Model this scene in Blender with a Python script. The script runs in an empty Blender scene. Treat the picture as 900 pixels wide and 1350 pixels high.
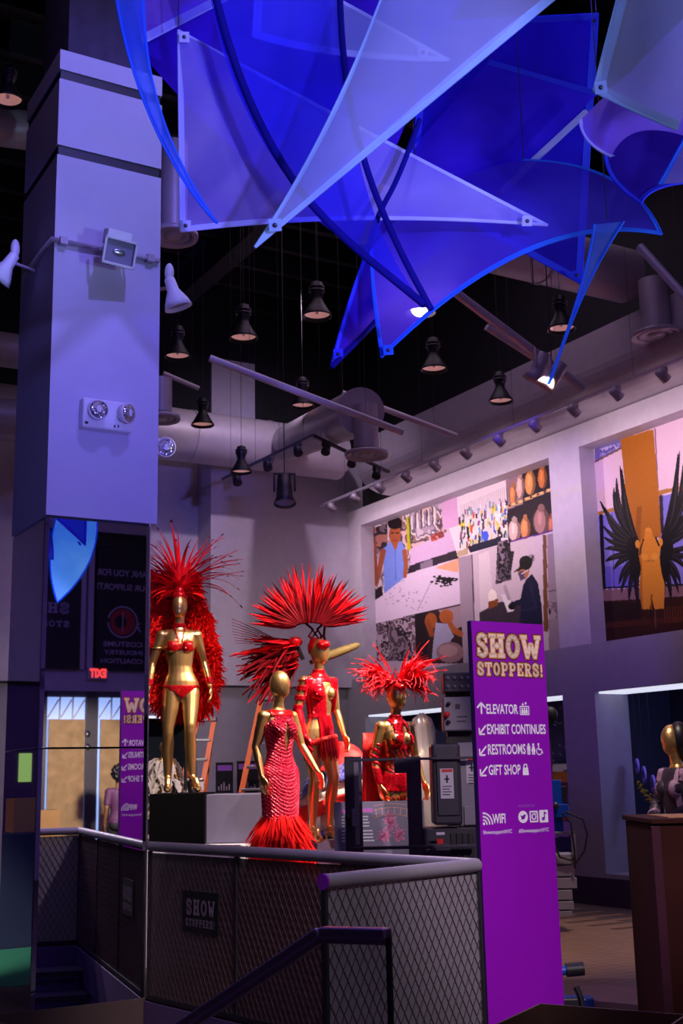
import bpy, bmesh, math, random
import numpy as np
from mathutils import Vector, Matrix
R_ = math.radians
random.seed(7); np.random.seed(7)
SC = bpy.context.scene
COL = SC.collection

# ------------------------------------------------------------------ camera
FPX = 1607.0
CAM = np.array([0, 0, 1.52])
_up = np.array([292-450, 6750+675, FPX], float); _up /= np.linalg.norm(_up)
_y = np.array([0, 0, 1.]) - _up[2]*_up; _y /= np.linalg.norm(_y)
_x = np.cross(_y, _up)
if _x[0] < 0: _x = -_x
B3 = np.array([_x, _y, _up])            # rows: world axes in camera coords (right, up, forward)
cam_d = bpy.data.cameras.new('camera'); cam_o = bpy.data.objects.new('camera', cam_d); COL.objects.link(cam_o)
cam_d.sensor_fit = 'VERTICAL'; cam_d.sensor_height = 36; cam_d.lens = 36*FPX/1350
cam_d.clip_start = .05; cam_d.clip_end = 200
rt, upv, fw = B3[:, 0], B3[:, 1], B3[:, 2]
m = Matrix.Identity(4)
for i in range(3):
    m[i][0] = rt[i]; m[i][1] = upv[i]; m[i][2] = -fw[i]; m[i][3] = CAM[i]
cam_o.matrix_world = m
SC.camera = cam_o
cam_d.dof.use_dof = True; cam_d.dof.focus_distance = 7.6; cam_d.dof.aperture_fstop = 6.5

# ------------------------------------------------------------------ view, world
SC.view_settings.view_transform = 'Standard'; SC.view_settings.look = 'None'
SC.view_settings.exposure = 0.0; SC.view_settings.gamma = 1.0
wd = bpy.data.worlds.new('world'); SC.world = wd; wd.use_nodes = True
wd.node_tree.nodes['Background'].inputs[0].default_value = (.30, .24, .5, 1)
wd.node_tree.nodes['Background'].inputs[1].default_value = .05

# ------------------------------------------------------------------ room frame: s runs along the back wall, t towards it
U = np.array([-.503, .864, 0]); U /= np.linalg.norm(U); V = np.array([U[1], -U[0], 0])
def ray(px, py):
    return B3 @ np.array([px-450, 675-py, FPX])
def W(px, py, Y):
    d = ray(px, py); return CAM + d*(Y/d[1])
def H(px, py, h):
    d = ray(px, py); return CAM + d*((h-CAM[2])/d[2])
def PS(px, py, s):
    d = ray(px, py); return CAM + d*(s/d.dot(V))
def PT(px, py, t):
    d = ray(px, py); return CAM + d*(t/d.dot(U))
def RC(s, t, z):
    return V*s + U*t + np.array([0, 0, z])
def st(P):
    P = np.array(P); return P.dot(V), P.dot(U), P[2]
def proj(P):
    c = B3.T @ (np.array(P)-CAM); return 450+FPX*c[0]/c[2], 675-FPX*c[1]/c[2]
TM = 8.718                               # plane of the pillar's mirror
def MIR(P):
    P = np.array(P, float); return P - 2*(P.dot(U)-TM)*U
SW, TB, TE, SL, ZC = 9.87, 16.77, -2.6, -9.0, 9.2

# ------------------------------------------------------------------ lamps
def spot(name, loc, tgt, power, col, ang=40, blend=.6, size=.08):
    l = bpy.data.lights.new(name, 'SPOT'); l.energy = power; l.color = col; l.spot_size = R_(ang); l.spot_blend = blend
    l.shadow_soft_size = size
    o = bpy.data.objects.new(name, l); COL.objects.link(o); o.location = Vector(loc)
    o.rotation_euler = (Vector(tgt)-Vector(loc)).to_track_quat('-Z', 'Y').to_euler(); return o
def area(name, loc, tgt, power, col, sx, sy=None, spread=180):
    l = bpy.data.lights.new(name, 'AREA'); l.energy = power; l.color = col; l.shape = 'RECTANGLE'; l.size = sx; l.size_y = sy or sx
    l.spread = R_(spread)
    o = bpy.data.objects.new(name, l); COL.objects.link(o); o.location = Vector(loc)
    o.rotation_euler = (Vector(tgt)-Vector(loc)).to_track_quat('-Z', 'Y').to_euler(); return o
def point(name, loc, power, col, size=.1):
    l = bpy.data.lights.new(name, 'POINT'); l.energy = power; l.color = col; l.shadow_soft_size = size
    o = bpy.data.objects.new(name, l); COL.objects.link(o); o.location = Vector(loc); return o
WARM, PINK, LIL, BLUE, VIO = (1, .80, .62), (1, .74, .80), (.50, .38, 1), (.06, .05, 1), (.55, .25, 1)
# mural wash from the track along the right wall
for tt in (15.6, 14.4, 13.2, 12.0, 10.4, 9.2, 8.0):
    spot('track_spot', RC(8.45, tt, 5.1), RC(SW+.1, tt+.05, 4.75), 95, PINK, 110, .9)
# stage lights on the costumes, two at the pipe lamps, one without a fixture
spot('stage_spot', W(728, 497, 10.2), W(330, 960, 11.3), 3400, WARM, 34, .5)
spot('stage_spot', W(714, 487, 10.2), W(505, 960, 11.2), 2800, WARM, 30, .5)
spot('stage_spot', RC(4.5, 5.6, 6.8), W(238, 900, 11.6), 1900, WARM, 24, .5)
# back wall wash
spot('wall_spot', RC(7.0, 12.5, 7.5), RC(8.2, TB, 4.5), 310, (.85, .66, .88), 90, .9)
spot('wall_spot', RC(4.5, 12.5, 3.4), RC(7.4, TB, 1.5), 300, (1, .86, .78), 90, .9)
# lilac spot on the pillar; added front light on the sign and the rails
spot('pillar_spot', RC(1.2, -1.8, 2.2), RC(3.05, TM, 4.9), 2300, (.21, .19, 1), 25, .5)
spot('pillar_top_spot', RC(3.1, 4.9, 8.6), RC(3.0, TM, 6.2), 520, (.21, .19, 1), 50, .7)  # added where the sails shade the upper pillar
spot('front_spot', RC(3.6, -.6, 5.2), RC(4.5, 5.8, 1.5), 1300, (1, .80, .95), 26, .7)
spot('rail_spot', RC(2.2, .6, 5.0), RC(3.4, 5.3, .9), 340, (1, .86, .92), 24, .8)
spot('sign_back_spot', RC(5.4, 9.2, 5.6), RC(4.5, 5.8, 1.5), 500, (1, .80, .95), 26, .7)  # added to brighten the sign's back for the mirror
# blue floods on the sails, added pale front fill, added spots for their wall spill
spot('sail_blue', RC(1.4, 6.8, 7.6), W(480, 160, 5), 210, (.12, .05, 1), 100, .6)
spot('sail_blue', RC(4.6, 7.0, 7.4), W(700, 200, 5), 210, (.12, .05, 1), 100, .6)
spot('sail_lilac', RC(2.0, .8, 2.2), W(340, 150, 5), 200, (.60, .50, 1), 44, .7)
spot('sail_lilac', RC(4.4, 1.6, 2.4), W(780, 140, 5), 120, (.52, .46, 1), 44, .7)
spot('sail_white', RC(1.0, 1.2, 5.8), W(560, 60, 4.2), 100, (.66, .75, 1), 60, .7)
spot('wall_blue', RC(4.8, 8.5, 6.5), RC(SW, 11.4, 4.9), 420, (.12, .06, 1), 16, .8)
spot('wall_blue', RC(4.8, 8.0, 6.3), RC(SW, 10.9, 2.6), 420, (.16, .06, 1), 22, .8)
point('niche_lamp', RC(SW+.75, 9.3, 2.2), 26, (.35, .38, 1), .15)  # added blue fill that tints the niche reveal
# added overhead panels for ambient fill, no such lamps hang here
area('house_light', RC(3, 5, 8.7), RC(3, 5, 0), 70, (.60, .40, 1), 6, 6)
area('house_light', RC(7, 10.5, 8.7), RC(7, 10.5, 0), 70, (.80, .55, .85), 4, 4)
spot('floor_spot', RC(8.3, 8.2, 5.1), H(800, 1240, 0), 480, (1, .78, .72), 50, .8)  # added to warm the visible stretch of floor
# warm interior light on the plywood by the entrance doors
spot('entrance_spot', RC(6.5, 1.2, 2.3), RC(6.5, TE, 1.2), 560, (1, .82, .62), 52, .5)
spot('niche_spot', RC(5.6, 6.3, 4.6), W(884, 985, 10.2), 420, WARM, 12, .6)  # added to light the niche mannequin's face from the front
spot('sail_cyan', RC(6.0, .6, 3.0), MIR(W(95, 720, 14.8)), 500, (.45, .7, 1), 40, .7)  # added to brighten the sail that the mirror shows
spot('label_spot', W(540, 700, 8.6), W(510, 1090, 9.9), 90, (1, .85, .95), 20, .7)  # added to lift the exhibit label out of the cage's shade


# ------------------------------------------------------------------ materials
def new_mat(name):
    m = bpy.data.materials.new(name); m.use_nodes = True
    nt = m.node_tree; b = nt.nodes['Principled BSDF']; return m, nt, b
def mat(name, col, rough=.5, metal=0, var=.12, scale=8, bump=0, bscale=60, emit=None, estr=0, spec=.5, coat=0):
    m, nt, b = new_mat(name)
    b.inputs['Roughness'].default_value = rough; b.inputs['Metallic'].default_value = metal
    b.inputs['Specular IOR Level'].default_value = spec
    b.inputs['Coat Weight'].default_value = coat
    tc = nt.nodes.new('ShaderNodeTexCoord'); n = nt.nodes.new('ShaderNodeTexNoise'); n.inputs['Scale'].default_value = scale
    n.inputs['Detail'].default_value = 4
    nt.links.new(tc.outputs['Object'], n.inputs['Vector'])
    mx = nt.nodes.new('ShaderNodeMix'); mx.data_type = 'RGBA'
    mx.inputs[6].default_value = tuple(max(0, c*(1-var)) for c in col)+(1,); mx.inputs[7].default_value = tuple(min(1, c*(1+var)) for c in col)+(1,)
    nt.links.new(n.outputs[0], mx.inputs[0]); nt.links.new(mx.outputs[2], b.inputs['Base Color'])
    if bump:
        n2 = nt.nodes.new('ShaderNodeTexNoise'); n2.inputs['Scale'].default_value = bscale
        nt.links.new(tc.outputs['Object'], n2.inputs['Vector'])
        bp = nt.nodes.new('ShaderNodeBump'); bp.inputs['Strength'].default_value = bump; bp.inputs['Distance'].default_value = .01
        nt.links.new(n2.outputs[0], bp.inputs['Height']); nt.links.new(bp.outputs[0], b.inputs['Normal'])
    if emit:
        b.inputs['Emission Color'].default_value = (*emit, 1); b.inputs['Emission Strength'].default_value = estr
    return m
def mat_print(name, rough=.5, spec=.3):
    m, nt, b = new_mat(name); a = nt.nodes.new('ShaderNodeVertexColor'); a.layer_name = 'print'
    nt.links.new(a.outputs[0], b.inputs['Base Color']); b.inputs['Roughness'].default_value = rough; b.inputs['Specular IOR Level'].default_value = spec
    return m
def mat_sequin(name, col, col2, scale=120, rough=.22, metal=.55):
    m, nt, b = new_mat(name); tc = nt.nodes.new('ShaderNodeTexCoord'); vo = nt.nodes.new('ShaderNodeTexVoronoi'); vo.inputs['Scale'].default_value = scale
    nt.links.new(tc.outputs['Object'], vo.inputs['Vector'])
    mx = nt.nodes.new('ShaderNodeMix'); mx.data_type = 'RGBA'; mx.inputs[6].default_value = (*col, 1); mx.inputs[7].default_value = (*col2, 1)
    sp = nt.nodes.new('ShaderNodeSeparateColor'); nt.links.new(vo.outputs['Color'], sp.inputs[0]); nt.links.new(sp.outputs[0], mx.inputs[0])
    nt.links.new(mx.outputs[2], b.inputs['Base Color']); b.inputs['Roughness'].default_value = rough; b.inputs['Metallic'].default_value = metal
    nm = nt.nodes.new('ShaderNodeBump'); nm.inputs['Strength'].default_value = .8; nm.inputs['Distance'].default_value = .006
    nt.links.new(sp.outputs[1], nm.inputs['Height']); nt.links.new(nm.outputs[0], b.inputs['Normal'])
    return m
def mat_fabric(name, col, thru=.35, col2=None, hang=1.0):
    m = bpy.data.materials.new(name); m.use_nodes = True; nt = m.node_tree; nt.nodes.clear()
    out = nt.nodes.new('ShaderNodeOutputMaterial'); tr = nt.nodes.new('ShaderNodeBsdfTransparent'); di = nt.nodes.new('ShaderNodeBsdfDiffuse'); tl = nt.nodes.new('ShaderNodeBsdfTranslucent')
    tc = nt.nodes.new('ShaderNodeTexCoord'); n = nt.nodes.new('ShaderNodeTexNoise'); n.inputs['Scale'].default_value = 1.6; n.inputs['Detail'].default_value = 3
    nt.links.new(tc.outputs['Object'], n.inputs['Vector'])
    rp = nt.nodes.new('ShaderNodeMapRange'); rp.inputs[1].default_value = .36; rp.inputs[2].default_value = .66; nt.links.new(n.outputs[0], rp.inputs[0])
    mx = nt.nodes.new('ShaderNodeMix'); mx.data_type = 'RGBA'; mx.inputs[6].default_value = (*col, 1); mx.inputs[7].default_value = (*(col2 or tuple(min(1, c*1.35) for c in col)), 1)
    nt.links.new(rp.outputs[0], mx.inputs[0])
    for sh in (di, tl): nt.links.new(mx.outputs[2], sh.inputs[0])
    a = nt.nodes.new('ShaderNodeMixShader'); a.inputs[0].default_value = .55; nt.links.new(di.outputs[0], a.inputs[1]); nt.links.new(tl.outputs[0], a.inputs[2])
    c = nt.nodes.new('ShaderNodeMixShader'); c.inputs[0].default_value = 1-thru; nt.links.new(tr.outputs[0], c.inputs[1]); nt.links.new(a.outputs[0], c.inputs[2])
    tr.inputs[0].default_value = tuple(min(1, .25+.75*x) for x in (col2 or col))+(1,)
    nt.links.new(c.outputs[0], out.inputs[0]); return m
def mat_glass(name, col, fac=.8, rough=.1):
    m = bpy.data.materials.new(name); m.use_nodes = True; nt = m.node_tree; nt.nodes.clear()
    out = nt.nodes.new('ShaderNodeOutputMaterial'); tr = nt.nodes.new('ShaderNodeBsdfTransparent'); g = nt.nodes.new('ShaderNodeBsdfGlossy'); d = nt.nodes.new('ShaderNodeBsdfDiffuse')
    g.inputs['Roughness'].default_value = rough; d.inputs[0].default_value = (*col, 1); tr.inputs[0].default_value = (.9, .9, .95, 1)
    a = nt.nodes.new('ShaderNodeMixShader'); a.inputs[0].default_value = .25; nt.links.new(d.outputs[0], a.inputs[1]); nt.links.new(g.outputs[0], a.inputs[2])
    c = nt.nodes.new('ShaderNodeMixShader'); c.inputs[0].default_value = 1-fac; nt.links.new(tr.outputs[0], c.inputs[1]); nt.links.new(a.outputs[0], c.inputs[2])
    nt.links.new(c.outputs[0], out.inputs[0]); return m
M = {}
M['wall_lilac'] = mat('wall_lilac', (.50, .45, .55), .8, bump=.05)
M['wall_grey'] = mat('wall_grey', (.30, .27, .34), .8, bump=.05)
M['wall_purple'] = mat('wall_purple', (.13, .07, .2), .7)
M['pillar'] = mat('pillar_paint', (.55, .52, .66), .65, bump=.06, bscale=25, var=.05)
M['black'] = mat('black_paint', (.008, .007, .01), .5)
M['deck'] = mat('ceiling_black', (.012, .011, .016), .9)
M['joist'] = mat('joist_black', (.010, .010, .014), .7)
M['mirror'] = mat('mirror_glass', (.78, .80, .84), .015, 1, var=.01)
M['steel'] = mat('brushed_steel', (.55, .54, .58), .32, 1)
M['rail'] = mat('rail_aluminium', (.34, .31, .36), .42, .35, bump=.1)
M['darkmetal'] = mat('dark_metal', (.05, .045, .06), .4, .5)
M['duct'] = mat('duct_paint', (.42, .37, .44), .45, .2, bump=.08, bscale=12)
M['navy'] = mat('navy_backdrop', (.010, .011, .035), .8)
M['plum'] = mat('plum_base', (.035, .012, .055), .6)
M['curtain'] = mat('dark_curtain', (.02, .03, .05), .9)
M['white'] = mat('white_enamel', (.8, .8, .84), .4)
M['striplight'] = mat('strip_light', (.8, .8, .9), .5, emit=(.80, .84, 1), estr=.85)
M['gold'] = mat('gold_lacquer', (.82, .50, .19), .30, .9, var=.1)
M['red'] = mat('red_fabric', (.75, .012, .015), .6)
M['redseq'] = mat_sequin('red_sequins', (.75, .005, .02), (.35, .0, .01), 90)

# ------------------------------------------------------------------ mesh builder
class MB:
    def __init__(s): s.v = []; s.f = []; s.sm = []
    def add(s, vs, fs, smooth=False):
        b = len(s.v); s.v += [tuple(map(float, p)) for p in vs]; s.f += [tuple(b+i for i in f) for f in fs]; s.sm += [smooth]*len(fs)
    def box(s, c, size, ax=None):
        c = np.array(c, float); ax = np.eye(3) if ax is None else np.array(ax, float); h = np.array(size)/2
        vs = [c+ax[0]*h[0]*i+ax[1]*h[1]*j+ax[2]*h[2]*k for i in (-1, 1) for j in (-1, 1) for k in (-1, 1)]
        s.add(vs, [(0, 1, 3, 2), (4, 6, 7, 5), (0, 4, 5, 1), (2, 3, 7, 6), (0, 2, 6, 4), (1, 5, 7, 3)])
    def rbox(s, s0, s1, t0, t1, z0, z1):           # box in room coordinates
        s.box(RC((s0+s1)/2, (t0+t1)/2, (z0+z1)/2), (abs(s1-s0), abs(t1-t0), abs(z1-z0)), RAX)
    def tube(s, pts, r, n=10, cap=True, smooth=True):
        pts = [np.array(p, float) for p in pts]; rs = r if hasattr(r, '__len__') else [r]*len(pts)
        vs = []; prev = None
        for i, p in enumerate(pts):
            d = pts[min(i+1, len(pts)-1)]-pts[max(i-1, 0)]; d = d/(np.linalg.norm(d)+1e-9)
            if prev is None:
                a = np.array([0, 0, 1.]) if abs(d[2]) < .9 else np.array([1., 0, 0]); e = np.cross(d, a)
            else: e = prev-d*prev.dot(d)
            e /= np.linalg.norm(e)+1e-9; g = np.cross(d, e); prev = e
            vs += [p+rs[i]*(e*math.cos(2*math.pi*k/n)+g*math.sin(2*math.pi*k/n)) for k in range(n)]
        fs = [(i*n+k, i*n+(k+1) % n, (i+1)*n+(k+1) % n, (i+1)*n+k) for i in range(len(pts)-1) for k in range(n)]
        s.add(vs, fs, smooth)
        if cap: s.add(vs[:n], [tuple(range(n))[::-1]]); s.add(vs[-n:], [tuple(range(n))])
    def lathe(s, c, prof, n=20, ax=None, smooth=True):   # prof: (r, h) along axis ax[2]
        c = np.array(c, float); ax = np.eye(3) if ax is None else np.array(ax, float); vs = []
        for r, h in prof:
            vs += [c+ax[2]*h+r*(ax[0]*math.cos(2*math.pi*k/n)+ax[1]*math.sin(2*math.pi*k/n)) for k in range(n)]
        s.add(vs, [(i*n+k, i*n+(k+1) % n, (i+1)*n+(k+1) % n, (i+1)*n+k) for i in range(len(prof)-1) for k in range(n)], smooth)
    def ell(s, c, r, ax=None, n=16, m=10):
        prof = [(math.sin(math.pi*i/m), -math.cos(math.pi*i/m)) for i in range(m+1)]
        c = np.array(c, float); ax = np.eye(3) if ax is None else np.array(ax, float); vs = []
        for a, h in prof:
            vs += [c+ax[2]*h*r[2]+max(a, .001)*(ax[0]*r[0]*math.cos(2*math.pi*k/n)+ax[1]*r[1]*math.sin(2*math.pi*k/n)) for k in range(n)]
        s.add(vs, [(i*n+k, i*n+(k+1) % n, (i+1)*n+(k+1) % n, (i+1)*n+k) for i in range(m) for k in range(n)], True)
        s.add(vs[:n], [tuple(range(n))[::-1]]); s.add(vs[-n:], [tuple(range(n))])
    def prism(s, poly, o, ax, th):                  # 2-D polygon on plane (ax0, ax1) at o, thickness th along ax2
        o = np.array(o, float); a, b, c = [np.array(q, float) for q in ax]; n = len(poly)
        vs = [o+a*x+b*y for x, y in poly]+[o+a*x+b*y+c*th for x, y in poly]
        s.add(vs, [tuple(range(n))[::-1], tuple(range(n, 2*n))]+[(i, (i+1) % n, n+(i+1) % n, n+i) for i in range(n)])
    def sheet(s, P, smooth=True):                   # P: (n, m, 3) grid
        n, m = P.shape[:2]
        s.add(P.reshape(-1, 3), [(i*m+j, i*m+j+1, (i+1)*m+j+1, (i+1)*m+j) for i in range(n-1) for j in range(m-1)], smooth)
    def mesh(s, name, off=(0, 0, 0)):
        me = bpy.data.meshes.new(name); o = np.array(off, float)
        me.from_pydata([tuple(np.array(p)-o) for p in s.v], [], s.f); me.polygons.foreach_set('use_smooth', s.sm); me.update(); return me
    def build(s, name, mt, parent=None, local=False):
        if parent is None:
            a = np.array(s.v); off = np.array([(a[:, 0].min()+a[:, 0].max())/2, (a[:, 1].min()+a[:, 1].max())/2, a[:, 2].min()])
        else: off = np.zeros(3) if local else np.array(parent['_o'] if '_o' in parent else (0, 0, 0))
        me = s.mesh(name, off); me.materials.append(M[mt] if isinstance(mt, str) else mt)
        o = bpy.data.objects.new(name, me); COL.objects.link(o)
        if parent is not None: o.parent = parent; o['_o'] = [float(x) for x in off]
        else: o.location = off; o['_o'] = [float(x) for x in off]
        return o
RAX = np.array([V, U, [0, 0, 1]])
def bev(o, w=.004, seg=2):
    md = o.modifiers.new('bevel', 'BEVEL'); md.width = w; md.segments = seg; md.limit_method = 'ANGLE'; return o
def tag(o, label, cat, group=None, kind=None):
    o['label'] = label; o['category'] = cat
    if group: o['group'] = group
    if kind: o['kind'] = kind
    return o
def thing(name, label, cat, loc, rotz=0, group=None):
    o = bpy.data.objects.new(name, None); COL.objects.link(o); o.empty_display_size = .1
    o.location = Vector([float(x) for x in loc]); o.rotation_euler = (0, 0, rotz); o['_o'] = [float(x) for x in loc]
    return tag(o, label, cat, group)
def struct(name, mb, mt, parent=None):
    o = mb.build(name, mt, parent)
    if parent is None: o['kind'] = 'structure'
    return o
def inst(name, me, parent, loc=(0, 0, 0), rot=None, scale=None):   # object sharing mesh data, local to its parent
    o = bpy.data.objects.new(name, me); COL.objects.link(o); o.parent = parent; o.location = loc
    if rot is not None: o.rotation_euler = rot
    if scale is not None: o.scale = scale
    return o
def copy_tree(o, parent=None):
    c = o.copy(); COL.objects.link(c)
    if parent is not None: c.parent = parent
    for ch in list(o.children): copy_tree(ch, c)
    return c

# ================================================================== SETTING
# floor with the stairwell left open
fl = MB()
cN, cC = st(H(427, 1155, 1.07)), st(H(628, 1134, 1.07)); cM = (3.388, TM)      # near end, corner, mirror end of the guard rail
dv = np.array([cM[0]-cC[0], cM[1]-cC[1]]); dv /= np.linalg.norm(dv)
nN = np.array(cN[:2]); nC = np.array(cC[:2]); nM = np.array(cM)
# where the near side of the well (parallel to the far rail) meets the pillar plane
k = (TM-nN[1])/dv[1]; nP = nN+dv*k
def slab(poly, z0, z1, mb):
    n = len(poly); vs = [RC(a, b, z1) for a, b in poly]+[RC(a, b, z0) for a, b in poly]
    mb.add(vs, [tuple(range(n)), tuple(range(2*n-1, n-1, -1))]+[(i, n+i, n+(i+1) % n, (i+1) % n) for i in range(n)])
def well_poly():
    return [(nN[0], nN[1]), (nC[0], nC[1]), (nM[0], nM[1]), (nP[0], nP[1])]
S0, S1, T0, T1 = SL-.5, SW+.9, TE-.5, TB+.9
slab([(S0, T0), (S1, T0), (S1, nN[1]), (nN[0], nN[1]), (S0, nN[1])], -.3, 0, fl)
slab([(nC[0], nC[1]), (nN[0], nN[1]), (S1, nN[1]), (S1, T1), (nC[0], T1)][::-1], -.3, 0, fl)
slab([(nC[0], nC[1]), (nC[0], T1), (S0, T1), (S0, TM), (nM[0], TM)], -.3, 0, fl) if False else None
slab([(S0, TM), (nM[0], TM), (nC[0], TM), (nC[0], T1), (S0, T1)], -.3, 0, fl)
slab([(nM[0], TM), (nC[0], nC[1]), (nC[0], TM)], -.3, 0, fl)
slab([(S0, nN[1]), (nN[0], nN[1]), (nP[0], TM), (S0, TM)], -.3, 0, fl)
m, nt, b = new_mat('floor_boards'); M['floor'] = m
tc = nt.nodes.new('ShaderNodeTexCoord'); mp = nt.nodes.new('ShaderNodeMapping'); mp.inputs['Rotation'].default_value = (0, 0, R_(-30)); mp.inputs['Scale'].default_value = (1.2, 14, 1)
n1 = nt.nodes.new('ShaderNodeTexNoise'); n1.inputs['Scale'].default_value = 3; n1.inputs['Detail'].default_value = 6
cr = nt.nodes.new('ShaderNodeValToRGB'); cr.color_ramp.elements[0].position = .3; cr.color_ramp.elements[0].color = (.16, .085, .05, 1); cr.color_ramp.elements[1].position = .7; cr.color_ramp.elements[1].color = (.36, .21, .13, 1)
nt.links.new(tc.outputs['Object'], mp.inputs[0]); nt.links.new(mp.outputs[0], n1.inputs['Vector']); nt.links.new(n1.outputs[0], cr.inputs[0]); nt.links.new(cr.outputs[0], b.inputs['Base Color']); b.inputs['Roughness'].default_value = .38
M['subfloor'] = mat('subfloor', (.1, .06, .05), .6)
floor = struct('floor', fl, 'subfloor')
# boards laid along V, in the stretch of floor the camera sees
mbp = MB(); bw, bl = .115, 1.5
mbp.box((0, 0, .004), (bl-.003, bw-.003, .008)); bme = mbp.mesh('plank'); bme.materials.append(M['floor'])
ang = math.atan2(V[1], V[0])
cnt = 0
for r in range(54):
    t = 5.55+r*bw
    for c in range(4):
        s = 4.2+c*bl+(r % 3)*.5
        if s+bl/2 > SW-.02 or s-bl/2 < nC[0]+.3: continue
        p = RC(s, t, 0); off = np.array(floor['_o'])
        o = inst('floor_board', bme, floor, Vector([p[0]-off[0], p[1]-off[1], -off[2]]), (0, 0, ang)); cnt += 1
# slab fascia under the guard rails
fa = MB()
def fascia(a, b, z0, z1, th, mb):
    a = RC(a[0], a[1], 0); b = RC(b[0], b[1], 0); d = b-a; L = np.linalg.norm(d); d /= L; nn = np.array([-d[1], d[0], 0])
    c = (a+b)/2; mb.box((c[0], c[1], (z0+z1)/2), (L, th, z1-z0), (d, nn, np.array([0, 0, 1])))
M['fascia'] = mat('fascia_purple', (.16, .09, .24), .55)
fascia(nC, nM, -.32, -.02, .06, fa); fascia(nC, nN, -.32, -.02, .06, fa)
struct('trim_1', fa, 'fascia')
fb = MB(); fascia(nC, nM, -3, -.32, .04, fb); fascia(nC, nN, -3, -.32, .04, fb); fascia(nN, nP, -3, -.02, .04, fb)
struct('wall_stairwell', fb, 'fascia')
# stairs going down towards the pillar
sw = np.array([nN[0]-nP[0], nN[1]-nP[1]]); sdir = dv
stp = MB()
for i in range(12):
    a = nN+sdir*(.3+i*.28)+np.array([.0, .0]); w = nC-nN
    z = -.17*(i+1)
    p = [a, a+sdir*.3, a+sdir*.3+w, a+w]
    slab([tuple(q) for q in p][::-1], z-.05, z, stp)
M['tread'] = mat('stair_tread', (.05, .04, .06), .6)
struct('stairs', stp, 'tread')

# ---- right-hand wall with picture recesses above a ledge and lit niches below
D1, D2 = .27, 1.3
wr = MB(); wr2 = MB(); bd = MB()
bays = [(11.68, 16.36), (4.6, 11.10), (-2.0, 4.0)]
edges = [TB+.1] + [x for b in bays for x in (b[1], b[0])] + [TE]
# piers
for i in range(0, len(edges), 2):
    wr.rbox(SW, SW+D1+.25, edges[i+1], edges[i], 3.0, 5.71)
for a, b_ in bays:
    wr.rbox(SW, SW+D1+.25, a, b_, 5.43, 5.71)
    wr.rbox(SW+D1, SW+D1+.25, a, b_, 3.0, 5.43)
struct('wall_right', wr, 'wall_lilac')
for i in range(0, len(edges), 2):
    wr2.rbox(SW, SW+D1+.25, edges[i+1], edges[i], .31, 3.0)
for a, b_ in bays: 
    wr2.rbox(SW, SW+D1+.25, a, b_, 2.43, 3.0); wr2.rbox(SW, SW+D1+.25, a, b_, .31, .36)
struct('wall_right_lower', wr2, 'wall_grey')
bd.rbox(SW-.012, SW+D1, TE, TB, 0, .31); struct('baseboard_right', bd, 'plum')
nb = MB()
for a, b_ in bays:
    nb.rbox(SW+D2, SW+D2+.05, a-.1, b_+.1, .3, 2.6)
    nb.rbox(SW+D1+.25, SW+D2, a-.15, a-.1, .3, 2.6); nb.rbox(SW+D1+.25, SW+D2, b_+.1, b_+.15, .3, 2.6)
    nb.rbox(SW+D1+.25, SW+D2, a-.1, b_+.1, .3, .36); nb.rbox(SW+D1+.25, SW+D2, a-.1, b_+.1, 2.55, 2.6)
struct('wall_niche', nb, 'navy')
for i, (a, b_) in enumerate(bays[:2]):
    ls = MB(); ls.rbox(SW+.05, SW+.46, a+.02, b_-.02, 2.405, 2.43)  # strip made wide so its glow also paints the lit soffit
    o = ls.build('strip_light', 'striplight'); tag(o, ['long white strip light at the top of the niche behind the purple sign', 'white strip light over the dark niche at the far right'][i], 'light')
# ---- back wall
wb = MB(); wb2 = MB()
wb.rbox(SL, SW+.5, TB+.5, TB+.6, 3.0, 6.8)                     # recessed part
wb.rbox(7.45, SW+.5, TB, TB+.5, 3.0, 6.8); wb.rbox(7.45, 8.2, TB-.02, TB+.5, 6.8, 8.0)                      # projecting part beside the corner
wb.rbox(SL, SW+.5, TB-.02, TB+.5, 2.88, 3.02)                 # ledge
struct('wall_back', wb, 'wall_lilac')
wu = MB(); wu.rbox(SL, SW+1.2, TB+.02, TB+.6, 6.8, ZC); struct('wall_back_upper', wu, 'deck')
wu = MB(); wu.rbox(SW+.3, SW+1.2, TE, TB, 5.75, ZC); struct('wall_right_upper', wu, 'deck')
nd0, nd1 = 4.6, 7.30
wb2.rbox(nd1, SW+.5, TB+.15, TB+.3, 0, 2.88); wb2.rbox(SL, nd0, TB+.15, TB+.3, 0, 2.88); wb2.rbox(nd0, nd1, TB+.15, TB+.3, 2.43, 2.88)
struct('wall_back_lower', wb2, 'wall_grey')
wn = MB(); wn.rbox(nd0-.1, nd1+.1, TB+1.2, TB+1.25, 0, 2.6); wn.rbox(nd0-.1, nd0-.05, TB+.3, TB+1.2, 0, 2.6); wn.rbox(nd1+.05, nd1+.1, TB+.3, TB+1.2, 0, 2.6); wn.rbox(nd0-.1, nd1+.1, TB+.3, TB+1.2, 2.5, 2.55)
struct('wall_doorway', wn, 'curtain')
ls = MB(); ls.rbox(nd0+.1, nd1-.05, TB+.16, TB+.3, 2.40, 2.43); tag(ls.build('strip_light', 'striplight'), 'white strip light over the doorway behind the left gold mannequin', 'light')
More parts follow.
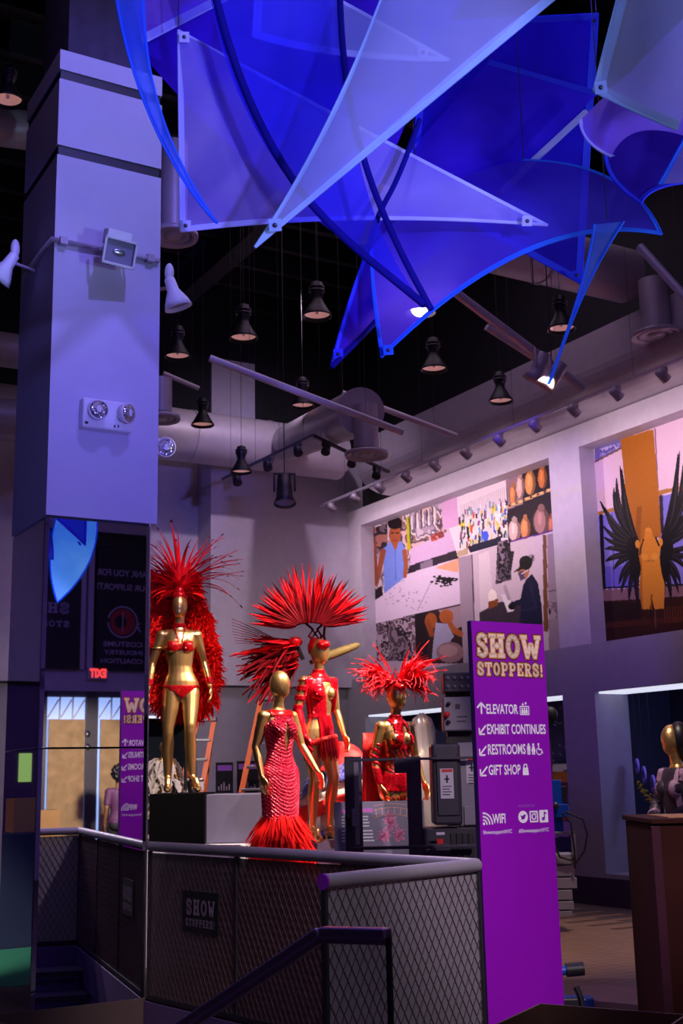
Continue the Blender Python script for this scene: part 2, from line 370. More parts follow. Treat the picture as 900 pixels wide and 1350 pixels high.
# ---- entrance wall behind the camera (seen in the mirror), left wall
we = MB()
we.rbox(SL, 5.3, TE-.2, TE, 0, 3.3); we.rbox(8.4, SW+1, TE-.2, TE, 0, 3.3)
we.rbox(SL, SW+1, TE-.2, TE, 5.75, ZC); we.rbox(SL, SW+1, TE-.2, TE, 3.0, 3.36)
we.rbox(SL, 3.2, TE-.2, TE, 3.3, 5.8)
struct('wall_entrance', we, 'wall_lilac')
wl = MB(); wl.rbox(SL-.2, SL, TE, 11.3, 0, ZC); wl.rbox(SL-.2, SL, 13.3, TB+1, 0, ZC); wl.rbox(SL-.2, SL, 11.3, 13.3, 3.1, ZC); struct('wall_left', wl, 'wall_purple')
# tall dark glazing above the doors with mullions; a banner hangs behind each pane
M['darkglass'] = mat('dark_glazing', (.012, .012, .02), .35)
gz = thing('window_glazing', 'x', 'window', RC(6.2, TE-.1, 3.36)); gz['kind'] = 'structure'; del gz['label']; del gz['category']; gz.name = 'window_1'
mu = MB()
for s in (3.25, 4.9, 5.35, 6.52, 6.66, 7.9): mu.rbox(s-.05, s+.05, TE-.08, TE+.06, 3.36, 5.75)
mu.build('window_frame', 'wall_lilac', gz)
gl = MB(); gl.rbox(3.2, SW+1, TE-.15, TE-.12, 3.36, 5.75); gl.build('pane', 'darkglass', gz)
# ---- ceiling
ce = MB(); ce.rbox(SL-.2, SW+1.5, TE-.3, TB+1.5, ZC, ZC+.2); ceil = struct('ceiling', ce, 'deck')
jb = MB()
for i in range(26):
    t = TE+.5+i*.75; jb.rbox(SL, SW+1, t-.05, t+.05, ZC-.34, ZC)
jj = jb.build('joist', 'joist', ceil); jj['kind'] = 'stuff'
gb = MB()
for s in (-4, 1.2, 6.6): gb.rbox(s-.14, s+.14, TE, TB, ZC-.75, ZC-.36)
gb.build('beam', 'joist', ceil)
# bulkhead running along the right wall
sf = MB(); s0, z0, z1 = 9.30, 5.72, 6.5; prof = []
for i in range(9):
    a = math.pi/2*i/8; prof.append((s0+.55-.55*math.cos(a)*1.0, z0+.35-.35*math.sin(a)))
poly = [(s0, z1)]+prof+[(SW+1.2, z0), (SW+1.2, z1)]
sf.prism([(p[0], p[1]) for p in poly], RC(0, TE, 0), (V, [0, 0, 1], U), 15.45-TE)
struct('ceiling_bulkhead', sf, 'duct')

# ================================================================== PILLAR
PS0, PS1, PT1 = 2.545, 3.42, 9.66
pl = MB()
pl.rbox(PS0, PS1, TM, PT1, 3.457, 6.375); pl.rbox(PS0, PS1, TM, PT1, 6.46, 7.04); pl.rbox(PS0, PS1, TM, PT1, 7.125, 7.30)
pl.rbox(PS0+.02, PS1-.02, TM+.02, PT1-.02, 6.37, 7.2)
pillar = struct('pillar', pl, 'pillar')
pb = MB(); pb.rbox(PS0+.012, PS1-.012, TM+.012, PT1-.012, 6.37, 6.465); pb.rbox(PS0+.012, PS1-.012, TM+.012, PT1-.012, 7.035, 7.13); pb.build('reveal', 'black', pillar)
pu = MB(); pu.rbox(PS0+.1, PS1-.1, TM+.12, PT1-.1, 7.25, ZC); M['rough_concrete'] = mat('rough_concrete', (.06, .045, .09), .9, bump=.5, bscale=9, var=.4); pu.build('upper_shaft', 'rough_concrete', pillar)
core = MB(); core.rbox(PS0+.03, PS1-.05, TM+.03, PT1-.03, -3, 3.46); core.build('core', 'black', pillar)
# mirror cladding: three tiers of panes on the two faces, small bevelled borders
def pane(o, a, b, h, nrm, bw=.03, th=.008, nm='mirror_pane', bz=.005):
    # pane spanning a (unit) by z, bevelled rim
    o = np.array(o); a = np.array(a); n = np.array(nrm); mb = MB(); z = np.array([0, 0, 1.])
    out = [o, o+a*b, o+a*b+z*h, o+z*h]; ins = [o+a*bw+z*bz+n*th, o+a*(b-bw)+z*bz+n*th, o+a*(b-bw)+z*(h-bz)+n*th, o+a*bw+z*(h-bz)+n*th]
    mb.add(out+ins, [(4, 5, 6, 7), (0, 1, 5, 4), (1, 2, 6, 5), (2, 3, 7, 6), (3, 0, 4, 7), (3, 2, 1, 0)]); return mb.build(nm, 'mirror', pillar)
tz_ = PT(120, 986, TM)[2]; tiers = [(-2.9, tz_-.002), (tz_+.002, 3.44)]
for z0, z1 in tiers:
    pane(RC(PS0+.0, TM+.012, z0), V, PS1-.055-PS0, z1-z0, -U)
    pane(RC(PS0+.012, TM+.02, z0), U, PT1-TM-.02, z1-z0, -V)
et = MB(); et.tube([RC(PS1-.05, TM+.03, -2.9), RC(PS1-.05, TM+.03, 3.6)], .012, 8); et.build('edge_trim', 'steel', pillar)
# conduit round the pillar with its bracket
cd = MB()
cd.tube([RC(PS0-.03, PT1-.2, 5.63), RC(PS0-.03, TM-.03, 5.63), RC(PS1-.02, TM-.03, 5.63)], .022, 8)
for s in (PS0+.06, PS0+.45, PS1-.1): cd.rbox(s-.03, s+.03, TM-.06, TM, 5.60, 5.66)
cdo = cd.build('conduit', 'duct'); tag(cdo, 'thin conduit wrapped round the lilac pillar at floodlight height', 'conduit')

def floodlight(c, face, label, up, sc=1.0):
    """box flood lamp at c, facing direction face"""
    c = np.array(c); f_ = np.array(face, float); f_ /= np.linalg.norm(f_); r = np.cross(f_, [0, 0, 1]); r /= np.linalg.norm(r); w = np.cross(r, f_)
    t = thing('floodlight', label, 'floodlight', c, group=None)
    h = MB(); a, b, d = .155*sc, .12*sc, .10*sc
    back = [c+r*x*a*.62+w*y*b*.62-f_*d for x, y in ((-1, -1), (1, -1), (1, 1), (-1, 1))]; fr = [c+r*x*a+w*y*b+f_*.03 for x, y in ((-1, -1), (1, -1), (1, 1), (-1, 1))]
    h.add(back+fr, [(3, 2, 1, 0), (0, 1, 5, 4), (1, 2, 6, 5), (2, 3, 7, 6), (3, 0, 4, 7)]); bev(h.build('housing', 'white', t), .012)
    fm = MB()
    for x0, y0, sx, sy in ((0, 1, 1, .14), (0, -1, 1, .14), (1, 0, .11, 1), (-1, 0, .11, 1)):
        fm.box(c+r*x0*a*.93+w*y0*b*.9+f_*.04, (2*a*sx if sx == 1 else .14*a, .02, 2*b if sy == 1 else .2*b), (r, f_, w))
    bev(fm.build('bezel', 'white', t), .004)
    g = MB(); g.box(c+f_*.02, (1.7*a, .006, 1.6*b), (r, f_, w)); g.build('lens', M['lens'], t)
    rf = MB(); rf.ell(c+f_*.025, (.4*a, .25*b, .012), (r, w, f_)); rf.build('reflector', 'steel', t)
    fin = MB(); fin.box(c+w*(b*1.05)-f_*.05, (1.5*a, .1*sc, .13*sc), (r, f_, w)); bev(fin.build('ballast_box', 'white', t), .01)
    br = MB(); br.tube([c-r*a*1.02, c-r*a*1.02-f_*.16], .012, 8); br.build('bracket_arm', 'duct', t); br = MB(); br.tube([c+r*a*1.02, c+r*a*1.02-f_*.16], .012, 8); br.build('bracket_arm', 'duct', t)
    return t
M['lens'] = mat('lamp_lens', (.30, .28, .42), .12, spec=.8)
pz = W(156, 335, st(W(70, 320, 8.8))[1]*0+8.9)
fl0 = PT(155, 333, TM-.22)
floodlight(fl0, -U*1+V*.12-np.array([0, 0, .35]), 'square white floodlight on the front face of the lilac pillar', 0, .9)
def cone_lamp(c, d, label):
    c = np.array(c); d = np.array(d, float); d /= np.linalg.norm(d); a = np.cross(d, [0, 0, 1]); a /= np.linalg.norm(a); b = np.cross(d, a)
    t = thing('floodlight', label, 'floodlight', c)
    h = MB(); h.lathe(c, [(.03, -.13), (.042, -.12), (.05, -.02), (.10, .08), (.115, .13), (.108, .13), (.095, .08), (.04, .0)], 20, (a, b, d)); h.build('housing', 'white', t)
    l = MB(); l.lathe(c, [(.001, .10), (.10, .10)], 20, (a, b, d)); l.build('lens', 'lens', t)
    k = MB(); k.ell(c-d*.12-np.array([0, 0, -.05]), (.038, .038, .085)); k.build('junction_knuckle', 'white', t)
    return t, c
lp = st(W(14, 345, 9.05)); t, c = cone_lamp(W(8, 352, 9.15), (-.55, .1, -.75), 'cone-shaped white floodlight on an arm off the left side of the pillar')
k = MB(); k.tube([c+np.array([0, 0, .06]), RC(PS0-.02, TM+.45, c[2]-.02)], .014, 8); k.build('arm', 'duct', t)
t, c = cone_lamp(W(229, 386, 9.25), (.25, .12, -.8), 'cone-shaped white floodlight on the right edge of the pillar')
k = MB(); k.tube([c+np.array([0, 0, .05]), RC(PS1-.02, TM+.3, c[2]+.12)], .016, 8); k.build('arm', 'duct', t)
# emergency light: box with two lamp heads
def em_head(c, d, t, r=.078):
    d = np.array(d, float); d /= np.linalg.norm(d); a = np.cross(d, [0, 0, 1]); a /= np.linalg.norm(a); b = np.cross(a, d); c = np.array(c)
    h = MB(); h.lathe(c, [(.001, -.06), (.04, -.055), (.07, -.02), (r, .015), (r, .03), (r*.9, .03)], 22, (a, b, d)); ho = h.build('lamp_head', 'white', t)
    l = MB(); l.lathe(c, [(r*.9, .026), (r*.75, .036), (r*.4, .044), (.001, .047)], 22, (a, b, d)); lo = l.build('lens', 'emlens', ho)
    q = MB(); q.box(c+d*.047, (.03, .05, .006), (a, b, d)); q.build('bulb', 'white', ho)
m, nt, b = new_mat('faceted_lens'); M['emlens'] = m; b.inputs['Roughness'].default_value = .18; b.inputs['Metallic'].default_value = .85; b.inputs['Base Color'].default_value = (.62, .62, .66, 1)
vo = nt.nodes.new('ShaderNodeTexVoronoi'); vo.inputs['Scale'].default_value = 55; tc = nt.nodes.new('ShaderNodeTexCoord'); nt.links.new(tc.outputs['Object'], vo.inputs['Vector']); bp = nt.nodes.new('ShaderNodeBump'); bp.inputs['Strength'].default_value = .9; bp.inputs['Distance'].default_value = .01
nt.links.new(vo.outputs['Distance'], bp.inputs['Height']); nt.links.new(bp.outputs[0], b.inputs['Normal'])
e0 = PT(140, 549, TM-.05); et_ = thing('emergency_light', 'white emergency light box with two round lamp heads on the pillar front', 'emergency light', e0)
eb = MB(); eb.box(e0, (.40, .10, .235), RAX); bev(eb.build('case', 'white', et_), .014)
em_head(PT(129, 541, TM-.15), -U+V*-.1, et_); em_head(PT(166, 545, TM-.16), -U+V*.55-np.array([0, 0, .1]), et_)
q = MB(); q.box(PT(114, 557, TM-.103), (.025, .006, .018), RAX); q.build('test_button', 'darkmetal', et_)
for px_ in (151, 156): q = MB(); q.box(PT(px_, 562, TM-.103), (.01, .006, .018), RAX); q.build('indicator_lamp', 'darkmetal', et_)
e1 = W(218, 590, 9.6); et2 = thing('emergency_lamp', 'single round emergency lamp head on the right side of the pillar', 'emergency light', e1)
em_head(e1, (.35, -1, -.15), et2, .082); q = MB(); q.tube([e1+np.array([0, .03, .05]), RC(PS1-.01, TM+.45, e1[2]+.12)], .02, 8); q.build('mount', 'white', et2)

# ================================================================== CEILING SERVICES
PI = math.pi
def duct(name, a, b, r, label, seams=True, mt='duct'):
    a = np.array(a, float); b = np.array(b, float); d = b-a; L = np.linalg.norm(d); d /= L
    t = thing(name, label, 'duct', (a+b)/2)
    mb = MB(); mb.tube([a, b], r, 28); mb.build('duct_shell', mt, t)
    if seams:
        n = int(L/1.25)
        for i in range(1, n+1):
            p = a+d*L*i/(n+1); sm = MB(); sm.tube([p-d*.015, p+d*.015], r+.012, 28, cap=True); sm.build('seam_band', mt, t)
    return t
def diffuser(px, py, Y, wpx, drop_to, label, rneck=None):
    c = W(px, py, Y); R = wpx/2/FPX*Y
    t = thing('ceiling_diffuser', label, 'diffuser', c); rn = rneck or R*.56
    n = MB(); n.tube([c+np.array([0, 0, .02]), np.array([c[0], c[1], drop_to])], rn, 24); n.build('neck', 'duct', t)
    rg = MB(); rg.lathe(c, [(rn, .06), (R*.98, .03), (R, 0), (R*.97, -.02), (R*.75, .0), (R*.72, .03)], 32); rg.build('outer_ring', 'duct', t)
    q = MB(); q.lathe(c, [(R*.70, .05), (R*.66, -.0), (R*.45, .01), (R*.42, .05)], 28); q.build('middle_ring', 'duct', t)
    q = MB(); q.lathe(c, [(R*.34, .04), (R*.30, -.01), (.001, -.0)], 24); q.build('centre_plate', 'duct', t)
    q = MB(); q.lathe(c, [(R*.74, .055), (.001, .055)], 24); q.build('throat', 'black', t)
    return t
# back duct and its branch
zc, tc_ = 6.38, TB-1.0
duct('air_duct', RC(-2.0, tc_, zc), RC(9.15, tc_, zc-.02), .38, 'long round lilac-grey air duct running along the back wall')
bs = st(PT(372, 575, tc_))[0]
duct('air_duct', RC(bs, tc_-.1, zc+.02), W(476, 548, 12.62)+np.array([0, 0, .05]), .26, 'short branch duct coming forward from the long back-wall duct', False)
diffuser(483, 600, 12.6, 60, W(480, 535, 12.6)[2], 'round diffuser on a drop pipe beneath the end of the branch duct')
diffuser(866, 443, 12.4, 74, W(866, 370, 12.4)[2], 'large round diffuser hanging at the far right of the ceiling')
diffuser(212, 552, 13.5, 54, W(212, 500, 13.5)[2], 'small round diffuser peeping out right of the pillar above the duct')
diffuser(228, 312, 10.6, 72, W(228, 190, 10.6)[2], 'round diffuser half hidden behind the pillar below the pale blue sail')
a = W(560, 318, 12.9); b = W(905, 380, 12.9); t_d = st(W(800, 360, 12.6))[1]; z_d = W(800, 358, 12.6)[2]
duct('air_duct', RC(5.6, t_d, z_d), RC(9.2, t_d, z_d), .30, 'round duct behind the sails feeding the large right-hand diffuser')
duct('air_duct', W(-120, 150, 11), W(34, 172, 11.6), .20, 'upper stub of duct at the left edge of the picture', False)
duct('air_duct', W(-140, 440, 14), W(40, 466, 14.6), .22, 'middle duct at the left edge beside the pillar', False)
duct('air_duct', W(-140, 530, 15), W(40, 552, 15.5), .24, 'lower duct at the left edge beside the pillar', False)
# square post rising behind the pendants
# conduits and truss pipes
def pipe(p0, Y0, p1, Y1, r, label, mt='rail', n=10):
    a, b = W(*p0, Y0), W(*p1, Y1); mb = MB(); mb.tube([a, b], r, n); o = mb.build('ceiling_pipe', mt); tag(o, label, 'pipe')
    w = MB()
    for k in (.2, .8):
        p = a+(b-a)*k; w.tube([p, np.array([p[0], p[1], ZC-.005])], .002, 5)
    w.build('hanger', 'black', o); return o
M['pipe'] = mat('pipe_paint', (.55, .50, .58), .45, .2)
pipe((276, 472), 11.5, (531, 570), 12.2, .036, 'longest pale pipe slung below the ceiling left of centre', 'pipe')
pipe((451, 518), 13.2, (602, 575), 13.4, .033, 'thin pipe slung between the branch duct and the track lights', 'pipe')
pipe((590, 378), 10.2, (768, 512), 10.8, .043, 'thick pipe passing above the pair of stage lights', 'pipe')
pipe((641, 431), 10.6, (722, 483), 10.9, .032, 'short spotted pipe just left of the pair of stage lights', 'pipe')
pipe((843, 325), 9.2, (912, 402), 9.0, .036, 'pale pipe at the upper right edge by the large diffuser', 'pipe')
pipe((215, 492), 14.2, (262, 512), 14.4, .03, 'short pipe right of the pillar above the back duct', 'pipe')
# high-bay pendants
def pendant(px, py, wpx, Y, label, first=[None]):
    c = W(px, py, Y); s = wpx/FPX*Y/.50
    t = thing('pendant_lamp', label, 'pendant lamp', c, group=None)
    if first[0] is None:
        d = {}
        mb = MB(); mb.lathe((0, 0, 0), [(.06, .62), (.10, .60), (.11, .38), (.09, .36), (.10, .28), (.17, .15), (.245, .03), (.25, 0), (.242, 0), (.17, .14)], 24); d['shade'] = (mb.mesh('shade'), 'black')
        mb = MB(); mb.lathe((0, 0, 0), [(.244, .012), (.20, .075), (.14, .14), (.06, .17), (.001, .175)], 24); d['reflector'] = (mb.mesh('reflector'), 'reflect')
        mb = MB(); mb.lathe((0, 0, 0), [(.09, .50), (.135, .50), (.135, .53), (.09, .53)], 16); mb.lathe((0, 0, 0), [(.09, .44), (.135, .44), (.135, .47), (.09, .47)], 16); d['heat_sink'] = (mb.mesh('heat_sink'), 'darkmetal')
        mb = MB(); mb.ell((0, 0, .11), (.035, .035, .06), n=10, m=6); d['bulb'] = (mb.mesh('bulb'), 'white')
        mb = MB(); mb.tube([(0, 0, 0), (0, 0, 1)], .003, 6); d['cord'] = (mb.mesh('cord'), 'black')
        for me, mt in d.values(): me.materials.append(M[mt])
        first[0] = d
    for k, (me, mt) in first[0].items():
        if k == 'cord': inst(k, me, t, (0, 0, .6*s), None, (1, 1, ZC-.005-c[2]-.6*s))
        else: inst(k, me, t, (0, 0, 0), None, (s, s, s))
    return t
m, nt, b = new_mat('lamp_reflector'); M['reflect'] = m; b.inputs['Metallic'].default_value = .5; b.inputs['Roughness'].default_value = .35
tc = nt.nodes.new('ShaderNodeTexCoord'); wv = nt.nodes.new('ShaderNodeTexNoise'); wv.inputs['Scale'].default_value = 9; nt.links.new(tc.outputs['Object'], wv.inputs['Vector'])
mx = nt.nodes.new('ShaderNodeMix'); mx.data_type = 'RGBA'; mx.inputs[6].default_value = (.75, .45, .42, 1); mx.inputs[7].default_value = (.85, .7, .72, 1); nt.links.new(wv.outputs[0], mx.inputs[0]); nt.links.new(mx.outputs[2], b.inputs['Base Color'])
b.inputs['Emission Color'].default_value = (1, .44, .40, 1); b.inputs['Emission Strength'].default_value = .28  # pinkish glow put into the reflector; the lamps are off
pend = [(10, 134, 46, 10.0, 'pendant lamp at the very left edge above the duct stub'),
 (418, 418, 42, 12.5, 'high-bay pendant right of the tip of the white sail'),
 (321, 447, 41, 12.8, 'high-bay pendant below the tip of the white sail'),
 (234, 471, 37, 13.4, 'high-bay pendant closest to the right edge of the pillar'),
 (399, 536, 34, 14.6, 'high-bay pendant over the junction of the branch duct'),
 (267, 561, 32, 15.0, 'high-bay pendant in front of the long back duct'),
 (572, 488, 38, 13.0, 'high-bay pendant under the teal point of the sail'),
 (660, 530, 35, 13.9, 'high-bay pendant lowest right, above the mural track'),
 (740, 435, 41, 12.0, 'high-bay pendant behind the dangling blue tail'),
 (318, 623, 30, 13.2, 'small clamp lamp on a diagonal arm before the back duct')]
for p in pend: pendant(*p)
def stage_lamp(px, py, Y, tgt, label, sc=1, mt='darkmetal'):
    c = W(px, py, Y); d = np.array(tgt)-c; d /= np.linalg.norm(d); a = np.cross(d, [0, 0, 1]); a /= np.linalg.norm(a); b = np.cross(a, d)
    t = thing('stage_light', label, 'stage light', c)
    mb = MB(); mb.lathe(c, [(.001, -.16*sc), (.06*sc, -.15*sc), (.07*sc, -.02*sc), (.075*sc, .06*sc), (.10*sc, .12*sc), (.095*sc, .12*sc), (.06*sc, .04*sc)], 18, (a, b, d)); mb.build('can', mt, t)
    mb = MB(); mb.lathe(c, [(.001, .07*sc), (.085*sc, .10*sc)], 18, (a, b, d)); mb.build('lens', 'lens', t)
    mb = MB(); mb.tube([c+a*.09*sc, c+a*.09*sc+np.array([0, 0, .16*sc]), c-a*.09*sc+np.array([0, 0, .16*sc]), c-a*.09*sc], .012*sc, 6); mb.build('yoke', mt, t)
    mb = MB(); mb.tube([c+np.array([0, 0, .16*sc]), np.array([c[0], c[1], ZC-.005])], .006, 6); mb.build('drop_rod', 'black', t)
    return t
STAGE = W(400, 950, 11)
stage_lamp(375, 648, 13.0, STAGE-np.array([0, 0, 6]), 'black stage light hanging alone before the back wall', 1.25)
stage_lamp(709, 486, 10.5, W(500, 900, 11), 'left grey stage light of the pair on the thick pipe', 1.0, 'duct')
stage_lamp(728, 497, 10.3, STAGE, 'right pale stage light of the pair on the thick pipe', 1.0, 'duct')
# track lights: rails with small heads
ORD = ['first', 'second', 'third', 'fourth', 'fifth', 'sixth', 'seventh', 'eighth', 'ninth', 'tenth', 'eleventh', 'twelfth']
def track(p0, p1, n, label, heads, hl, gr='track heads', mt='pipe', mh='duct'):
    a, b = p0, p1; mb = MB(); d = (b-a)/np.linalg.norm(b-a); e = np.cross(d, [0, 0, 1]); mb.box((a+b)/2, (np.linalg.norm(b-a), .04, .03), (d, e, np.cross(e, d)))
    t = tag(mb.build('lighting_track', mt), label, 'track')
    w = MB()
    for k in (.1, .37, .63, .9):
        p = a+(b-a)*k; w.tube([p, np.array([p[0], p[1], ZC-.005])], .002, 5)
    hg = w.build('hanger_wires', 'black', t); hg['kind'] = 'stuff'
    for i in range(n):
        p = a+(b-a)*((i+.5)/n)-np.array([0, 0, .02]); dn = heads/np.linalg.norm(heads)
        o = thing('track_head', ORD[i]+' '+hl, 'track light', p, group=gr)
        if i == 0:
            q = MB(); q.box(p-np.array([0, 0, .02]), (.10, .05, .05), (d, e, np.cross(e, d))); track.a = q.build('adapter', mh, o).data
            x = np.cross(dn, [0, 0, 1]); x /= np.linalg.norm(x); y = np.cross(x, dn)
            q = MB(); q.lathe(p-np.array([0, 0, .07]), [(.001, -.07), (.045, -.065), (.055, .06), (.05, .06), (.001, .05)], 14, (x, y, dn)); track.b = q.build('lamp_can', mh, o).data
        else: inst('adapter', track.a, o); inst('lamp_can', track.b, o)
ST = 8.45
ta, tb_ = PS(422, 667, ST), PS(905, 470, ST)
track(ta, tb_, 11, 'long pale lighting track running above the murals', (V*.75-np.array([0, 0, .5])), 'small track head from the room corner in the row above the murals', 'track heads above the murals')
track(W(292, 632, 13.6), W(412, 574, 13.6), 3, 'dark diagonal lighting track in front of the back duct', np.array([.2, -.6, -1.]), 'small head from the left on the diagonal track before the back duct', 'heads on the diagonal track', 'darkmetal', 'darkmetal')
track(W(412, 574, 13.6), W(512, 622, 14.6), 3, 'second arm of the diagonal track reaching the mural wall', np.array([-.2, -.6, -1.]), 'small head from the left on the track arm reaching the mural wall', 'heads on the track arm', 'darkmetal', 'darkmetal')

# ================================================================== SUSPENDED FABRIC SAILS
M['f_white'] = mat_fabric('sail_white', (.50, .60, .78), .42, (.66, .74, .86))  # sail colours hold the coloured light falling on whitish cloth
M['f_pale'] = mat_fabric('sail_pale_lilac', (.34, .27, .88), .36, (.62, .56, 1))
M['f_blue'] = mat_fabric('sail_blue', (.05, .015, .55), .28, (.13, .05, 1))
M['f_deep'] = mat_fabric('sail_deep_blue', (.02, .012, .42), .22, (.035, .02, .75))
M['f_clear'] = mat_fabric('sail_sheer_blue', (.05, .05, .9), .62, (.12, .10, 1))
M['f_cyan'] = mat_fabric('sail_cyan', (.06, .16, .9), .28, (.16, .36, 1))
M['f_teal'] = mat_fabric('sail_teal', (.07, .03, .70), .36, (.12, .10, .95))
M['f_violet'] = mat_fabric('sail_violet', (.34, .17, .95), .30, (.58, .36, 1)); M['f_sky'] = mat_fabric('sail_sky_blue', (.10, .34, .95), .2, (.25, .55, 1))
M['h_pale'] = mat_fabric('hem_pale', (.62, .66, 1), .12)
M['h_white'] = mat_fabric('hem_white', (.45, .66, .84), .08)
M['h_blue'] = mat_fabric('hem_blue', (.08, .10, 1), .1)
M['h_cyan'] = mat_fabric('hem_cyan', (.06, .25, 1), .1)
M['h_dark'] = mat_fabric('hem_dark', (.02, .016, .30), .15)
def bez(a, m, b, n):
    """quadratic curve from a to b passing through m at half way"""
    a, b = np.array(a), np.array(b); m = (a+b)/2 if m is None else np.array(m); c = 2*m-(a+b)/2
    q = np.linspace(0, 1, n)[:, None]; return (1-q)**2*a+2*q*(1-q)*c+q*q*b
def sail(label, P, mt, hem='h_pale', mids=(None,)*4, hw=.035, hems=(0, 1, 2, 3), grom=(), cable=None, n=22, group=None, bulge=0):
    w3 = lambda p: W(*p) if p is not None else None
    P3 = [w3(p) for p in P]; m3 = [w3(p) for p in mids]
    if len(P3) == 3: P3.append(P3[0]*1.0); m3 = list(m3[:3])+[None]; tri = True
    else: tri = False
    c0 = bez(P3[0], m3[0], P3[1], n); d1 = bez(P3[1], m3[1], P3[2], n); c1 = bez(P3[3], m3[2] if not tri else m3[2], P3[2], n) ; d0 = bez(P3[0], m3[3], P3[3], n)
    u_ = np.linspace(0, 1, n)[:, None, None]; v_ = np.linspace(0, 1, n)[None, :, None]
    G = (1-v_)*c0[:, None]+v_*c1[:, None]+(1-u_)*d0[None]+u_*d1[None]-((1-u_)*(1-v_)*P3[0]+u_*(1-v_)*P3[1]+u_*v_*P3[2]+(1-u_)*v_*P3[3])
    cen = G.mean((0, 1)); tow = CAM-cen; tow /= np.linalg.norm(tow)
    if bulge: G = G+tow*bulge*(np.sin(np.pi*u_)*np.sin(np.pi*v_))
    t = thing('fabric_sail', label, 'sail', [cen[0], cen[1], G[..., 2].min()], group=group)
    mb = MB(); mb.sheet(G); mb.build('cloth', mt, t)
    hm = MB()
    def strip(E, I):
        for sgn in (1, -1):
            o = tow*.004*sgn; hm.sheet(np.stack([E+o, I+o], 1))
        hm.tube([E[i] for i in range(len(E))], .006, 6)
    for h in hems:
        if h == 0: E, I = G[:, 0], G[:, -1]
        elif h == 1: E, I = G[-1], G[0]
        elif h == 2: E, I = G[:, -1], G[:, 0]
        else: E, I = G[0], G[-1]
        L = np.linalg.norm(I-E, axis=1, keepdims=True); k = np.minimum(1, hw/np.maximum(L, 1e-4))
        # follow the grid surface for the first step
        J = {0: G[:, 1], 1: G[-2], 2: G[:, -2], 3: G[1]}[h]; L2 = np.linalg.norm(J-E, axis=1, keepdims=True); k2 = np.minimum(1, hw/np.maximum(L2, 1e-4)); strip(E, E+(J-E)*np.minimum(k2, 1.0) if hw < L2.mean() else E+(I-E)*k)
    if hems: hm.build('hem', hem, t)
    for p in grom:
        c = W(*p)+tow*.01; a = np.cross(tow, [0, 0, 1]); a /= np.linalg.norm(a); b = np.cross(a, tow)
        g = MB(); g.box(c, (.045, .045, .006), (a, b, tow)); gg = g.build('corner_patch', hem, t)
        g = MB(); g.lathe(c+tow*.006, [(.001, .002), (.009, .002), (.009, 0)], 10, (a, b, tow)); g.build('grommet', 'darkmetal', gg)
    if cable:
        q = MB(); c = W(*cable); q.tube([c, np.array([c[0], c[1], ZC-.005])], .0025, 5); q.build('cable', 'black', t)
    return t, tow
def batten(t, pts, r, mt='h_dark', flat=None):
    mb = MB(); ps = [W(*p) for p in pts]
    # smooth the polyline
    q = np.array(ps); 
    for _ in range(3):
        nq = [q[0]]
        for i in range(len(q)-1): nq += [q[i]*.75+q[i+1]*.25, q[i]*.25+q[i+1]*.75]
        q = np.array(nq+[q[-1]])
    mb.tube(list(q), r, 8); return mb.build('batten', mt, t)
# back layers
sail('broad deep-blue sail stretched across the top behind all the others', [(180, 62, 5.6), (330, -60, 5.5), (640, -70, 5.8), (470, 330, 5.7)], 'f_blue', 'h_blue', (None, None, (540, 150, 5.8), (300, 190, 5.6)), hems=(0, 1), cable=(330, -60, 5.5), bulge=.1)
sail('dark-blue upright panel at upper right with a straight vertical right edge', [(560, 30, 6.0), (788, 18, 6.0), (766, 374, 6.1), (540, 250, 6.0)], 'f_deep', 'h_blue', (None, None, None, None), cable=(786, 18, 6.0), grom=((783, 28, 5.95), (760, 362, 6.05)))
t, tw = sail('large saturated-blue sail narrowing down to the lower left point', [(645, 80, 5.9), (790, 122, 5.9), (436, 484, 5.6), (548, 190, 5.8)], 'f_blue', 'h_blue', (None, (615, 292, 5.75), (484, 330, 5.65), None), hems=(0, 2), grom=((446, 466, 5.55),), bulge=.12, cable=(645, 80, 5.5))
batten(t, [(772, 148, 5.75), (690, 224, 5.68), (555, 352, 5.62), (508, 412, 5.58), (437, 484, 5.55)], .013)
q = MB(); q.tube([W(772, 148, 5.70), W(705, 210, 5.64), W(662, 252, 5.60)], .017, 8); q.build('pocket_sleeve', 'h_pale', t)
# pale left panel
sail('pale lilac triangular sail with its long point to the right', [(235, 40, 5.0), (722, 297, 5.1), (238, 305, 5.0)], 'f_pale', 'h_pale', ((455, 158, 5.05), (470, 289, 5.1), None), hw=.022, grom=((243, 49, 4.96), (245, 297, 4.96), (694, 291, 5.05)), cable=(235, 40, 5.0), bulge=.06)
# violet corner at the upper left
sail('violet sail corner with a pale slanting hem at upper left', [(165, -40, 5.3), (310, -50, 5.3), (306, -4, 5.3), (188, 57, 5.25)], 'f_violet', 'h_pale', hw=.05, hems=(2,), cable=(165, -40, 5.3))
# blue ribbon at the far left
sail('narrow bright-blue ribbon sail curling down the left side', [(146, -50, 4.6), (192, -50, 4.65), (286, 294, 4.6), (284, 293, 4.6)], 'f_cyan', 'h_cyan', (None, (206, 128, 4.65), None, (192, 140, 4.6)), hw=.012, hems=(1, 3), cable=(150, -50, 4.6), bulge=.04)
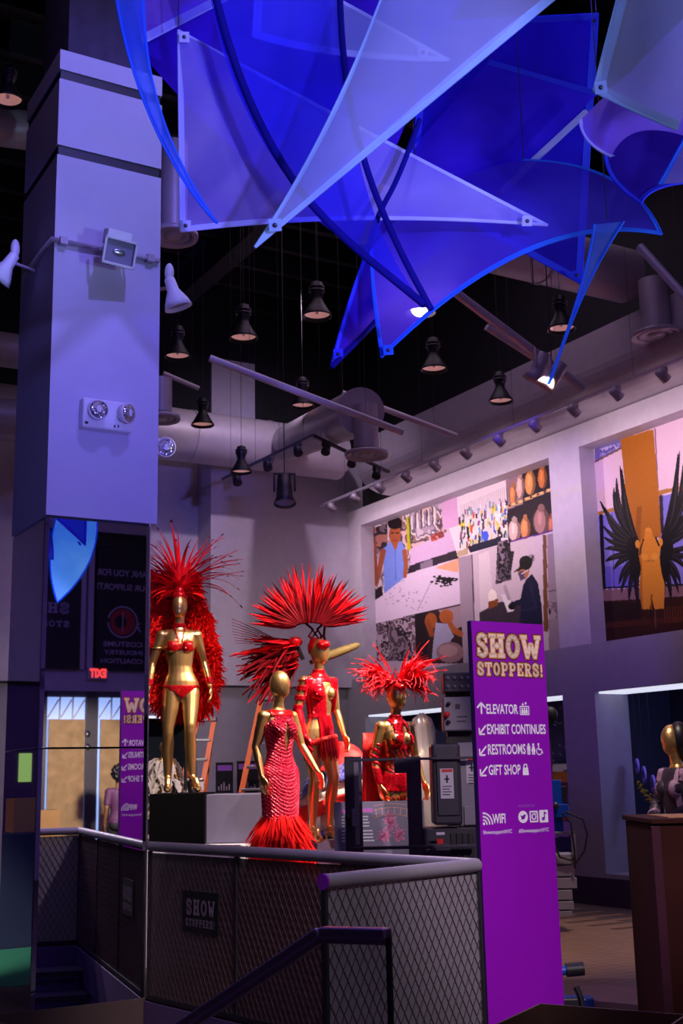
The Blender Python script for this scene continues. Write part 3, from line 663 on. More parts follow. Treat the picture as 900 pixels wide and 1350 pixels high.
# sheer blue sail with dark edges, tip by the lamp
t, tw = sail('sheer blue sail with two dark battens meeting at its lowest tip', [(272, -50, 4.75), (452, -50, 4.8), (560, 402, 4.7)], 'f_clear', 'h_dark', (None, (474, 215, 4.75), (352, 196, 4.7)), hems=(), cable=(452, -50, 4.8))
batten(t, [(272, -50, 4.72), (312, 100, 4.7), (372, 222, 4.68), (440, 305, 4.67), (560, 402, 4.66)], .017)
batten(t, [(446, -50, 4.76), (452, 90, 4.74), (478, 214, 4.72), (520, 318, 4.69), (568, 408, 4.65)], .014)
batten(t, [(553, 158, 4.95), (525, 235, 4.85), (497, 285, 4.8), (482, 338, 4.8)], .012)
# top centre pale piece
sail('small pale lilac sail with a pointed right end at the top centre', [(338, -40, 4.9), (440, -4, 4.95), (592, 79, 5.0), (333, 48, 4.9)], 'f_white', 'h_pale', (None, None, (450, 72, 4.95), None), hw=.035, grom=((557, 69, 4.95),), cable=(338, -40, 4.9))
# front lower sail with a teal point
t, tw = sail('broad blue sail swept to the right with a teal lower point', [(503, 471, 4.9), (486, 338, 5.0), (690, 211, 5.1), (872, 309, 4.9)], 'f_teal', 'h_cyan', (None, (560, 230, 5.1), (664, 352, 4.95), None), hw=.02, hems=(0,), grom=((512, 461, 4.86),), bulge=.1, cable=(690, 211, 5.1)) if False else sail('broad blue sail swept to the right with a teal lower point', [(690, 211, 5.6), (872, 309, 5.4), (503, 471, 5.3), (488, 330, 5.45)], 'f_teal', 'h_cyan', ((806, 236, 5.5), (696, 331, 5.35), (493, 400, 5.38), (575, 250, 5.55)), hw=.018, hems=(0, 1, 2), grom=((512, 461, 5.26),), bulge=.1, cable=(690, 211, 5.6))
# white sail in front
sail('large whitish sail in front with a long sharp tip pointing down left', [(520, -50, 4.1), (795, -55, 4.1), (336, 326, 4.2)], 'f_white', 'h_white', (None, (560, 140, 4.15), (437, 150, 4.18)), hw=.035, hems=(1, 2), grom=((363, 296, 4.15),), cable=(560, -50, 4.1), bulge=.05)
# right group
sail('pale cyan sail hanging at the upper right corner', [(826, -50, 4.3), (960, -50, 4.35), (893, 171, 4.3), (782, 120, 4.3)], 'f_white', 'h_white', (None, (920, 90, 4.3), (840, 148, 4.3), None), hw=.04, hems=(2, 3), grom=((792, 115, 4.26),), cable=(830, -50, 4.3), bulge=.08)
sail('violet curled sail under the pale cyan one', [(905, 20, 4.6), (930, 190, 4.6), (806, 206, 4.5), (764, 158, 4.5)], 'f_violet', 'h_pale', (None, (850, 172, 4.5), (776, 186, 4.5), (812, 112, 4.55)), hw=.015, hems=(2,), bulge=.1, cable=(905, 20, 4.6))
sail('blue sail behind the violet curl on the right edge', [(808, 160, 5.1), (960, 120, 5.1), (940, 240, 5.0), (845, 268, 5.0)], 'f_blue', 'h_blue', (None, None, (875, 246, 5.0), (800, 220, 5.05)), hw=.015, hems=(2, 3), cable=(890, 140, 5.1))
sail('pale blue sail tip at the right edge below the violet curl', [(960, 120, 4.7), (990, 235, 4.7), (868, 243, 4.7), (903, 180, 4.7)], 'f_pale', 'h_cyan', hw=.02, hems=(2,), cable=(950, 130, 4.7))
sail('long blue tail twisting down to a point by the stage lights', [(783, 296, 5.0), (822, 292, 5.0), (725, 506, 5.0), (722, 506, 5.0)], 'f_cyan', 'h_cyan', (None, (770, 386, 5.0), None, (763, 386, 5.0)), hw=.008, hems=(1, 3), cable=(800, 289, 5.0))
# sail seen only in the mirror: it hangs out of frame on the right
def mp(px, py, Yv): return MIR(W(px, py, Yv))
def sail_m(label, P, mids, mt):
    n = 22; P3 = [mp(*p) for p in P]; m3 = [mp(*p) if p else None for p in mids]
    c0 = bez(P3[0], m3[0], P3[1], n); d1 = bez(P3[1], m3[1], P3[2], n); c1 = bez(P3[3], m3[2], P3[2], n); d0 = bez(P3[0], m3[3], P3[3], n)
    u_ = np.linspace(0, 1, n)[:, None, None]; v_ = np.linspace(0, 1, n)[None, :, None]
    G = (1-v_)*c0[:, None]+v_*c1[:, None]+(1-u_)*d0[None]+u_*d1[None]-((1-u_)*(1-v_)*P3[0]+u_*(1-v_)*P3[1]+u_*v_*P3[2]+(1-u_)*v_*P3[3])
    t = thing('fabric_sail', label, 'sail', G.reshape(-1, 3).min(0)); mb = MB(); mb.sheet(G); mb.build('cloth', mt, t)
    h = MB(); h.tube(list(G[-1]), .01, 6); h.tube(list(G[0]), .01, 6); h.build('hem', 'h_cyan', t)
    q = MB(); c = G[0, 0]; q.tube([c, np.array([c[0], c[1], ZC-.005])], .0025, 5); q.build('cable', 'black', t); return t
sail_m('bright cyan-blue curled sail reflected in the upper pillar mirror', [(88, 640, 14.8), (120, 640, 14.8), (76, 794, 14.7), (75, 792, 14.7)], (None, (124, 724, 14.8), None, (67, 722, 14.8)), 'f_sky')
# warm spot lamp glowing through the cloth
gl_c = W(553, 398, 5.62)
lp = thing('stage_light', 'lamp glowing warm white through the lower tip of the sheer blue sail', 'stage light', gl_c)
q = MB(); q.lathe(gl_c, [(.001, .16), (.05, .15), (.055, 0), (.08, -.06), (.075, -.06), (.05, 0)], 16); q.build('can', 'darkmetal', lp)
M['bulb_on'] = mat('lit_bulb', (1, .9, .7), .4, emit=(1, .80, .5), estr=60)
q = MB(); q.ell(gl_c-np.array([0, 0, .03]), (.045, .045, .045)); q.build('bulb', 'bulb_on', lp); point('bulb_light', gl_c-np.array([0, .06, .05]), 9, (1, .78, .5), .04)
q = MB(); q.tube([gl_c+np.array([0, 0, .15]), np.array([gl_c[0], gl_c[1], ZC-.005])], .004, 6); q.build('drop_rod', 'black', lp)

# ================================================================== GUARD RAILS
M['mesh'] = mat('mesh_wire', (.15, .095, .10), .45, .6)
M['acrylic'] = mat_glass('smoky_acrylic', (.13, .045, .042), .20, .4); M['acrylic_pale'] = mat_glass('frosted_acrylic', (.30, .28, .33), .16, .35)  # near panel's paler copy has the front light put into its colour
M['clear'] = mat_glass('clear_glass', (.06, .07, .09), .86, .03)
def guard(a, b, label, ends, pm='acrylic'):
    a = RC(a[0], a[1], 0); b = RC(b[0], b[1], 0); d = b-a; L = np.linalg.norm(d); d /= L; nn = np.array([-d[1], d[0], 0]); z = np.array([0, 0, 1.])
    t = thing('guard_rail', label, 'railing', (a+b)/2)
    r = MB(); r.tube([a+z*1.045-d*.0, b+z*1.045], .035, 18); r.build('handrail', 'rail', t)
    if ends:
        q = MB(); q.tube([b+z*1.045, b+z*1.045+d*.012], .037, 18); q.build('end_cap', 'endcap', t)
    H_ = 1.0
    p = MB(); p.box((a+b)/2+z*.5, (L, .008, H_), (d, nn, z)); p.build('panel', pm, t)
    pitch = .056; sl = 1.75; wm = MB()                # diamonds taller than wide
    dz = L*sl
    k = -int(H_/ (pitch*sl))-1
    while k*pitch < L:
        for sg in (1, -1):
            x0 = k*pitch; x1 = x0+H_/sl
            y0, y1 = (0, H_) if sg > 0 else (H_, 0)
            xa, ya, xb, yb = x0, y0, x1, y1
            if xa < 0: ya += (yb-ya)*(-xa)/(xb-xa); xa = 0
            if xb > L: yb = ya+(yb-ya)*(L-xa)/(xb-xa); xb = L
            if xb > xa:
                for side in (-.008, .008):
                    A = a+d*xa+z*ya+nn*side; Bq = a+d*xb+z*yb+nn*side; e = Bq-A; l = np.linalg.norm(e)
                    if l > .01: e /= l; wm.box((A+Bq)/2, (l, .0038, .003), (e, np.cross(nn, e), nn))
        k += 1
    w = wm.build('wire_mesh', 'mesh', t); w['kind'] = 'stuff'
    n = max(2, int(round(L/1.1))+1)
    for i in range(n):
        c = a+d*(L*i/(n-1)); pm = MB(); pm.box(c+z*.51, (.018, .03, 1.0), (d, nn, z)); pm.build('post', 'darkmetal', t)
    bt = MB(); bt.box((a+b)/2+z*.012, (L, .04, .03), (d, nn, z)); bt.build('bottom_channel', 'darkmetal', t)
    return t, a, b, d, nn
M['endcap'] = mat('purple_endcap', (.25, .02, .45), .4)
g1, ga, gb_, gd, gn = guard((nC[0], nC[1]), (nM[0], nM[1]-.02), 'long mesh-panelled guard rail running back to the mirrored pillar', False)
g2 = guard((nC[0], nC[1]), (nN[0], nN[1]), 'short mesh-panelled guard rail nearest the purple sign', True, 'acrylic_pale')
# badge on the long rail (centre pixel 264,1199)
def on_plane(px, py, a, n):
    dd = ray(px, py); k = (np.array(a)-CAM).dot(n)/dd.dot(n); return CAM+dd*k
# ================================================================== LETTERING
def text_mesh(txt, w, h, bold=.012):
    cu = bpy.data.curves.new('t', 'FONT'); cu.body = txt; cu.size = 1; cu.offset = bold; cu.resolution_u = 3
    ob = bpy.data.objects.new('t', cu); me = bpy.data.meshes.new_from_object(ob); bpy.data.objects.remove(ob)
    n = len(me.vertices); co = np.empty(n*3); me.vertices.foreach_get('co', co); co = co.reshape(-1, 3)
    mn, mx = co.min(0), co.max(0); co = (co-mn)/np.maximum(mx-mn, 1e-6); fs = [tuple(p.vertices) for p in me.polygons]
    bpy.data.meshes.remove(me); return co[:, :2]*np.array([w, h]), fs
def put_text(mb, txt, o, ax, w, h, lift=.0015, bold=.012):
    co, fs = text_mesh(txt, w, h, bold); a, b, c = [np.array(q, float) for q in ax]; o = np.array(o, float)
    mb.add([o+a*x+b*y+c*lift for x, y in co], fs)
# marquee slab letters: strokes in a unit cell (x 0..1, y 0..1)
def _arc(cx, cy, rx, ry, a0, a1, n=9):
    return [(cx+rx*math.cos(R_(a0+(a1-a0)*i/n)), cy+ry*math.sin(R_(a0+(a1-a0)*i/n))) for i in range(n+1)]
SLAB = {
 'S': ([(.16, _arc(.5, .73, .30, .19, 10, 270)+_arc(.5, .27, .31, .19, 90, -170)[1:], 1)], [(.74, .62, .18, .30), (.10, .08, .18, .30)]),
 'H': ([(.13, [(.24, .08), (.24, .92)], 0), (.13, [(.76, .08), (.76, .92)], 0), (.09, [(.24, .5), (.76, .5)], 0)], [(.02, 0, .44, .17), (.54, 0, .44, .17), (.02, .83, .44, .17), (.54, .83, .44, .17), (.44, .38, .12, .24)]),
 'O': ([(.14, _arc(.5, .5, .34, .40, 0, 360, 22), 1)], []),
 'W': ([(.10, [(.13, .92), (.31, .08)], 0), (.09, [(.31, .06), (.5, .66)], 0), (.10, [(.5, .66), (.69, .06)], 0), (.09, [(.69, .08), (.87, .92)], 0)], [(.0, .84, .32, .16), (.68, .84, .32, .16), (.24, .0, .14, .14), (.62, .0, .14, .14)]),
 'T': ([(.14, [(.5, .05), (.5, .95)], 0), (.09, [(.06, .92), (.94, .92)], 0)], [(.26, 0, .48, .16), (.02, .66, .16, .32), (.82, .66, .16, .32)]),
 'P': ([(.13, [(.26, .05), (.26, .95)], 0), (.12, [(.26, .9)]+_arc(.56, .67, .28, .23, 90, -90)+[(.26, .44)], 1)], [(.02, 0, .50, .16), (.02, .86, .3, .14)]),
 'E': ([(.13, [(.26, .05), (.26, .95)], 0), (.08, [(.1, .92), (.86, .92)], 0), (.08, [(.1, .08), (.86, .08)], 0), (.08, [(.26, .5), (.62, .5)], 0)], [(.76, .68, .15, .30), (.76, .02, .15, .30), (.56, .36, .12, .28)]),
 'R': ([(.12, [(.24, .05), (.24, .95)], 0), (.11, [(.24, .9)]+_arc(.54, .70, .26, .20, 90, -90)+[(.24, .5)], 1), (.11, [(.5, .5), (.8, .08)], 0)], [(.02, 0, .44, .16), (.02, .86, .3, .14), (.68, 0, .30, .15)]),
 '!': ([(.20, [(.5, .36), (.5, .92)], 0)], [(.28, .0, .44, .2)])}
def slab_letter(mb, ch, o, ax, x0, y0, w, h, e, lift):
    """e inflates the strokes (metres); the letter cell is w x h at (x0, y0)"""
    a, b, c = [np.array(q, float) for q in ax]; o = np.array(o, float); k = 0
    st_, slabs = SLAB[ch]
    def quad(ps):
        mb.add([o+a*x+b*y+c*lift for x, y in ps], [tuple(range(len(ps)))])
    for hw, pts, closed in st_:
        P = [np.array([x0+x*w, y0+y*h]) for x, y in pts]; r = hw*min(w, h)*1.02+e
        for i in range(len(P)-1):
            d = P[i+1]-P[i]; L = np.linalg.norm(d)
            if L < 1e-6: continue
            d /= L; n = np.array([-d[1], d[0]]); quad([P[i]-n*r, P[i+1]-n*r, P[i+1]+n*r, P[i]+n*r])
            if i: quad([P[i]+r*np.array([math.cos(q), math.sin(q)]) for q in np.linspace(0, 2*math.pi, 9)[:-1]])
    for x, y, sw, sh in slabs:
        quad([(x0+x*w-e, y0+y*h-e), (x0+(x+sw)*w+e, y0+y*h-e), (x0+(x+sw)*w+e, y0+(y+sh)*h+e), (x0+x*w-e, y0+(y+sh)*h+e)])
def slab_word(parent, word, o, ax, cells, e1, e2, mats, bulbs=True):
    layers = [(e1, .0010, mats[0], 'letter_shadow'), (e2, .0018, mats[1], 'letter_rim'), (0, .0026, mats[2], 'lettering')]  # printed dark outline, then rim, then letter face
    for e, lift, mt, nm in layers:
        if mt is None: continue
        mb = MB()
        for ch, (x0, y0, w, h) in zip(word, cells): slab_letter(mb, ch, o, ax, x0, y0, w, h, e, lift)
        q = mb.build(nm, mt, parent); q['kind'] = 'stuff' if nm != 'lettering' else 'stuff'
    if bulbs:
        mb = MB(); a, b, c = ax
        for ch, (x0, y0, w, h) in zip(word, cells):
            for hw, pts, cl in SLAB[ch][0]:
                P = np.array(pts); L = np.r_[0, np.cumsum(np.linalg.norm(np.diff(P, axis=0), axis=1))]
                for q in np.linspace(0, L[-1], max(2, int(L[-1]*5)+1)):
                    x = np.interp(q, L, P[:, 0]); y = np.interp(q, L, P[:, 1]); cc = o+a*(x0+x*w)+b*(y0+y*h)
                    mb.lathe(cc, [(.001, .0036), (.055*h, .0030)], 8, ax)
        q = mb.build('bulb_dots', 'cream', parent); q['kind'] = 'stuff'
def disc(mb, o, ax, x, y, rx, ry=None, lift=.002, n=18):
    a, b, c = ax; ry = ry or rx; mb.add([o+a*(x+rx*math.cos(2*math.pi*k/n))+b*(y+ry*math.sin(2*math.pi*k/n))+c*lift for k in range(n)], [tuple(range(n))])
def poly2(mb, o, ax, pts, lift=.002):
    a, b, c = ax; mb.add([o+a*x+b*y+c*lift for x, y in pts], [tuple(range(len(pts)))])
def line2(mb, o, ax, pts, r, lift=.002):
    for p, q in zip(pts[:-1], pts[1:]):
        p, q = np.array(p), np.array(q); d = q-p; d = d/np.linalg.norm(d); n = np.array([-d[1], d[0]]); p = p-d*r*.3; q = q+d*r*.3
        poly2(mb, o, ax, [p-n*r, q-n*r, q+n*r, p+n*r], lift)
M['cream'] = mat('print_cream', (.95, .86, .72), .5, var=.02)
M['slabmid'] = mat('print_orange', (.62, .22, .06), .5, var=.1)
M['slabin'] = mat('print_peach', (.95, .70, .48), .5, var=.12, scale=30)
M['slabdark'] = mat('print_dark_brown', (.035, .008, .03), .5)
M['ink_white'] = mat('print_white', (.92, .90, .95), .5, var=.02)
M['ink_violet'] = mat('print_violet', (.32, .10, .55), .5)
M['sign'] = mat('sign_purple', (.28, .003, .47), .42, var=.05, spec=.35)
M['sign_edge'] = mat('sign_edge', (.05, .01, .12), .6)

# ------------------------------------------------------------------ purple wayfinding sign
TS = 5.76
sg0 = st(PT(620.7, 818, TS)); sgw = .536; sz1 = sg0[2]
sign = thing('wayfinding_sign', 'tall purple wayfinding sign with white lettering standing by the rail corner', 'sign', RC(sg0[0]+sgw/2, TS+.02, 0))
q = MB(); q.rbox(sg0[0], sg0[0]+sgw, TS+.002, TS+.040, .02, sz1); q.build('core_board', 'sign_edge', sign)
q = MB(); q.rbox(sg0[0]+.001, sg0[0]+sgw-.001, TS, TS+.003, .021, sz1-.001); q.build('front_face', 'sign', sign)
q = MB(); q.rbox(sg0[0]+.001, sg0[0]+sgw-.001, TS+.039, TS+.042, .021, sz1-.001); q.build('back_face', 'sign', sign)
q = MB(); q.rbox(sg0[0]-.03, sg0[0]+sgw+.03, TS-.09, TS+.13, 0, .02); q.build('foot_plate', 'darkmetal', sign)
FX = (V, np.array([0, 0, 1.]), -U); FO = RC(sg0[0], TS, 0)             # front: x along V
BX = (-V, np.array([0, 0, 1.]), U); BO = RC(sg0[0]+sgw, TS+.042, 0)     # back
def sxy(px, py):
    p = st(PT(px, py, TS)); return p[0]-sg0[0], p[2]
def sbox(l, t_, r, b_):        # pixel box -> local x, z, w, h
    x0, za = sxy(l, b_); x1, zb = sxy(r, t_); _, zc = sxy(l, t_); return x0, za, x1-x0, zc-za
cells = []
for (l, t_, r, b_) in ((628, 834, 642, 866), (644.5, 835, 664, 866), (667, 837, 684, 868), (686.5, 838, 711.5, 868.5)): cells.append(sbox(l, t_, r, b_))
zb = np.mean([c[1] for c in cells]); hb = np.mean([c[3] for c in cells]); cells = [(c[0], zb, c[2], hb) for c in cells]
x0, z0, w0, h0 = sbox(628, 872.5, 714.5, 890); cw = w0/8.45
cells2 = [(x0+i*cw+.004, z0, cw*.86, h0) for i in range(8)]+[(x0+8*cw+.002, z0, cw*.42, h0)]
smats = ('slabdark', 'slabmid', 'slabin')
def rows(parent, O, A, flip):
    mb = MB(); vi = MB()
    fx = (lambda x, w: sgw-x-w) if flip else (lambda x, w: x)
    for txt, l, t_, r, b_ in (('ELEVATOR', 641, 928, 682, 941.3), ('EXHIBIT CONTINUES', 642, 954.5, 718.4, 968), ('RESTROOMS', 643, 981, 692, 995), ('GIFT SHOP', 644, 1008.3, 685.5, 1022), ('WIFI', 649, 1073, 665.5, 1086), ('ShowstoppersNYC', 636.7, 1095, 674.5, 1101.5), ('#ShowstoppersNYC', 683.6, 1093, 723, 1099.5)):
        x, z, w, h = sbox(l, t_, r, b_); put_text(mb, txt, O+A[0]*fx(x, w)+A[1]*z, A, w, h, bold=.022 if h > .04 else .005)
    x, z, w, h = sbox(683, 1061, 704, 1064.5); put_text(vi, 'FOLLOW US!', O+A[0]*fx(x, w)+A[1]*z, A, w, h)
    # arrows
    for i, (l, t_, r, b_) in enumerate(((629, 926.5, 639, 941), (631.5, 956.7, 639.7, 968), (632, 984, 640.3, 995.5), (633, 1011, 641.7, 1022.5))):
        x, z, w, h = sbox(l, t_, r, b_); x = fx(x, w); o = O
        if i == 0:
            line2(mb, o, A, [(x+w/2, z), (x+w/2, z+h)], .0055); line2(mb, o, A, [(x, z+h*.55), (x+w/2, z+h), (x+w, z+h*.55)], .0055)
        else:
            g = (lambda q: x+w-q) if flip else (lambda q: x+q)
            line2(mb, o, A, [(g(w), z+h), (g(0), z)], .005); line2(mb, o, A, [(g(0), z+h*.7), (g(0), z), (g(w*.8), z)], .005)
    # elevator pictogram
    x, z, w, h = sbox(685.5, 926, 696, 942); x = fx(x, w); a_ = O
    line2(mb, a_, A, [(x, z), (x+w, z), (x+w, z+h*.66), (x, z+h*.66), (x, z)], .003)
    for k in (.25, .5, .75):
        disc(mb, a_, A, x+w*k, z+h*.48, .006); poly2(mb, a_, A, [(x+w*k-.007, z+h*.08), (x+w*k+.007, z+h*.08), (x+w*k+.007, z+h*.38), (x+w*k-.007, z+h*.38)])
    poly2(mb, a_, A, [(x+w*.2, z+h*.76), (x+w*.46, z+h*.76), (x+w*.33, z+h)]); poly2(mb, a_, A, [(x+w*.54, z+h), (x+w*.8, z+h), (x+w*.67, z+h*.76)])
    # man, woman, wheelchair
    x, z, w, h = sbox(695, 980, 714, 995); x = fx(x, w)
    for k, sk in ((.09, 0), (.40, 1)):
        cx = x+w*k; disc(mb, a_, A, cx, z+h*.9, .0075)
        if sk: poly2(mb, a_, A, [(cx-.016, z+h*.3), (cx+.016, z+h*.3), (cx+.006, z+h*.78), (cx-.006, z+h*.78)])
        else: poly2(mb, a_, A, [(cx-.012, z+h*.38), (cx+.012, z+h*.38), (cx+.012, z+h*.78), (cx-.012, z+h*.78)])
        for q in (-.006, .006): poly2(mb, a_, A, [(cx+q-.0045, z), (cx+q+.0045, z), (cx+q+.0045, z+h*.4), (cx+q-.0045, z+h*.4)])
    cx = x+w*.80; disc(mb, a_, A, cx-.006, z+h*.92, .007); line2(mb, a_, A, [(cx-.006, z+h*.8), (cx-.004, z+h*.45), (cx+.014, z+h*.45), (cx+.024, z+h*.12)], .004)
    line2(mb, a_, A, [(cx+.020*math.cos(q)-.002, z+h*.30+.020*math.sin(q)) for q in np.linspace(2.2, 6.2, 12)], .0032)
    # shopping bag
    x, z, w, h = sbox(688.5, 1007, 696, 1022); x = fx(x, w)
    poly2(mb, a_, A, [(x, z), (x+w, z), (x+w*.9, z+h*.66), (x+w*.1, z+h*.66)]); line2(mb, a_, A, [(x+w*.25, z+h*.66), (x+w*.3, z+h*.95), (x+w*.7, z+h*.95), (x+w*.75, z+h*.66)], .0035)
    # wifi fan
    x, z, w, h = sbox(636, 1072, 648, 1088); x = fx(x, w); x = x if not flip else x
    disc(mb, a_, A, x+w*.12, z+h*.12, w*.12)
    for rr in (.38, .66, .95): line2(mb, a_, A, [(x+w*.05+w*rr*math.cos(q), z+h*.05+h*rr*math.sin(q)) for q in np.linspace(0, math.pi/2, 8)], .0045)
    # round bird, camera square and note square
    x, z, w, h = sbox(683, 1069, 695, 1085.5); x = fx(x, w); pu = MB(); disc(mb, a_, A, x+w/2, z+h/2, w/2, h/2)
    disc(pu, a_, A, x+w*.5, z+h*.46, w*.2, h*.15, .003); disc(pu, a_, A, x+w*.64, z+h*.60, w*.12, h*.1, .003); poly2(pu, a_, A, [(x+w*.2, z+h*.66), (x+w*.36, z+h*.36), (x+w*.56, z+h*.5)], .003); poly2(pu, a_, A, [(x+w*.22, z+h*.3), (x+w*.55, z+h*.3), (x+w*.5, z+h*.45)], .003); poly2(pu, a_, A, [(x+w*.72, z+h*.64), (x+w*.84, z+h*.66), (x+w*.72, z+h*.56)], .003)
    x, z, w, h = sbox(698, 1068.5, 708.5, 1085); x = fx(x, w); line2(mb, a_, A, [(x+w*.08, z+h*.1), (x+w*.92, z+h*.1), (x+w*.92, z+h*.9), (x+w*.08, z+h*.9), (x+w*.08, z+h*.1)], .0045)
    line2(mb, a_, A, [(x+w*.5+w*.22*math.cos(q), z+h*.5+h*.22*math.sin(q)) for q in np.linspace(0, 2*math.pi, 14)], .004); disc(mb, a_, A, x+w*.76, z+h*.76, w*.06)
    x, z, w, h = sbox(711, 1068, 721.5, 1084.5); x = fx(x, w); poly2(mb, a_, A, [(x, z), (x+w, z), (x+w, z+h), (x, z+h)]); disc(pu, a_, A, x+w*.42, z+h*.3, w*.17, h*.14, .003)
    line2(pu, a_, A, [(x+w*.56, z+h*.3), (x+w*.56, z+h*.84), (x+w*.78, z+h*.68)], .004, .003)
    q = mb.build('white_lettering', 'ink_white', parent); q['kind'] = 'stuff'; q = pu.build('icon_cutouts', 'sign', parent); q['kind'] = 'stuff'; q = vi.build('violet_lettering', 'ink_violet', parent); q['kind'] = 'stuff'
slab_word(sign, 'SHOW', FO, FX, cells, .011, .006, smats); slab_word(sign, 'STOPPERS!', FO, FX, cells2, .009, .005, smats); rows(sign, FO, FX, False)
slab_word(sign, 'SHOW', BO, BX, cells, .011, .006, smats); slab_word(sign, 'STOPPERS!', BO, BX, cells2, .009, .005, smats); rows(sign, BO, BX, True)
# ------------------------------------------------------------------ badge on the long rail
gq = gn if (CAM-ga).dot(gn) > 0 else -gn
bax = (np.cross(np.array([0, 0, 1.]), gq), np.array([0, 0, 1.]), gq)
po = ga+gq*.012
c00 = on_plane(241, 1227, po, gq); c10 = on_plane(288, 1227, po, gq); c01 = on_plane(241, 1173, po, gq)
bw_, bh_ = (c10-c00).dot(bax[0]), c01[2]-c00[2]
badge = thing('rail_badge', 'small black plate lettered in two lines on the long rail', 'sign', c00+bax[0]*bw_/2)
q = MB(); q.box(c00+bax[0]*bw_/2+np.array([0, 0, bh_/2]), (bw_, .006, bh_), (bax[0], gq, bax[1])); q.build('plate', 'black', badge)
bo = c00+gq*.003
M['dimcream'] = mat('print_dull_lilac', (.42, .30, .40), .6)
slab_word(badge, 'SHOW', bo, bax, [(bw_*(.10+.21*i), bh_*.42, bw_*.18, bh_*.38) for i in range(4)], 0, 0, (None, None, 'dimcream'), False)
slab_word(badge, 'STOPPERS!', bo, bax, [(bw_*(.09+.098*i), bh_*.14, bw_*(.082 if i < 8 else .04), bh_*.19) for i in range(9)], 0, 0, (None, None, 'dimcream'), False)
# ------------------------------------------------------------------ stair handrail with glass
hp = [W(512, 1231, 4.55), W(424, 1229, 4.72), W(232, 1358, 5.45)]
hr = thing('stair_handrail', 'dark steel stair handrail with a glass infill sloping down to the left', 'handrail', np.array([hp[1][0], hp[1][1], 0]))
def flat_rail(mb, a, b, w, h):
    d = b-a; L = np.linalg.norm(d); d /= L; s_ = np.cross(d, [0, 0, 1]); s_ /= np.linalg.norm(s_); mb.box((a+b)/2, (L, w, h), (d, s_, np.cross(s_, d)))
M['railsteel'] = mat('rail_dark_steel', (.44, .36, .52), .28, .8)
q = MB(); flat_rail(q, hp[0], hp[1], .055, .04); bev(q.build('handrail', 'railsteel', hr), .01, 3)
q = MB(); flat_rail(q, hp[1], hp[2], .055, .04); bev(q.build('handrail', 'railsteel', hr), .01, 3)
for i in (0, 1):
    a, b = hp[i], hp[i+1]; g = MB(); d = (b-a)/np.linalg.norm(b-a); s_ = np.cross(d, [0, 0, 1]); s_ /= np.linalg.norm(s_); z = np.array([0, 0, 1])
    lo = .95; pts = [a-z*.02, b-z*.02, b-z*lo, a-z*lo]; g.add([p+s_*.006 for p in pts]+[p-s_*.006 for p in pts], [(0, 1, 2, 3), (7, 6, 5, 4), (0, 4, 5, 1), (1, 5, 6, 2), (2, 6, 7, 3), (3, 7, 4, 0)]); g.build('glass_infill', 'clear', hr)
q = MB(); q.tube([hp[0]-np.array([0, 0, .01]), hp[0]-np.array([0, 0, .95])], .012, 10); q.build('post', 'darkmetal', hr)
q = MB(); flat_rail(q, hp[0]-np.array([0, 0, .028]), hp[1]-np.array([0, 0, .028]), .02, .02); flat_rail(q, hp[1]-np.array([0, 0, .028]), hp[2]-np.array([0, 0, .028]), .02, .02); q.build('glazing_channel', 'steel', hr)

# ================================================================== LIFT, CRATES AND TOOLS RIGHT OF THE STAIRWELL
def prect(mb, x0, y0, x1, y1, Y, dep):
    a, b = W(x0, y1, Y), W(x1, y0, Y); mb.box(((a[0]+b[0])/2, Y+dep/2, (a[2]+b[2])/2), (b[0]-a[0], dep, b[2]-a[2]))
YL = 9.0
lift = thing('personnel_lift', 'dark grey personnel lift with a gated cage beside the purple sign', 'lift', np.array([W(560, 1100, YL)[0], YL+.3, 0]))
def lp_box(name, mt, x0, y0, x1, y1, Y, dep, bw_=.004, parent=None):
    q = MB(); prect(q, x0, y0, x1, y1, Y, dep); return bev(q.build(name, mt, parent or lift), bw_)
M['liftgrey'] = mat('lift_charcoal', (.045, .04, .055), .42, .3)
M['liftlight'] = mat('lift_grey', (.22, .20, .24), .45, .1)
for (x0, y0, x1, y1) in ((457, 997, 466, 1118), (541, 997, 554, 1122)): lp_box('cage_post', 'liftgrey', x0, y0, x1, y1+60, YL, .05)
lp_box('cage_rail', 'liftgrey', 460, 997, 628, 1004, YL-.002, .045); lp_box('cage_rail', 'liftgrey', 460, 1113, 628, 1121, YL-.002, .045)
lp_box('gate_stile', 'liftlight', 467, 1003, 472, 1114, YL+.01, .03)
lp_box('hinge_block', 'liftgrey', 520, 1000, 541, 1019, YL-.02, .05)
q = MB(); kc = W(459, 1079, YL-.03); q.ell(kc, (.024, .03, .032)); q.build('latch_knob', 'black', lift)
lp_box('latch_plate', 'liftlight', 464, 1066, 470, 1090, YL-.01, .03)
lp_box('floor_pan', 'liftgrey', 455, 1180, 628, 1190, YL, .62)
lp_box('cage_post', 'liftgrey', 470, 997, 476, 1180, YL+.55, .04)
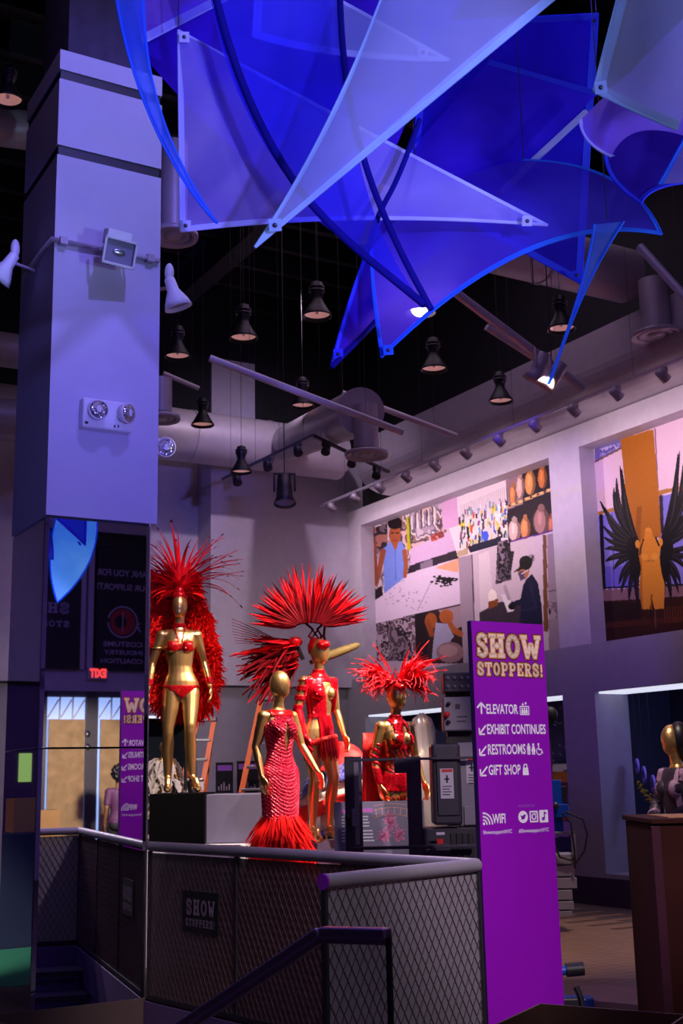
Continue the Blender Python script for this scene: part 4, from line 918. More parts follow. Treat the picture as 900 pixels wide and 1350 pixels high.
# control tower
bx_ = lp_box('motor_housing', 'liftgrey', 572, 980, 606, 1088, YL+.05, .30, .02)
lp_box('housing_door', 'liftgrey', 577, 994, 603, 1076, YL+.035, .02, .008, bx_)
sd = lp_box('side_housing', 'liftlight', 606, 978, 640, 1090, YL+.10, .28, .015)
lp_box('side_cover', 'liftlight', 612, 1062, 640, 1088, YL+.085, .02, .006, sd)
M['paper'] = mat('label_paper', (.55, .52, .58), .6); M['redink'] = mat('red_ink', (.6, .02, .02), .5)
def warn(x0, y0, x1, y1, Y):
    lb = lp_box('warning_label', 'paper', x0, y0, x1, y1, Y, .003, .0005)
    q = MB(); prect(q, x0+1, y0+1, x1-1, y0+5, Y-.002, .002); q.build('red_header', 'redink', lb)
    q = MB(); cx = (x0+x1)/2
    prect(q, cx-1, y0+9, cx+1, y0+19, Y-.002, .002); prect(q, cx-3.5, y0+13, cx+3, y0+15, Y-.002, .002)
    for k in range(4): prect(q, x0+2, y0+23+k*3.6, x1-2-(k % 2)*2, y0+24.4+k*3.6, Y-.002, .002)
    s_ = q.build('printed_lines', 'liftgrey', lb); s_['kind'] = 'stuff'
warn(581, 1013, 597, 1053, YL+.03); warn(615, 998, 628, 1033, YL+.095)
cb = lp_box('control_box', 'liftlight', 585, 918, 625, 964, YL+.1, .2, .012)
q = MB(); c = W(589, 942, YL+.07); q.lathe(c, [(.001, .03), (.020, .028), (.022, .0), (.012, -.03)], 16, (np.array([1., 0, 0]), np.array([0, 0, 1.]), np.array([0, -1., 0]))); M['redknob'] = mat('red_plastic', (.6, .02, .015), .35); q.build('emergency_stop_button', 'redknob', cb)
for py in (928, 952):
    q = MB(); c = W(591, py, YL+.09); q.lathe(c, [(.001, .02), (.015, .018), (.016, 0)], 14, (np.array([1., 0, 0]), np.array([0, 0, 1.]), np.array([0, -1., 0]))); q.build('push_button', 'black', cb)
q = MB(); prect(q, 600, 928, 606, 935, YL+.098, .003); prect(q, 602, 944, 616, 946, YL+.098, .003); prect(q, 602, 950, 614, 952, YL+.098, .003); s_ = q.build('panel_markings', 'liftgrey', cb); s_['kind'] = 'stuff'
tp = lp_box('socket_bank', 'liftgrey', 585, 886, 624, 913, YL+.1, .2, .01)
for r_ in range(2):
    for c_ in range(4):
        q = MB(); c = W(590+c_*9, 894+r_*11, YL+.095); q.lathe(c, [(.001, .012), (.012, .012), (.014, 0)], 12, (np.array([1., 0, 0]), np.array([0, 0, 1.]), np.array([0, -1., 0]))); q.build('socket', 'liftlight', tp)
lp_box('mast_link', 'black', 590, 912, 622, 982, YL+.2, .08)
lp_box('rating_plate', 'paper', 575, 1097, 586, 1101, YL-.005, .003, .0005); lp_box('rating_plate', 'redknob', 576, 1106, 584, 1113, YL-.005, .003, .0005)
lp_box('lower_panel', 'liftgrey', 560, 1090, 628, 1185, YL+.12, .3, .01)
for k in range(4): lp_box('vent_rib', 'black', 596+k*8, 1098, 600+k*8, 1170, YL+.11, .012)
# blue mast with stacked grey base, right of the sign
YM = 12.35; ML = W(742, 1100, YM)
mast = thing('blue_mast_stand', 'blue lifting mast with looped black cables on a stack of grey plates', 'lift mast', np.array([ML[0], YM+.1, 0]))
M['blue'] = mat('blue_enamel', (.004, .06, .42), .35)
def m_box(name, mt, x0, y0, x1, y1, Y, dep, bw_=.006): 
    q = MB(); prect(q, x0, y0, x1, y1, Y, dep); return bev(q.build(name, mt, mast), bw_)
m_box('mast', 'blue', 722, 1028, 739, 1100, YM, .10); m_box('carriage', 'blue', 724, 1060, 749, 1078, YM-.05, .08); m_box('mast', 'black', 739, 1036, 747, 1070, YM+.02, .06)
q = MB(); c = W(732, 1062, YM-.06); q.lathe(c, [(.001, .02), (.03, .02), (.034, 0)], 14, (np.array([1., 0, 0]), np.array([0, 0, 1.]), np.array([0, -1., 0]))); q.build('pulley', 'liftgrey', mast)
q = MB(); c = W(724, 942, YM); q.lathe(c, [(.001, .05), (.06, .05), (.075, .03), (.085, 0), (.075, -.05), (.001, -.05)], 26, (np.array([1., 0, 0]), np.array([0, 0, 1.]), np.array([0, -1., 0]))); q.build('cable_drum', 'black', mast)
m_box('mast_pole', 'liftgrey', 716, 940, 724, 1100, YM+.06, .05)
for (pts) in ([(741, 1072), (752, 1085), (757, 1120), (758, 1145)], [(745, 1070), (768, 1080), (774, 1100), (770, 1122), (756, 1142)], [(728, 1110), (738, 1130), (752, 1134), (758, 1128)]):
    q = MB(); q.tube([W(x, y, YM-.08) for x, y in pts], .010, 8); q.build('cable', 'black', mast)
m_box('frame_bar', 'liftlight', 722, 1096, 757, 1100, YM-.05, .03); m_box('frame_bar', 'liftlight', 754, 1096, 758, 1130, YM-.05, .03)
for k, y0 in enumerate((1126, 1141, 1157, 1173, 1188, 1201)):
    m_box('base_plate', 'liftpale', 720, y0, 760-(k % 3)*2-(k > 3)*2, y0+(13.5 if k < 5 else 8.5), YM-.06, .3, .005) if False else None
M['liftpale'] = mat('lift_pale_grey', (.30, .28, .32), .55)
for k, y0 in enumerate((1126, 1141, 1157, 1173, 1188, 1201)):
    q = MB(); prect(q, 720, y0, (758, 757, 760, 754, 756, 754)[k], y0+(14, 15, 15, 14, 12, 8)[k], YM-.06, .32); bev(q.build('base_plate', 'liftpale', mast), .006)
# trunk at the right edge
YT = 6.9; a = W(858, 1078, YT); tw_ = 1.1
trunk = thing('shipping_crate', 'tall reddish-brown crate with a brass-edged top at the right edge', 'crate', np.array([a[0]+tw_/2, YT+.35, 0]))
M['trunk'] = mat('trunk_board', (.040, .009, .007), .7, spec=.1, bump=.2, bscale=14, var=.3, scale=4)
M['trunk2'] = mat('trunk_edging', (.055, .014, .026), .6, spec=.15); M['brass'] = mat('worn_brass', (.62, .38, .14), .4, .9, bump=.3)
q = MB(); q.box((a[0]+tw_/2, YT+.35, a[2]/2-.02), (tw_-.02, .68, a[2]-.04)); q.build('crate_body', 'trunk', trunk)
q = MB(); q.box((a[0]+tw_/2, YT+.35, a[2]-.02), (tw_+.01, .72, .03)); bev(q.build('lid', 'trunk', trunk), .006)
q = MB(); q.box((a[0]+tw_/2+.06, YT+.30, a[2]-.003), (tw_-.1, .5, .006)); q.build('brass_top', 'brass', trunk)
for x in (a[0]+.02, a[0]+tw_-.02):
    q = MB(); q.box((x, YT, a[2]/2-.02), (.05, .012, a[2]-.05)); bev(q.build('corner_edging', 'trunk2', trunk), .003)
# low cardboard box in front and flat box on the floor
M['card'] = mat('cardboard', (.15, .07, .045), .75, bump=.1)
c0, c1 = W(712, 1323, 5.4), W(905, 1352, 5.1)
d = c1-c0; d[2] = 0; L = np.linalg.norm(d); d /= L; nn = np.array([-d[1], d[0], 0]); zt = c0[2]
bx = thing('cardboard_box', 'low open cardboard box cut off by the bottom edge in front of the sign', 'box', np.array([*(c0+d*L/2+nn*-.25)[:2], 0]))
for nm, ctr, sz in (('side_panel', c0+d*L/2-nn*.0, (L, .008, zt)), ('side_panel', c0+d*L/2-nn*.5, (L, .008, zt)), ('end_panel', c0-nn*.25, (.008, .5, zt)), ('end_panel', c0+d*L-nn*.25, (.008, .5, zt))):
    q = MB(); q.box((ctr[0], ctr[1], zt/2), sz, (d, nn, np.array([0, 0, 1]))); q.build(nm, 'card', bx)
q = MB(); q.box((*(c0+d*L/2-nn*.25)[:2], .006), (L, .5, .008), (d, nn, np.array([0, 0, 1]))); q.build('bottom_panel', 'card', bx)
f0, f1 = H(738, 1334, 0), H(862, 1347, 0); d = f1-f0; L = np.linalg.norm(d); d /= L; nn = np.array([-d[1], d[0], 0])
M['cardpale'] = mat('cardboard_pale', (.32, .19, .14), .75)
fb_ = thing('flat_carton', 'flat pale carton with a white label lying on the floor before the crate', 'box', (f0+f1)/2)
q = MB(); q.box((f0+f1)/2+nn*.3+np.array([0, 0, .045]), (L, .6, .09), (d, nn, np.array([0, 0, 1]))); bev(q.build('carton', 'cardpale', fb_), .004)
q = MB(); q.box(f0+d*L*.92+np.array([0, 0, .05])-nn*.001, (L*.1, .002, .06), (d, nn, np.array([0, 0, 1]))); lb = q.build('paper_label', 'white', fb_)
q = MB()
for k in range(4): q.box(f0+d*L*(.89+.018*k)+np.array([0, 0, .05+.008*(k % 2)])-nn*.003, (L*.008, .001, .03), (d, nn, np.array([0, 0, 1])))
s_ = q.build('printed_bars', 'black', lb); s_['kind'] = 'stuff'
# blue tool with black grip standing on the floor behind the sign
YB = 7.75; bb = W(742, 1330, YB)
tool = thing('blue_hand_truck', 'blue tool with a black foam grip lying by the foot of the sign', 'hand tool', np.array([bb[0], YB, 0]))
q = MB(); q.tube([W(716, 1282, YB), W(748, 1279, YB)], .026, 14); q.build('handle_bar', 'blue', tool)
q = MB(); q.tube([W(746, 1279, YB), W(769, 1277, YB)], .040, 16); bev(q.build('foam_grip', 'black', tool), .008)
q = MB(); prect(q, 716, 1316, 783, 1331, YB, .12); bev(q.build('base', 'blue', tool), .01)
q = MB(); q.tube([W(759, 1301, YB-.02), W(766, 1318, YB-.03), W(768, 1332, YB-.03)], .018, 10); q.build('lever', 'black', tool)
q = MB(); prect(q, 736, 1316, 766, 1330, YB-.03, .04); bev(q.build('clamp_body', 'black', tool), .01)
q = MB(); q.tube([W(724, 1282, YB), W(724, 1322, YB)], .022, 12); q.build('upright', 'blue', tool)

# ================================================================== STAGE
stg = MB(); stg.rbox(3.6, 6.2, 10.0, 12.7, 0, .95); M['stage'] = mat('stage_lilac_grey', (.34, .32, .40), .6)
st1 = tag(bev(stg.build('display_platform', 'stage'), .01), 'wide low lilac-grey display platform behind the guard rail', 'platform')
GL = W(235, 1042, 11.45)
a0 = W(199, 1046, 11.15); a1 = W(271, 1046, 11.15)
M['blackbox'] = mat('plinth_black', (.002, .0018, .003), .8, spec=.05); 
q = MB(); prect(q, 196, 1045.5, 270, 1130, 11.12, .9); pt_ = [a0[2]]; q.v = [(x, y, max(z, .955) if z < a0[2]-.1 else z) for x, y, z in q.v]
tag(bev(q.build('display_plinth', 'blackbox'), .006), 'black box plinth under the gold mannequin with the red feather cloak', 'plinth')
M['lilacbox'] = mat('plinth_lilac', (.115, .105, .18), .6, spec=.2)
q = MB(); prect(q, 271, 1046, 346, 1130, 11.25, .8); q.v = [(x, y, max(z, .955) if z < a0[2]-.1 else z) for x, y, z in q.v]
tag(bev(q.build('display_plinth', 'lilacbox'), .006), 'lilac box plinth to the right of the black one', 'plinth')

# ================================================================== MANNEQUINS
def ring_loft(mb, rings, n=20):
    """rings: (cx, cy, z, rx, ry)"""
    vs = []
    for cx, cy, z, rx, ry in rings:
        vs += [(cx+rx*math.cos(2*PI*k/n), cy+ry*math.sin(2*PI*k/n), z) for k in range(n)]
    mb.add(vs, [(i*n+k, i*n+(k+1) % n, (i+1)*n+(k+1) % n, (i+1)*n+k) for i in range(len(rings)-1) for k in range(n)]+[tuple(range(n))[::-1], tuple(range((len(rings)-1)*n, len(rings)*n))], True)
def limb(mb, pts, rs):
    P = [np.array(p, float) for p in pts]
    mb.tube(P, rs, 14)
    for p, r in zip(P, rs): mb.ell(p, (r, r, r), n=14, m=8)
def body_mesh(pose, vox=.0075):
    """canonical figure 1.80 m, front towards -Y; pose gives joints"""
    mb = MB(); hx = pose.get('hip', 0.0); lean = pose.get('lean', 0)
    R0 = [(hx, .0, .80, .05, .05), (hx, .005, .85, .135, .095), (hx, .01, .92, .172, .112), (hx*.9, .005, .99, .160, .105), (hx*.6, 0, 1.07, .122, .086), (hx*.4, -.002, 1.13, .112, .080), (hx*.2, -.002, 1.22, .128, .092), (0, 0, 1.31, .146, .102), (0, .006, 1.39, .152, .095), (0, .01, 1.445, .135, .080), (0, .012, 1.475, .085, .062), (0, .008, 1.50, .055, .052), (0, .0, 1.54, .046, .047), (0, -.012, 1.60, .047, .05)]
    ring_loft(mb, R0)
    for sx in (-1, 1): mb.ell((sx*.068, -.075, 1.315), (.058, .055, .058), n=14, m=8); mb.ell((sx*.075+hx, .065, .91), (.085, .08, .09), n=14, m=8)
    hd = pose.get('head', (0, 0)); ca, sa = math.cos(hd[0]), math.sin(hd[0]); ax = np.array([[ca, sa, 0], [-sa, ca, 0], [0, 0, 1.]])
    mb.ell((0, -.018, 1.70), (.073, .092, .122), ax, 20, 14); mb.ell(np.array([0, -.018, 1.645])+ax[1]*-.03, (.05, .055, .062), ax, 14, 10)
    for s, leg in ((-1, pose['legL']), (1, pose['legR'])):
        k, a, f = [np.array(x, float) for x in leg]      # knee, ankle, toe
        h = np.array([s*.085+hx, .0, .88])
        limb(mb, [h, h*.6+k*.4, k+np.array([0, 0, .05]), k, k*.7+a*.3+np.array([0, .015, 0]), k*.45+a*.55+np.array([0, .01, 0]), a], [.088, .078, .056, .053, .057, .050, .034])
        d = f-a; heel = a+np.array([0, .03, -.045]); mid = a*.45+f*.55+np.array([0, 0, .012])
        limb(mb, [heel, a*.8+f*.2+np.array([0, 0, -.012]), mid, f+np.array([0, .03, .0]), f], [.030, .032, .030, .026, .018])
    for s, arm in ((-1, pose['armL']), (1, pose['armR'])):
        e, w = [np.array(x, float) for x in arm[:2]]
        sh = np.array([s*.165, .012, 1.425])
        limb(mb, [np.array([s*.10, .012, 1.425]), sh, sh*.55+e*.45, e, e*.6+w*.4, w], [.055, .052, .045, .036, .035, .024])
        d = w-e; d /= np.linalg.norm(d)
        if len(arm) > 2: d = np.array(arm[2], float); d /= np.linalg.norm(d)
        pn = np.array([s, 0, 0.]) if len(arm) < 4 else np.array(arm[3], float)    # back of the hand
        pn = pn-d*pn.dot(d); pn /= np.linalg.norm(pn); sd = np.cross(d, pn)       # across the palm
        if sd[1] > 0: sd = -sd                                                    # thumb side forward
        pc = w+d*.05
        mb.ell(pc, (.040, .018, .055), (sd, pn, d), 14, 8)
        for i, (off, L) in enumerate(((.027, .072), (.009, .082), (-.009, .076), (-.026, .060))):
            b = w+d*.085+sd*off; c = -pn
            p = [b, b+d*L*.45+sd*off*.12-pn*.004, b+d*L*.8-pn*.018+sd*off*.15, b+d*L-pn*.034+sd*off*.15]
            mb.tube(p, [.0105, .0098, .009, .0075], 8); mb.ell(p[-1], (.008, .008, .008), n=8, m=6); mb.ell(p[1], (.0098, .0098, .0098), n=8, m=6)
        b = w+d*.03+sd*.026; p = [b, b+sd*.022+d*.028-pn*.006, b+sd*.028+d*.055-pn*.016, b+sd*.026+d*.072-pn*.022]
        mb.tube(p, [.014, .012, .0105, .008], 8); mb.ell(p[-1], (.0085, .0085, .0085), n=8, m=6)
    me = mb.mesh('body'); ob = bpy.data.objects.new('tmp', me); COL.objects.link(ob)
    md = ob.modifiers.new('r', 'REMESH'); md.mode = 'VOXEL'; md.voxel_size = vox; md.use_smooth_shade = True
    ms = ob.modifiers.new('s', 'SMOOTH'); ms.factor = .5; ms.iterations = 4 if vox < .009 else 2
    dg = bpy.context.evaluated_depsgraph_get(); out = bpy.data.meshes.new_from_object(ob.evaluated_get(dg)); bpy.data.objects.remove(ob)
    out.name = 'body'; return out
def arrs(me):
    n = len(me.vertices); co = np.empty(n*3); no = np.empty(n*3); me.vertices.foreach_get('co', co); me.vertices.foreach_get('normal', no)
    return co.reshape(-1, 3), no.reshape(-1, 3), [tuple(p.vertices) for p in me.polygons]
def clothing(me, pred, off, name, mt, parent):
    """garment cut from the body surface where pred(x, y, z) holds, pushed outwards"""
    co, no, fs = arrs(me); ok = pred(co[:, 0], co[:, 1], co[:, 2]); keep = [f for f in fs if ok[list(f)].all()]
    if not keep: return None
    use = sorted({i for f in keep for i in f}); ix = {v: i for i, v in enumerate(use)}; o_ = off if not callable(off) else off(co[use])[:, None]
    m2 = bpy.data.meshes.new(name); m2.from_pydata([tuple(p) for p in co[use]+no[use]*o_], [], [tuple(ix[i] for i in f) for f in keep]); m2.polygons.foreach_set('use_smooth', [True]*len(keep)); m2.materials.append(M[mt])
    o = bpy.data.objects.new(name, m2); COL.objects.link(o); o.parent = parent
    sd = o.modifiers.new('thick', 'SOLIDIFY'); sd.thickness = .004; sd.offset = 1; return o
def mannequin(label, base, rot, pose, mt='gold', scale=1.0, vox=.0075, cat='mannequin'):
    t = thing('mannequin', label, cat, base, rot); t.scale = (scale,)*3
    me = body_mesh(pose, vox); me.materials.append(M[mt]); inst('body', me, t); return t, me
def shoe(t, a, f, mt, name='heeled_shoe'):
    a, f = np.array(a, float), np.array(f, float); q = MB()
    d = f-a; q.tube([a+np.array([0, .035, -.07]), a*.6+f*.4+np.array([0, 0, -.03]), f+np.array([0, .02, -.022]), f+np.array([0, -.012, -.02])], [.018, .028, .034, .018], 12)
    q.tube([a+np.array([0, .04, -.05]), np.array([a[0], a[1]+.045, .0])], [.018, .008], 10)
    m2 = q.mesh(name); m2.materials.append(M[mt]); return inst(name, m2, t)
def disp(a): return np.sqrt
# ---------------------------------------------------------------- 1: gold mannequin on the black plinth
heel = .085
pose1 = dict(hip=.02, head=(-.25, 0), legL=((-.10, -.03, .52), (-.095, .03, .13), (-.105, -.10, .035)), legR=((.095, -.10, .53), (.12, -.05, .13), (.165, -.19, .035)), armL=((-.245, .04, 1.17), (-.285, -.01, .93)), armR=((.235, .06, 1.18), (.29, .0, .95), (.05, -.35, -1)))
rot1 = R_(12)
m1, me1 = mannequin('gold mannequin in a red jewelled bikini before a red feather cloak', GL, rot1, pose1)
M['jewel'] = mat_sequin('red_jewels', (.70, .006, .012), (.40, .002, .006), 140, .22, .5)
clothing(me1, lambda x, y, z: (y < -.01) & (abs(z-1.31-.15*(abs(x)-.07)**1) < .042) & (abs(x) < .128) & (((abs(abs(x)-.07)) < .042) | (abs(z-1.29) < .012)), .005, 'bikini_top', 'jewel', m1)
clothing(me1, lambda x, y, z: (z > .80) & (z < .955) & (np.abs(x-.02) < .17) & ((z-.83 > np.abs(x-.02)*.75) | (z > .93)) & (y < .2) , .005, 'bikini_brief', 'jewel', m1)
clothing(me1, lambda x, y, z: (np.abs(z-1.515) < .022) & (np.abs(x) < .09), .006, 'choker', 'jewel', m1)
clothing(me1, lambda x, y, z: (y < 0) & (z > 1.30) & (z < 1.50) & (np.abs(np.abs(x)-.012-(z-1.33)*.22) < .010), .006, 'halter_strap', 'jewel', m1)
clothing(me1, lambda x, y, z: (x < -.2) & (np.abs(z-.985) < .035) , .006, 'wrist_cuff', 'jewel', m1); clothing(me1, lambda x, y, z: (x > .2) & (np.abs(z-1.0) < .035), .006, 'wrist_cuff', 'jewel', m1)
clothing(me1, lambda x, y, z: (x < -.15) & (np.abs(z-1.30) < .012), .005, 'arm_band', 'gold', m1)
for a, f in ((pose1['legL'][1], pose1['legL'][2]), (pose1['legR'][1], pose1['legR'][2])): shoe(m1, a, f, 'gold')
# feather helpers ------------------------------------------------------------
def feather_mesh(name, L, w, curl, mt, n=9, fluff=0, tip=.15, wob=0):
    """blade along +X, curling towards -Z, base at the origin; built of two vane halves raised from the shaft"""
    mb = MB(); P = np.zeros((n, 5, 3))
    for i in range(n):
        q = i/(n-1); a = curl*q; x = L*(math.sin(a)/curl if abs(curl) > 1e-3 else q); z = -L*((1-math.cos(a))/curl if abs(curl) > 1e-3 else 0)
        ww = w*(min(1, q*6)*(1-q**2.2)*(1-tip)+tip*(1-q)) + wob*w*math.sin(i*2.4)
        for j, k in enumerate((-1, -.5, 0, .5, 1)): P[i, j] = (x, ww*k*(1+.0*q), z+w*.25*abs(k))
    mb.sheet(P, True); mb.tube([P[i, 2]+np.array([0, 0, -.001]) for i in range(n)], [max(.0008, .004*(1-i/n)) for i in range(n)], 5)
    me = mb.mesh(name); me.materials.append(M[mt]); return me
def aim(d, roll=0):
    """rotation taking +X to d with the curl falling to -Z"""
    d = Vector([float(x) for x in d]).normalized(); z = Vector((0, 0, 1))
    if abs(d.z) > .995: z = Vector((0, 1, 0))
    y = z.cross(d).normalized(); z2 = d.cross(y); m = Matrix((d, y, z2)).transposed(); return (m @ Matrix.Rotation(roll, 3, 'X')).to_euler()
M['fred'] = mat('feather_red', (.62, .004, .012), .7, var=.4, scale=14, spec=.1); M['fdark'] = mat('feather_dark_red', (.16, .002, .008), .7, var=.45, scale=10, spec=.1); M['fhot'] = mat('feather_scarlet', (.88, .012, .012), .8, var=.25, scale=12, spec=.05); M['fpink'] = mat('feather_coral', (.90, .03, .05), .7, var=.3, scale=16, spec=.1); M['fblack'] = mat('feather_tip', (.05, .002, .004), .6)
M['olive'] = mat('plume_olive_gold', (.22, .15, .04), .6, var=.4, scale=20)
rnd = random.Random(11)
# headdress of gold mannequin one: arching pheasant quills with dark tips, jewelled cap
hx1 = np.array(GL)+np.array([0, -.01, 1.70])
hd1 = thing('feather_headdress', 'fountain headdress of thin arching red quills on the left gold mannequin', 'headdress', hx1)
q = MB(); q.ell((0, .02, .09), (.085, .10, .07)); q.ell((0, .0, .14), (.06, .07, .06)); m_ = q.mesh('cap'); m_.materials.append(M['jewel']); inst('cap', m_, hd1)
fm = [feather_mesh('quill', 1.0, .034, c, 'fred', 12, tip=.3) for c in (.4, .9, 1.35)]
tipm = MB(); tipm.ell((0, 0, 0), (.035, .02, .006), n=8, m=5); tipme = tipm.mesh('quill_tip'); tipme.materials.append(M['fblack'])
for i in range(96):
    a = rnd.uniform(-1.75, 1.75); b = rnd.uniform(-.35, .35); L = rnd.uniform(.42, .68); k = rnd.randrange(3)
    d = np.array([math.sin(a)*.66, b, math.cos(a)*.85+.50]); d /= np.linalg.norm(d)
    o = inst('quill', fm[k], hd1, (d[0]*.05, .03+b*.1, .14+d[2]*.04), aim(d), (L, L, L))
    if i % 2 == 0:
        c = (.4, .9, 1.35)[k]; inst('quill_tip', tipme, o, (math.sin(c)/c*1.02, 0, -(1-math.cos(c))/c), (0, c, 0))
fl_ = feather_mesh('plume', .26, .05, 1.2, 'fhot', 7)
for i in range(46):
    a = rnd.uniform(-1.9, 1.9); d = np.array([math.sin(a), rnd.uniform(-.7, .5), math.cos(a)*.7+.3]); inst('plume', fl_, hd1, (0, .02, .12), aim(d, rnd.uniform(-.5, .5)), (rnd.uniform(.7, 1.15),)*3)
# cloak (big fluffy red wings behind)
ck = np.array(GL)+np.array([0.03, .24, 0])
ck0 = thing('feather_cloak', 'huge fluffy scarlet feather cloak spread behind the left gold mannequin', 'feather cloak', np.array([ck[0], ck[1], GL[2]]))
q = MB(); q.tube([(0, .03, 0), (0, .03, 1.5)], .016, 8); q.tube([(0, .03, 1.42), (.0, -.14, 1.44)], .016, 8); m_ = q.mesh('support_frame'); m_.materials.append(M['darkmetal']); inst('support_frame', m_, ck0)
# outline of the cloak in metres above the plinth: left and right half widths
zs_ = [.62, .75, .82, 1.04, 1.23, 1.41, 1.65, 1.80, 2.0, 2.12]
wr_ = [.04, .16, .23, .28, .28, .23, .17, .09, .05, .03]; wl_ = [.04, .20, .28, .34, .36, .36, .36, .36, .34, .20]
plm = [feather_mesh('cloak_feather', .20, .050, c, 'fhot', 7, wob=.2) for c in (.7, 1.3, 1.9)]
cnt = 0
while cnt < 295:
    z = rnd.uniform(.70, 2.02); sx = rnd.choice((-1, 1)); w = np.interp(z, zs_, wr_ if sx > 0 else wl_); x = sx*w*rnd.uniform(.0, 1)**.6
    d = np.array([sx*(.35+abs(x)*2.2), rnd.uniform(-.8, .1), -.45+rnd.uniform(-.4, .6)])
    inst('cloak_feather', plm[cnt % 3], ck0, (x, .0+rnd.uniform(-.03, .05), z), aim(d, rnd.uniform(-.8, .8)), (rnd.uniform(.55, 1.0),)*3); cnt += 1
q = MB(); rr = random.Random(21)
for i in range(5200):
    z = rr.uniform(.66, 2.06); sx = rr.choice((-1, 1)); w = np.interp(z, zs_, wr_ if sx > 0 else wl_)+.04; x = sx*w*rr.uniform(0, 1)**.5
    p = np.array([x, rr.uniform(-.10, .08), z]); d = np.array([sx*rr.uniform(-.2, 1), rr.uniform(-1, .2), rr.uniform(-1, .6)]); d /= np.linalg.norm(d); s_ = np.cross(d, [0.3, .8, .4]); s_ /= np.linalg.norm(s_); L = rr.uniform(.05, .11); ww = .007
    q.add([p-s_*ww, p+s_*ww, p+d*L*.6+s_*ww*.9-np.array([0, 0, .006]), p+d*L-np.array([0, 0, .03]), p+d*L*.6-s_*ww*.9-np.array([0, 0, .006])], [(0, 1, 2, 4), (4, 2, 3)])
m_ = q.mesh('down_fluff'); m_.materials.append(M['fhot']); o = inst('down_fluff', m_, ck0); o['kind'] = 'stuff'
q = MB()
prof = [(w, z) for w, z in zip(wr_, zs_)]+[(-w, z) for w, z in zip(wl_[::-1], zs_[::-1])]
q.prism([(x*.88, z) for x, z in prof], (0, .06, 0), (np.array([1., 0, 0]), np.array([0, 0, 1.]), np.array([0, 1., 0])), .02)
m_ = q.mesh('backing'); m_.materials.append(M['red']); inst('backing', m_, ck0)
# ---------------------------------------------------------------- 2: mannequin with the wide red fan headdress
B2 = W(424, 1103, 11.35); B2[2] = .95
pose2 = dict(hip=-.015, head=(.55, 0), legL=((-.085, -.02, .52), (-.075, .04, .13), (-.075, -.09, .035)), legR=((.10, -.06, .52), (.10, .02, .13), (.12, -.12, .035)), armL=((-.215, .05, 1.17), (-.205, -.03, .93)), armR=((.215, .03, 1.17), (.24, -.05, .94)))
rot2 = R_(38)
m2_, me2 = mannequin('gold mannequin in a red cut-out bodysuit under the wide fan headdress', B2, rot2, pose2)
def pd2(x, y, z):
    body = (z > .84) & (z < 1.46) & (np.abs(x) < .19)
    cut = ((x > -.03) & (x < .10) & (z > 1.12) & (z < 1.42) & (y < 0) & (np.abs(x-.03-(1.40-z)*.12) < .045)) | ((x > -.19) & (x < -.075) & (z > .90) & (z < 1.09)) | ((x > .10) & (z > .95) & (z < 1.10))
    arms = (np.abs(x) > .185)
    return body & ~cut & ~(arms)
clothing(me2, pd2, .005, 'bodysuit', 'redseq', m2_)
clothing(me2, lambda x, y, z: (x < -.165) & (z < 1.44) & (z > .70) & ((np.sin(z*75) > -.2) | (z < 1.18)), .005, 'long_glove', 'redseq', m2_)
clothing(me2, lambda x, y, z: (z > 1.455) & (z < 1.535) & (np.abs(x) < .1), .007, 'collar', 'jewel', m2_)
q = MB()
for i in range(14):
    a = -1.0+i*.17; x, y = .17*math.sin(a+.6)-.0, -.115*math.cos(a+.6); q.tube([(x, y, .90), (x*1.06, y*1.15, .80), (x*1.05, y*1.2, .70+.02*(i % 3))], [.012, .016, .004], 7)
m_ = q.mesh('hip_fringe'); m_.materials.append(M['redseq']); o = inst('hip_fringe', m_, m2_); o['kind'] = 'stuff'
q = MB()
ring = [(.168*math.cos(2*PI*k/28)-.012, .118*math.sin(2*PI*k/28), .875+.05*math.sin(2*PI*k/28+2.2)) for k in range(29)]
q.tube(ring, .022, 10); m_ = q.mesh('hip_sash'); m_.materials.append(M['red']); inst('hip_sash', m_, m2_)
for a, f in ((pose2['legL'][1], pose2['legL'][2]), (pose2['legR'][1], pose2['legR'][2])): shoe(m2_, a, f, 'gold')
H2 = np.array(B2)+np.array([0, -.02, 1.68])
hd2 = thing('feather_headdress', 'broad red fan of stiff feathers on an openwork stem above the centre mannequin', 'headdress', H2)
q = MB(); q.ell((-.02, .045, .06), (.086, .085, .095)); m_ = q.mesh('cap'); m_.materials.append(M['jewel']); inst('cap', m_, hd2)
q = MB(); q.ell((.045, -.062, .078), (.064, .046, .044)); m_ = q.mesh('eye_mask'); m_.materials.append(M['jewel']); inst('eye_mask', m_, hd2)
q = MB()
for sx in (-1, 1):
    q.tube([(0, .02, .10), (sx*.06-.03, .02, .17), (sx*.02-.03, .02, .23), (sx*.12-.03, .02, .32)], .012, 8); q.tube([(-.03+sx*.05, .02, .12), (-.03-sx*.05, .02, .26)], .008, 8)
q.tube([(.09, 0, .06), (.05, .01, .16), (.06, .01, .25), (.15, .02, .33)], .012, 8)
m_ = q.mesh('openwork_stem'); m_.materials.append(M['fdark']); inst('openwork_stem', m_, hd2)
fan = [feather_mesh('fan_feather', .50, w, c, k, 9, tip=.25) for w, c, k in ((.036, .12, 'fred'), (.030, -.1, 'fdark'), (.024, .2, 'fred'))]
F0 = W(408, 826, 11.3)-H2
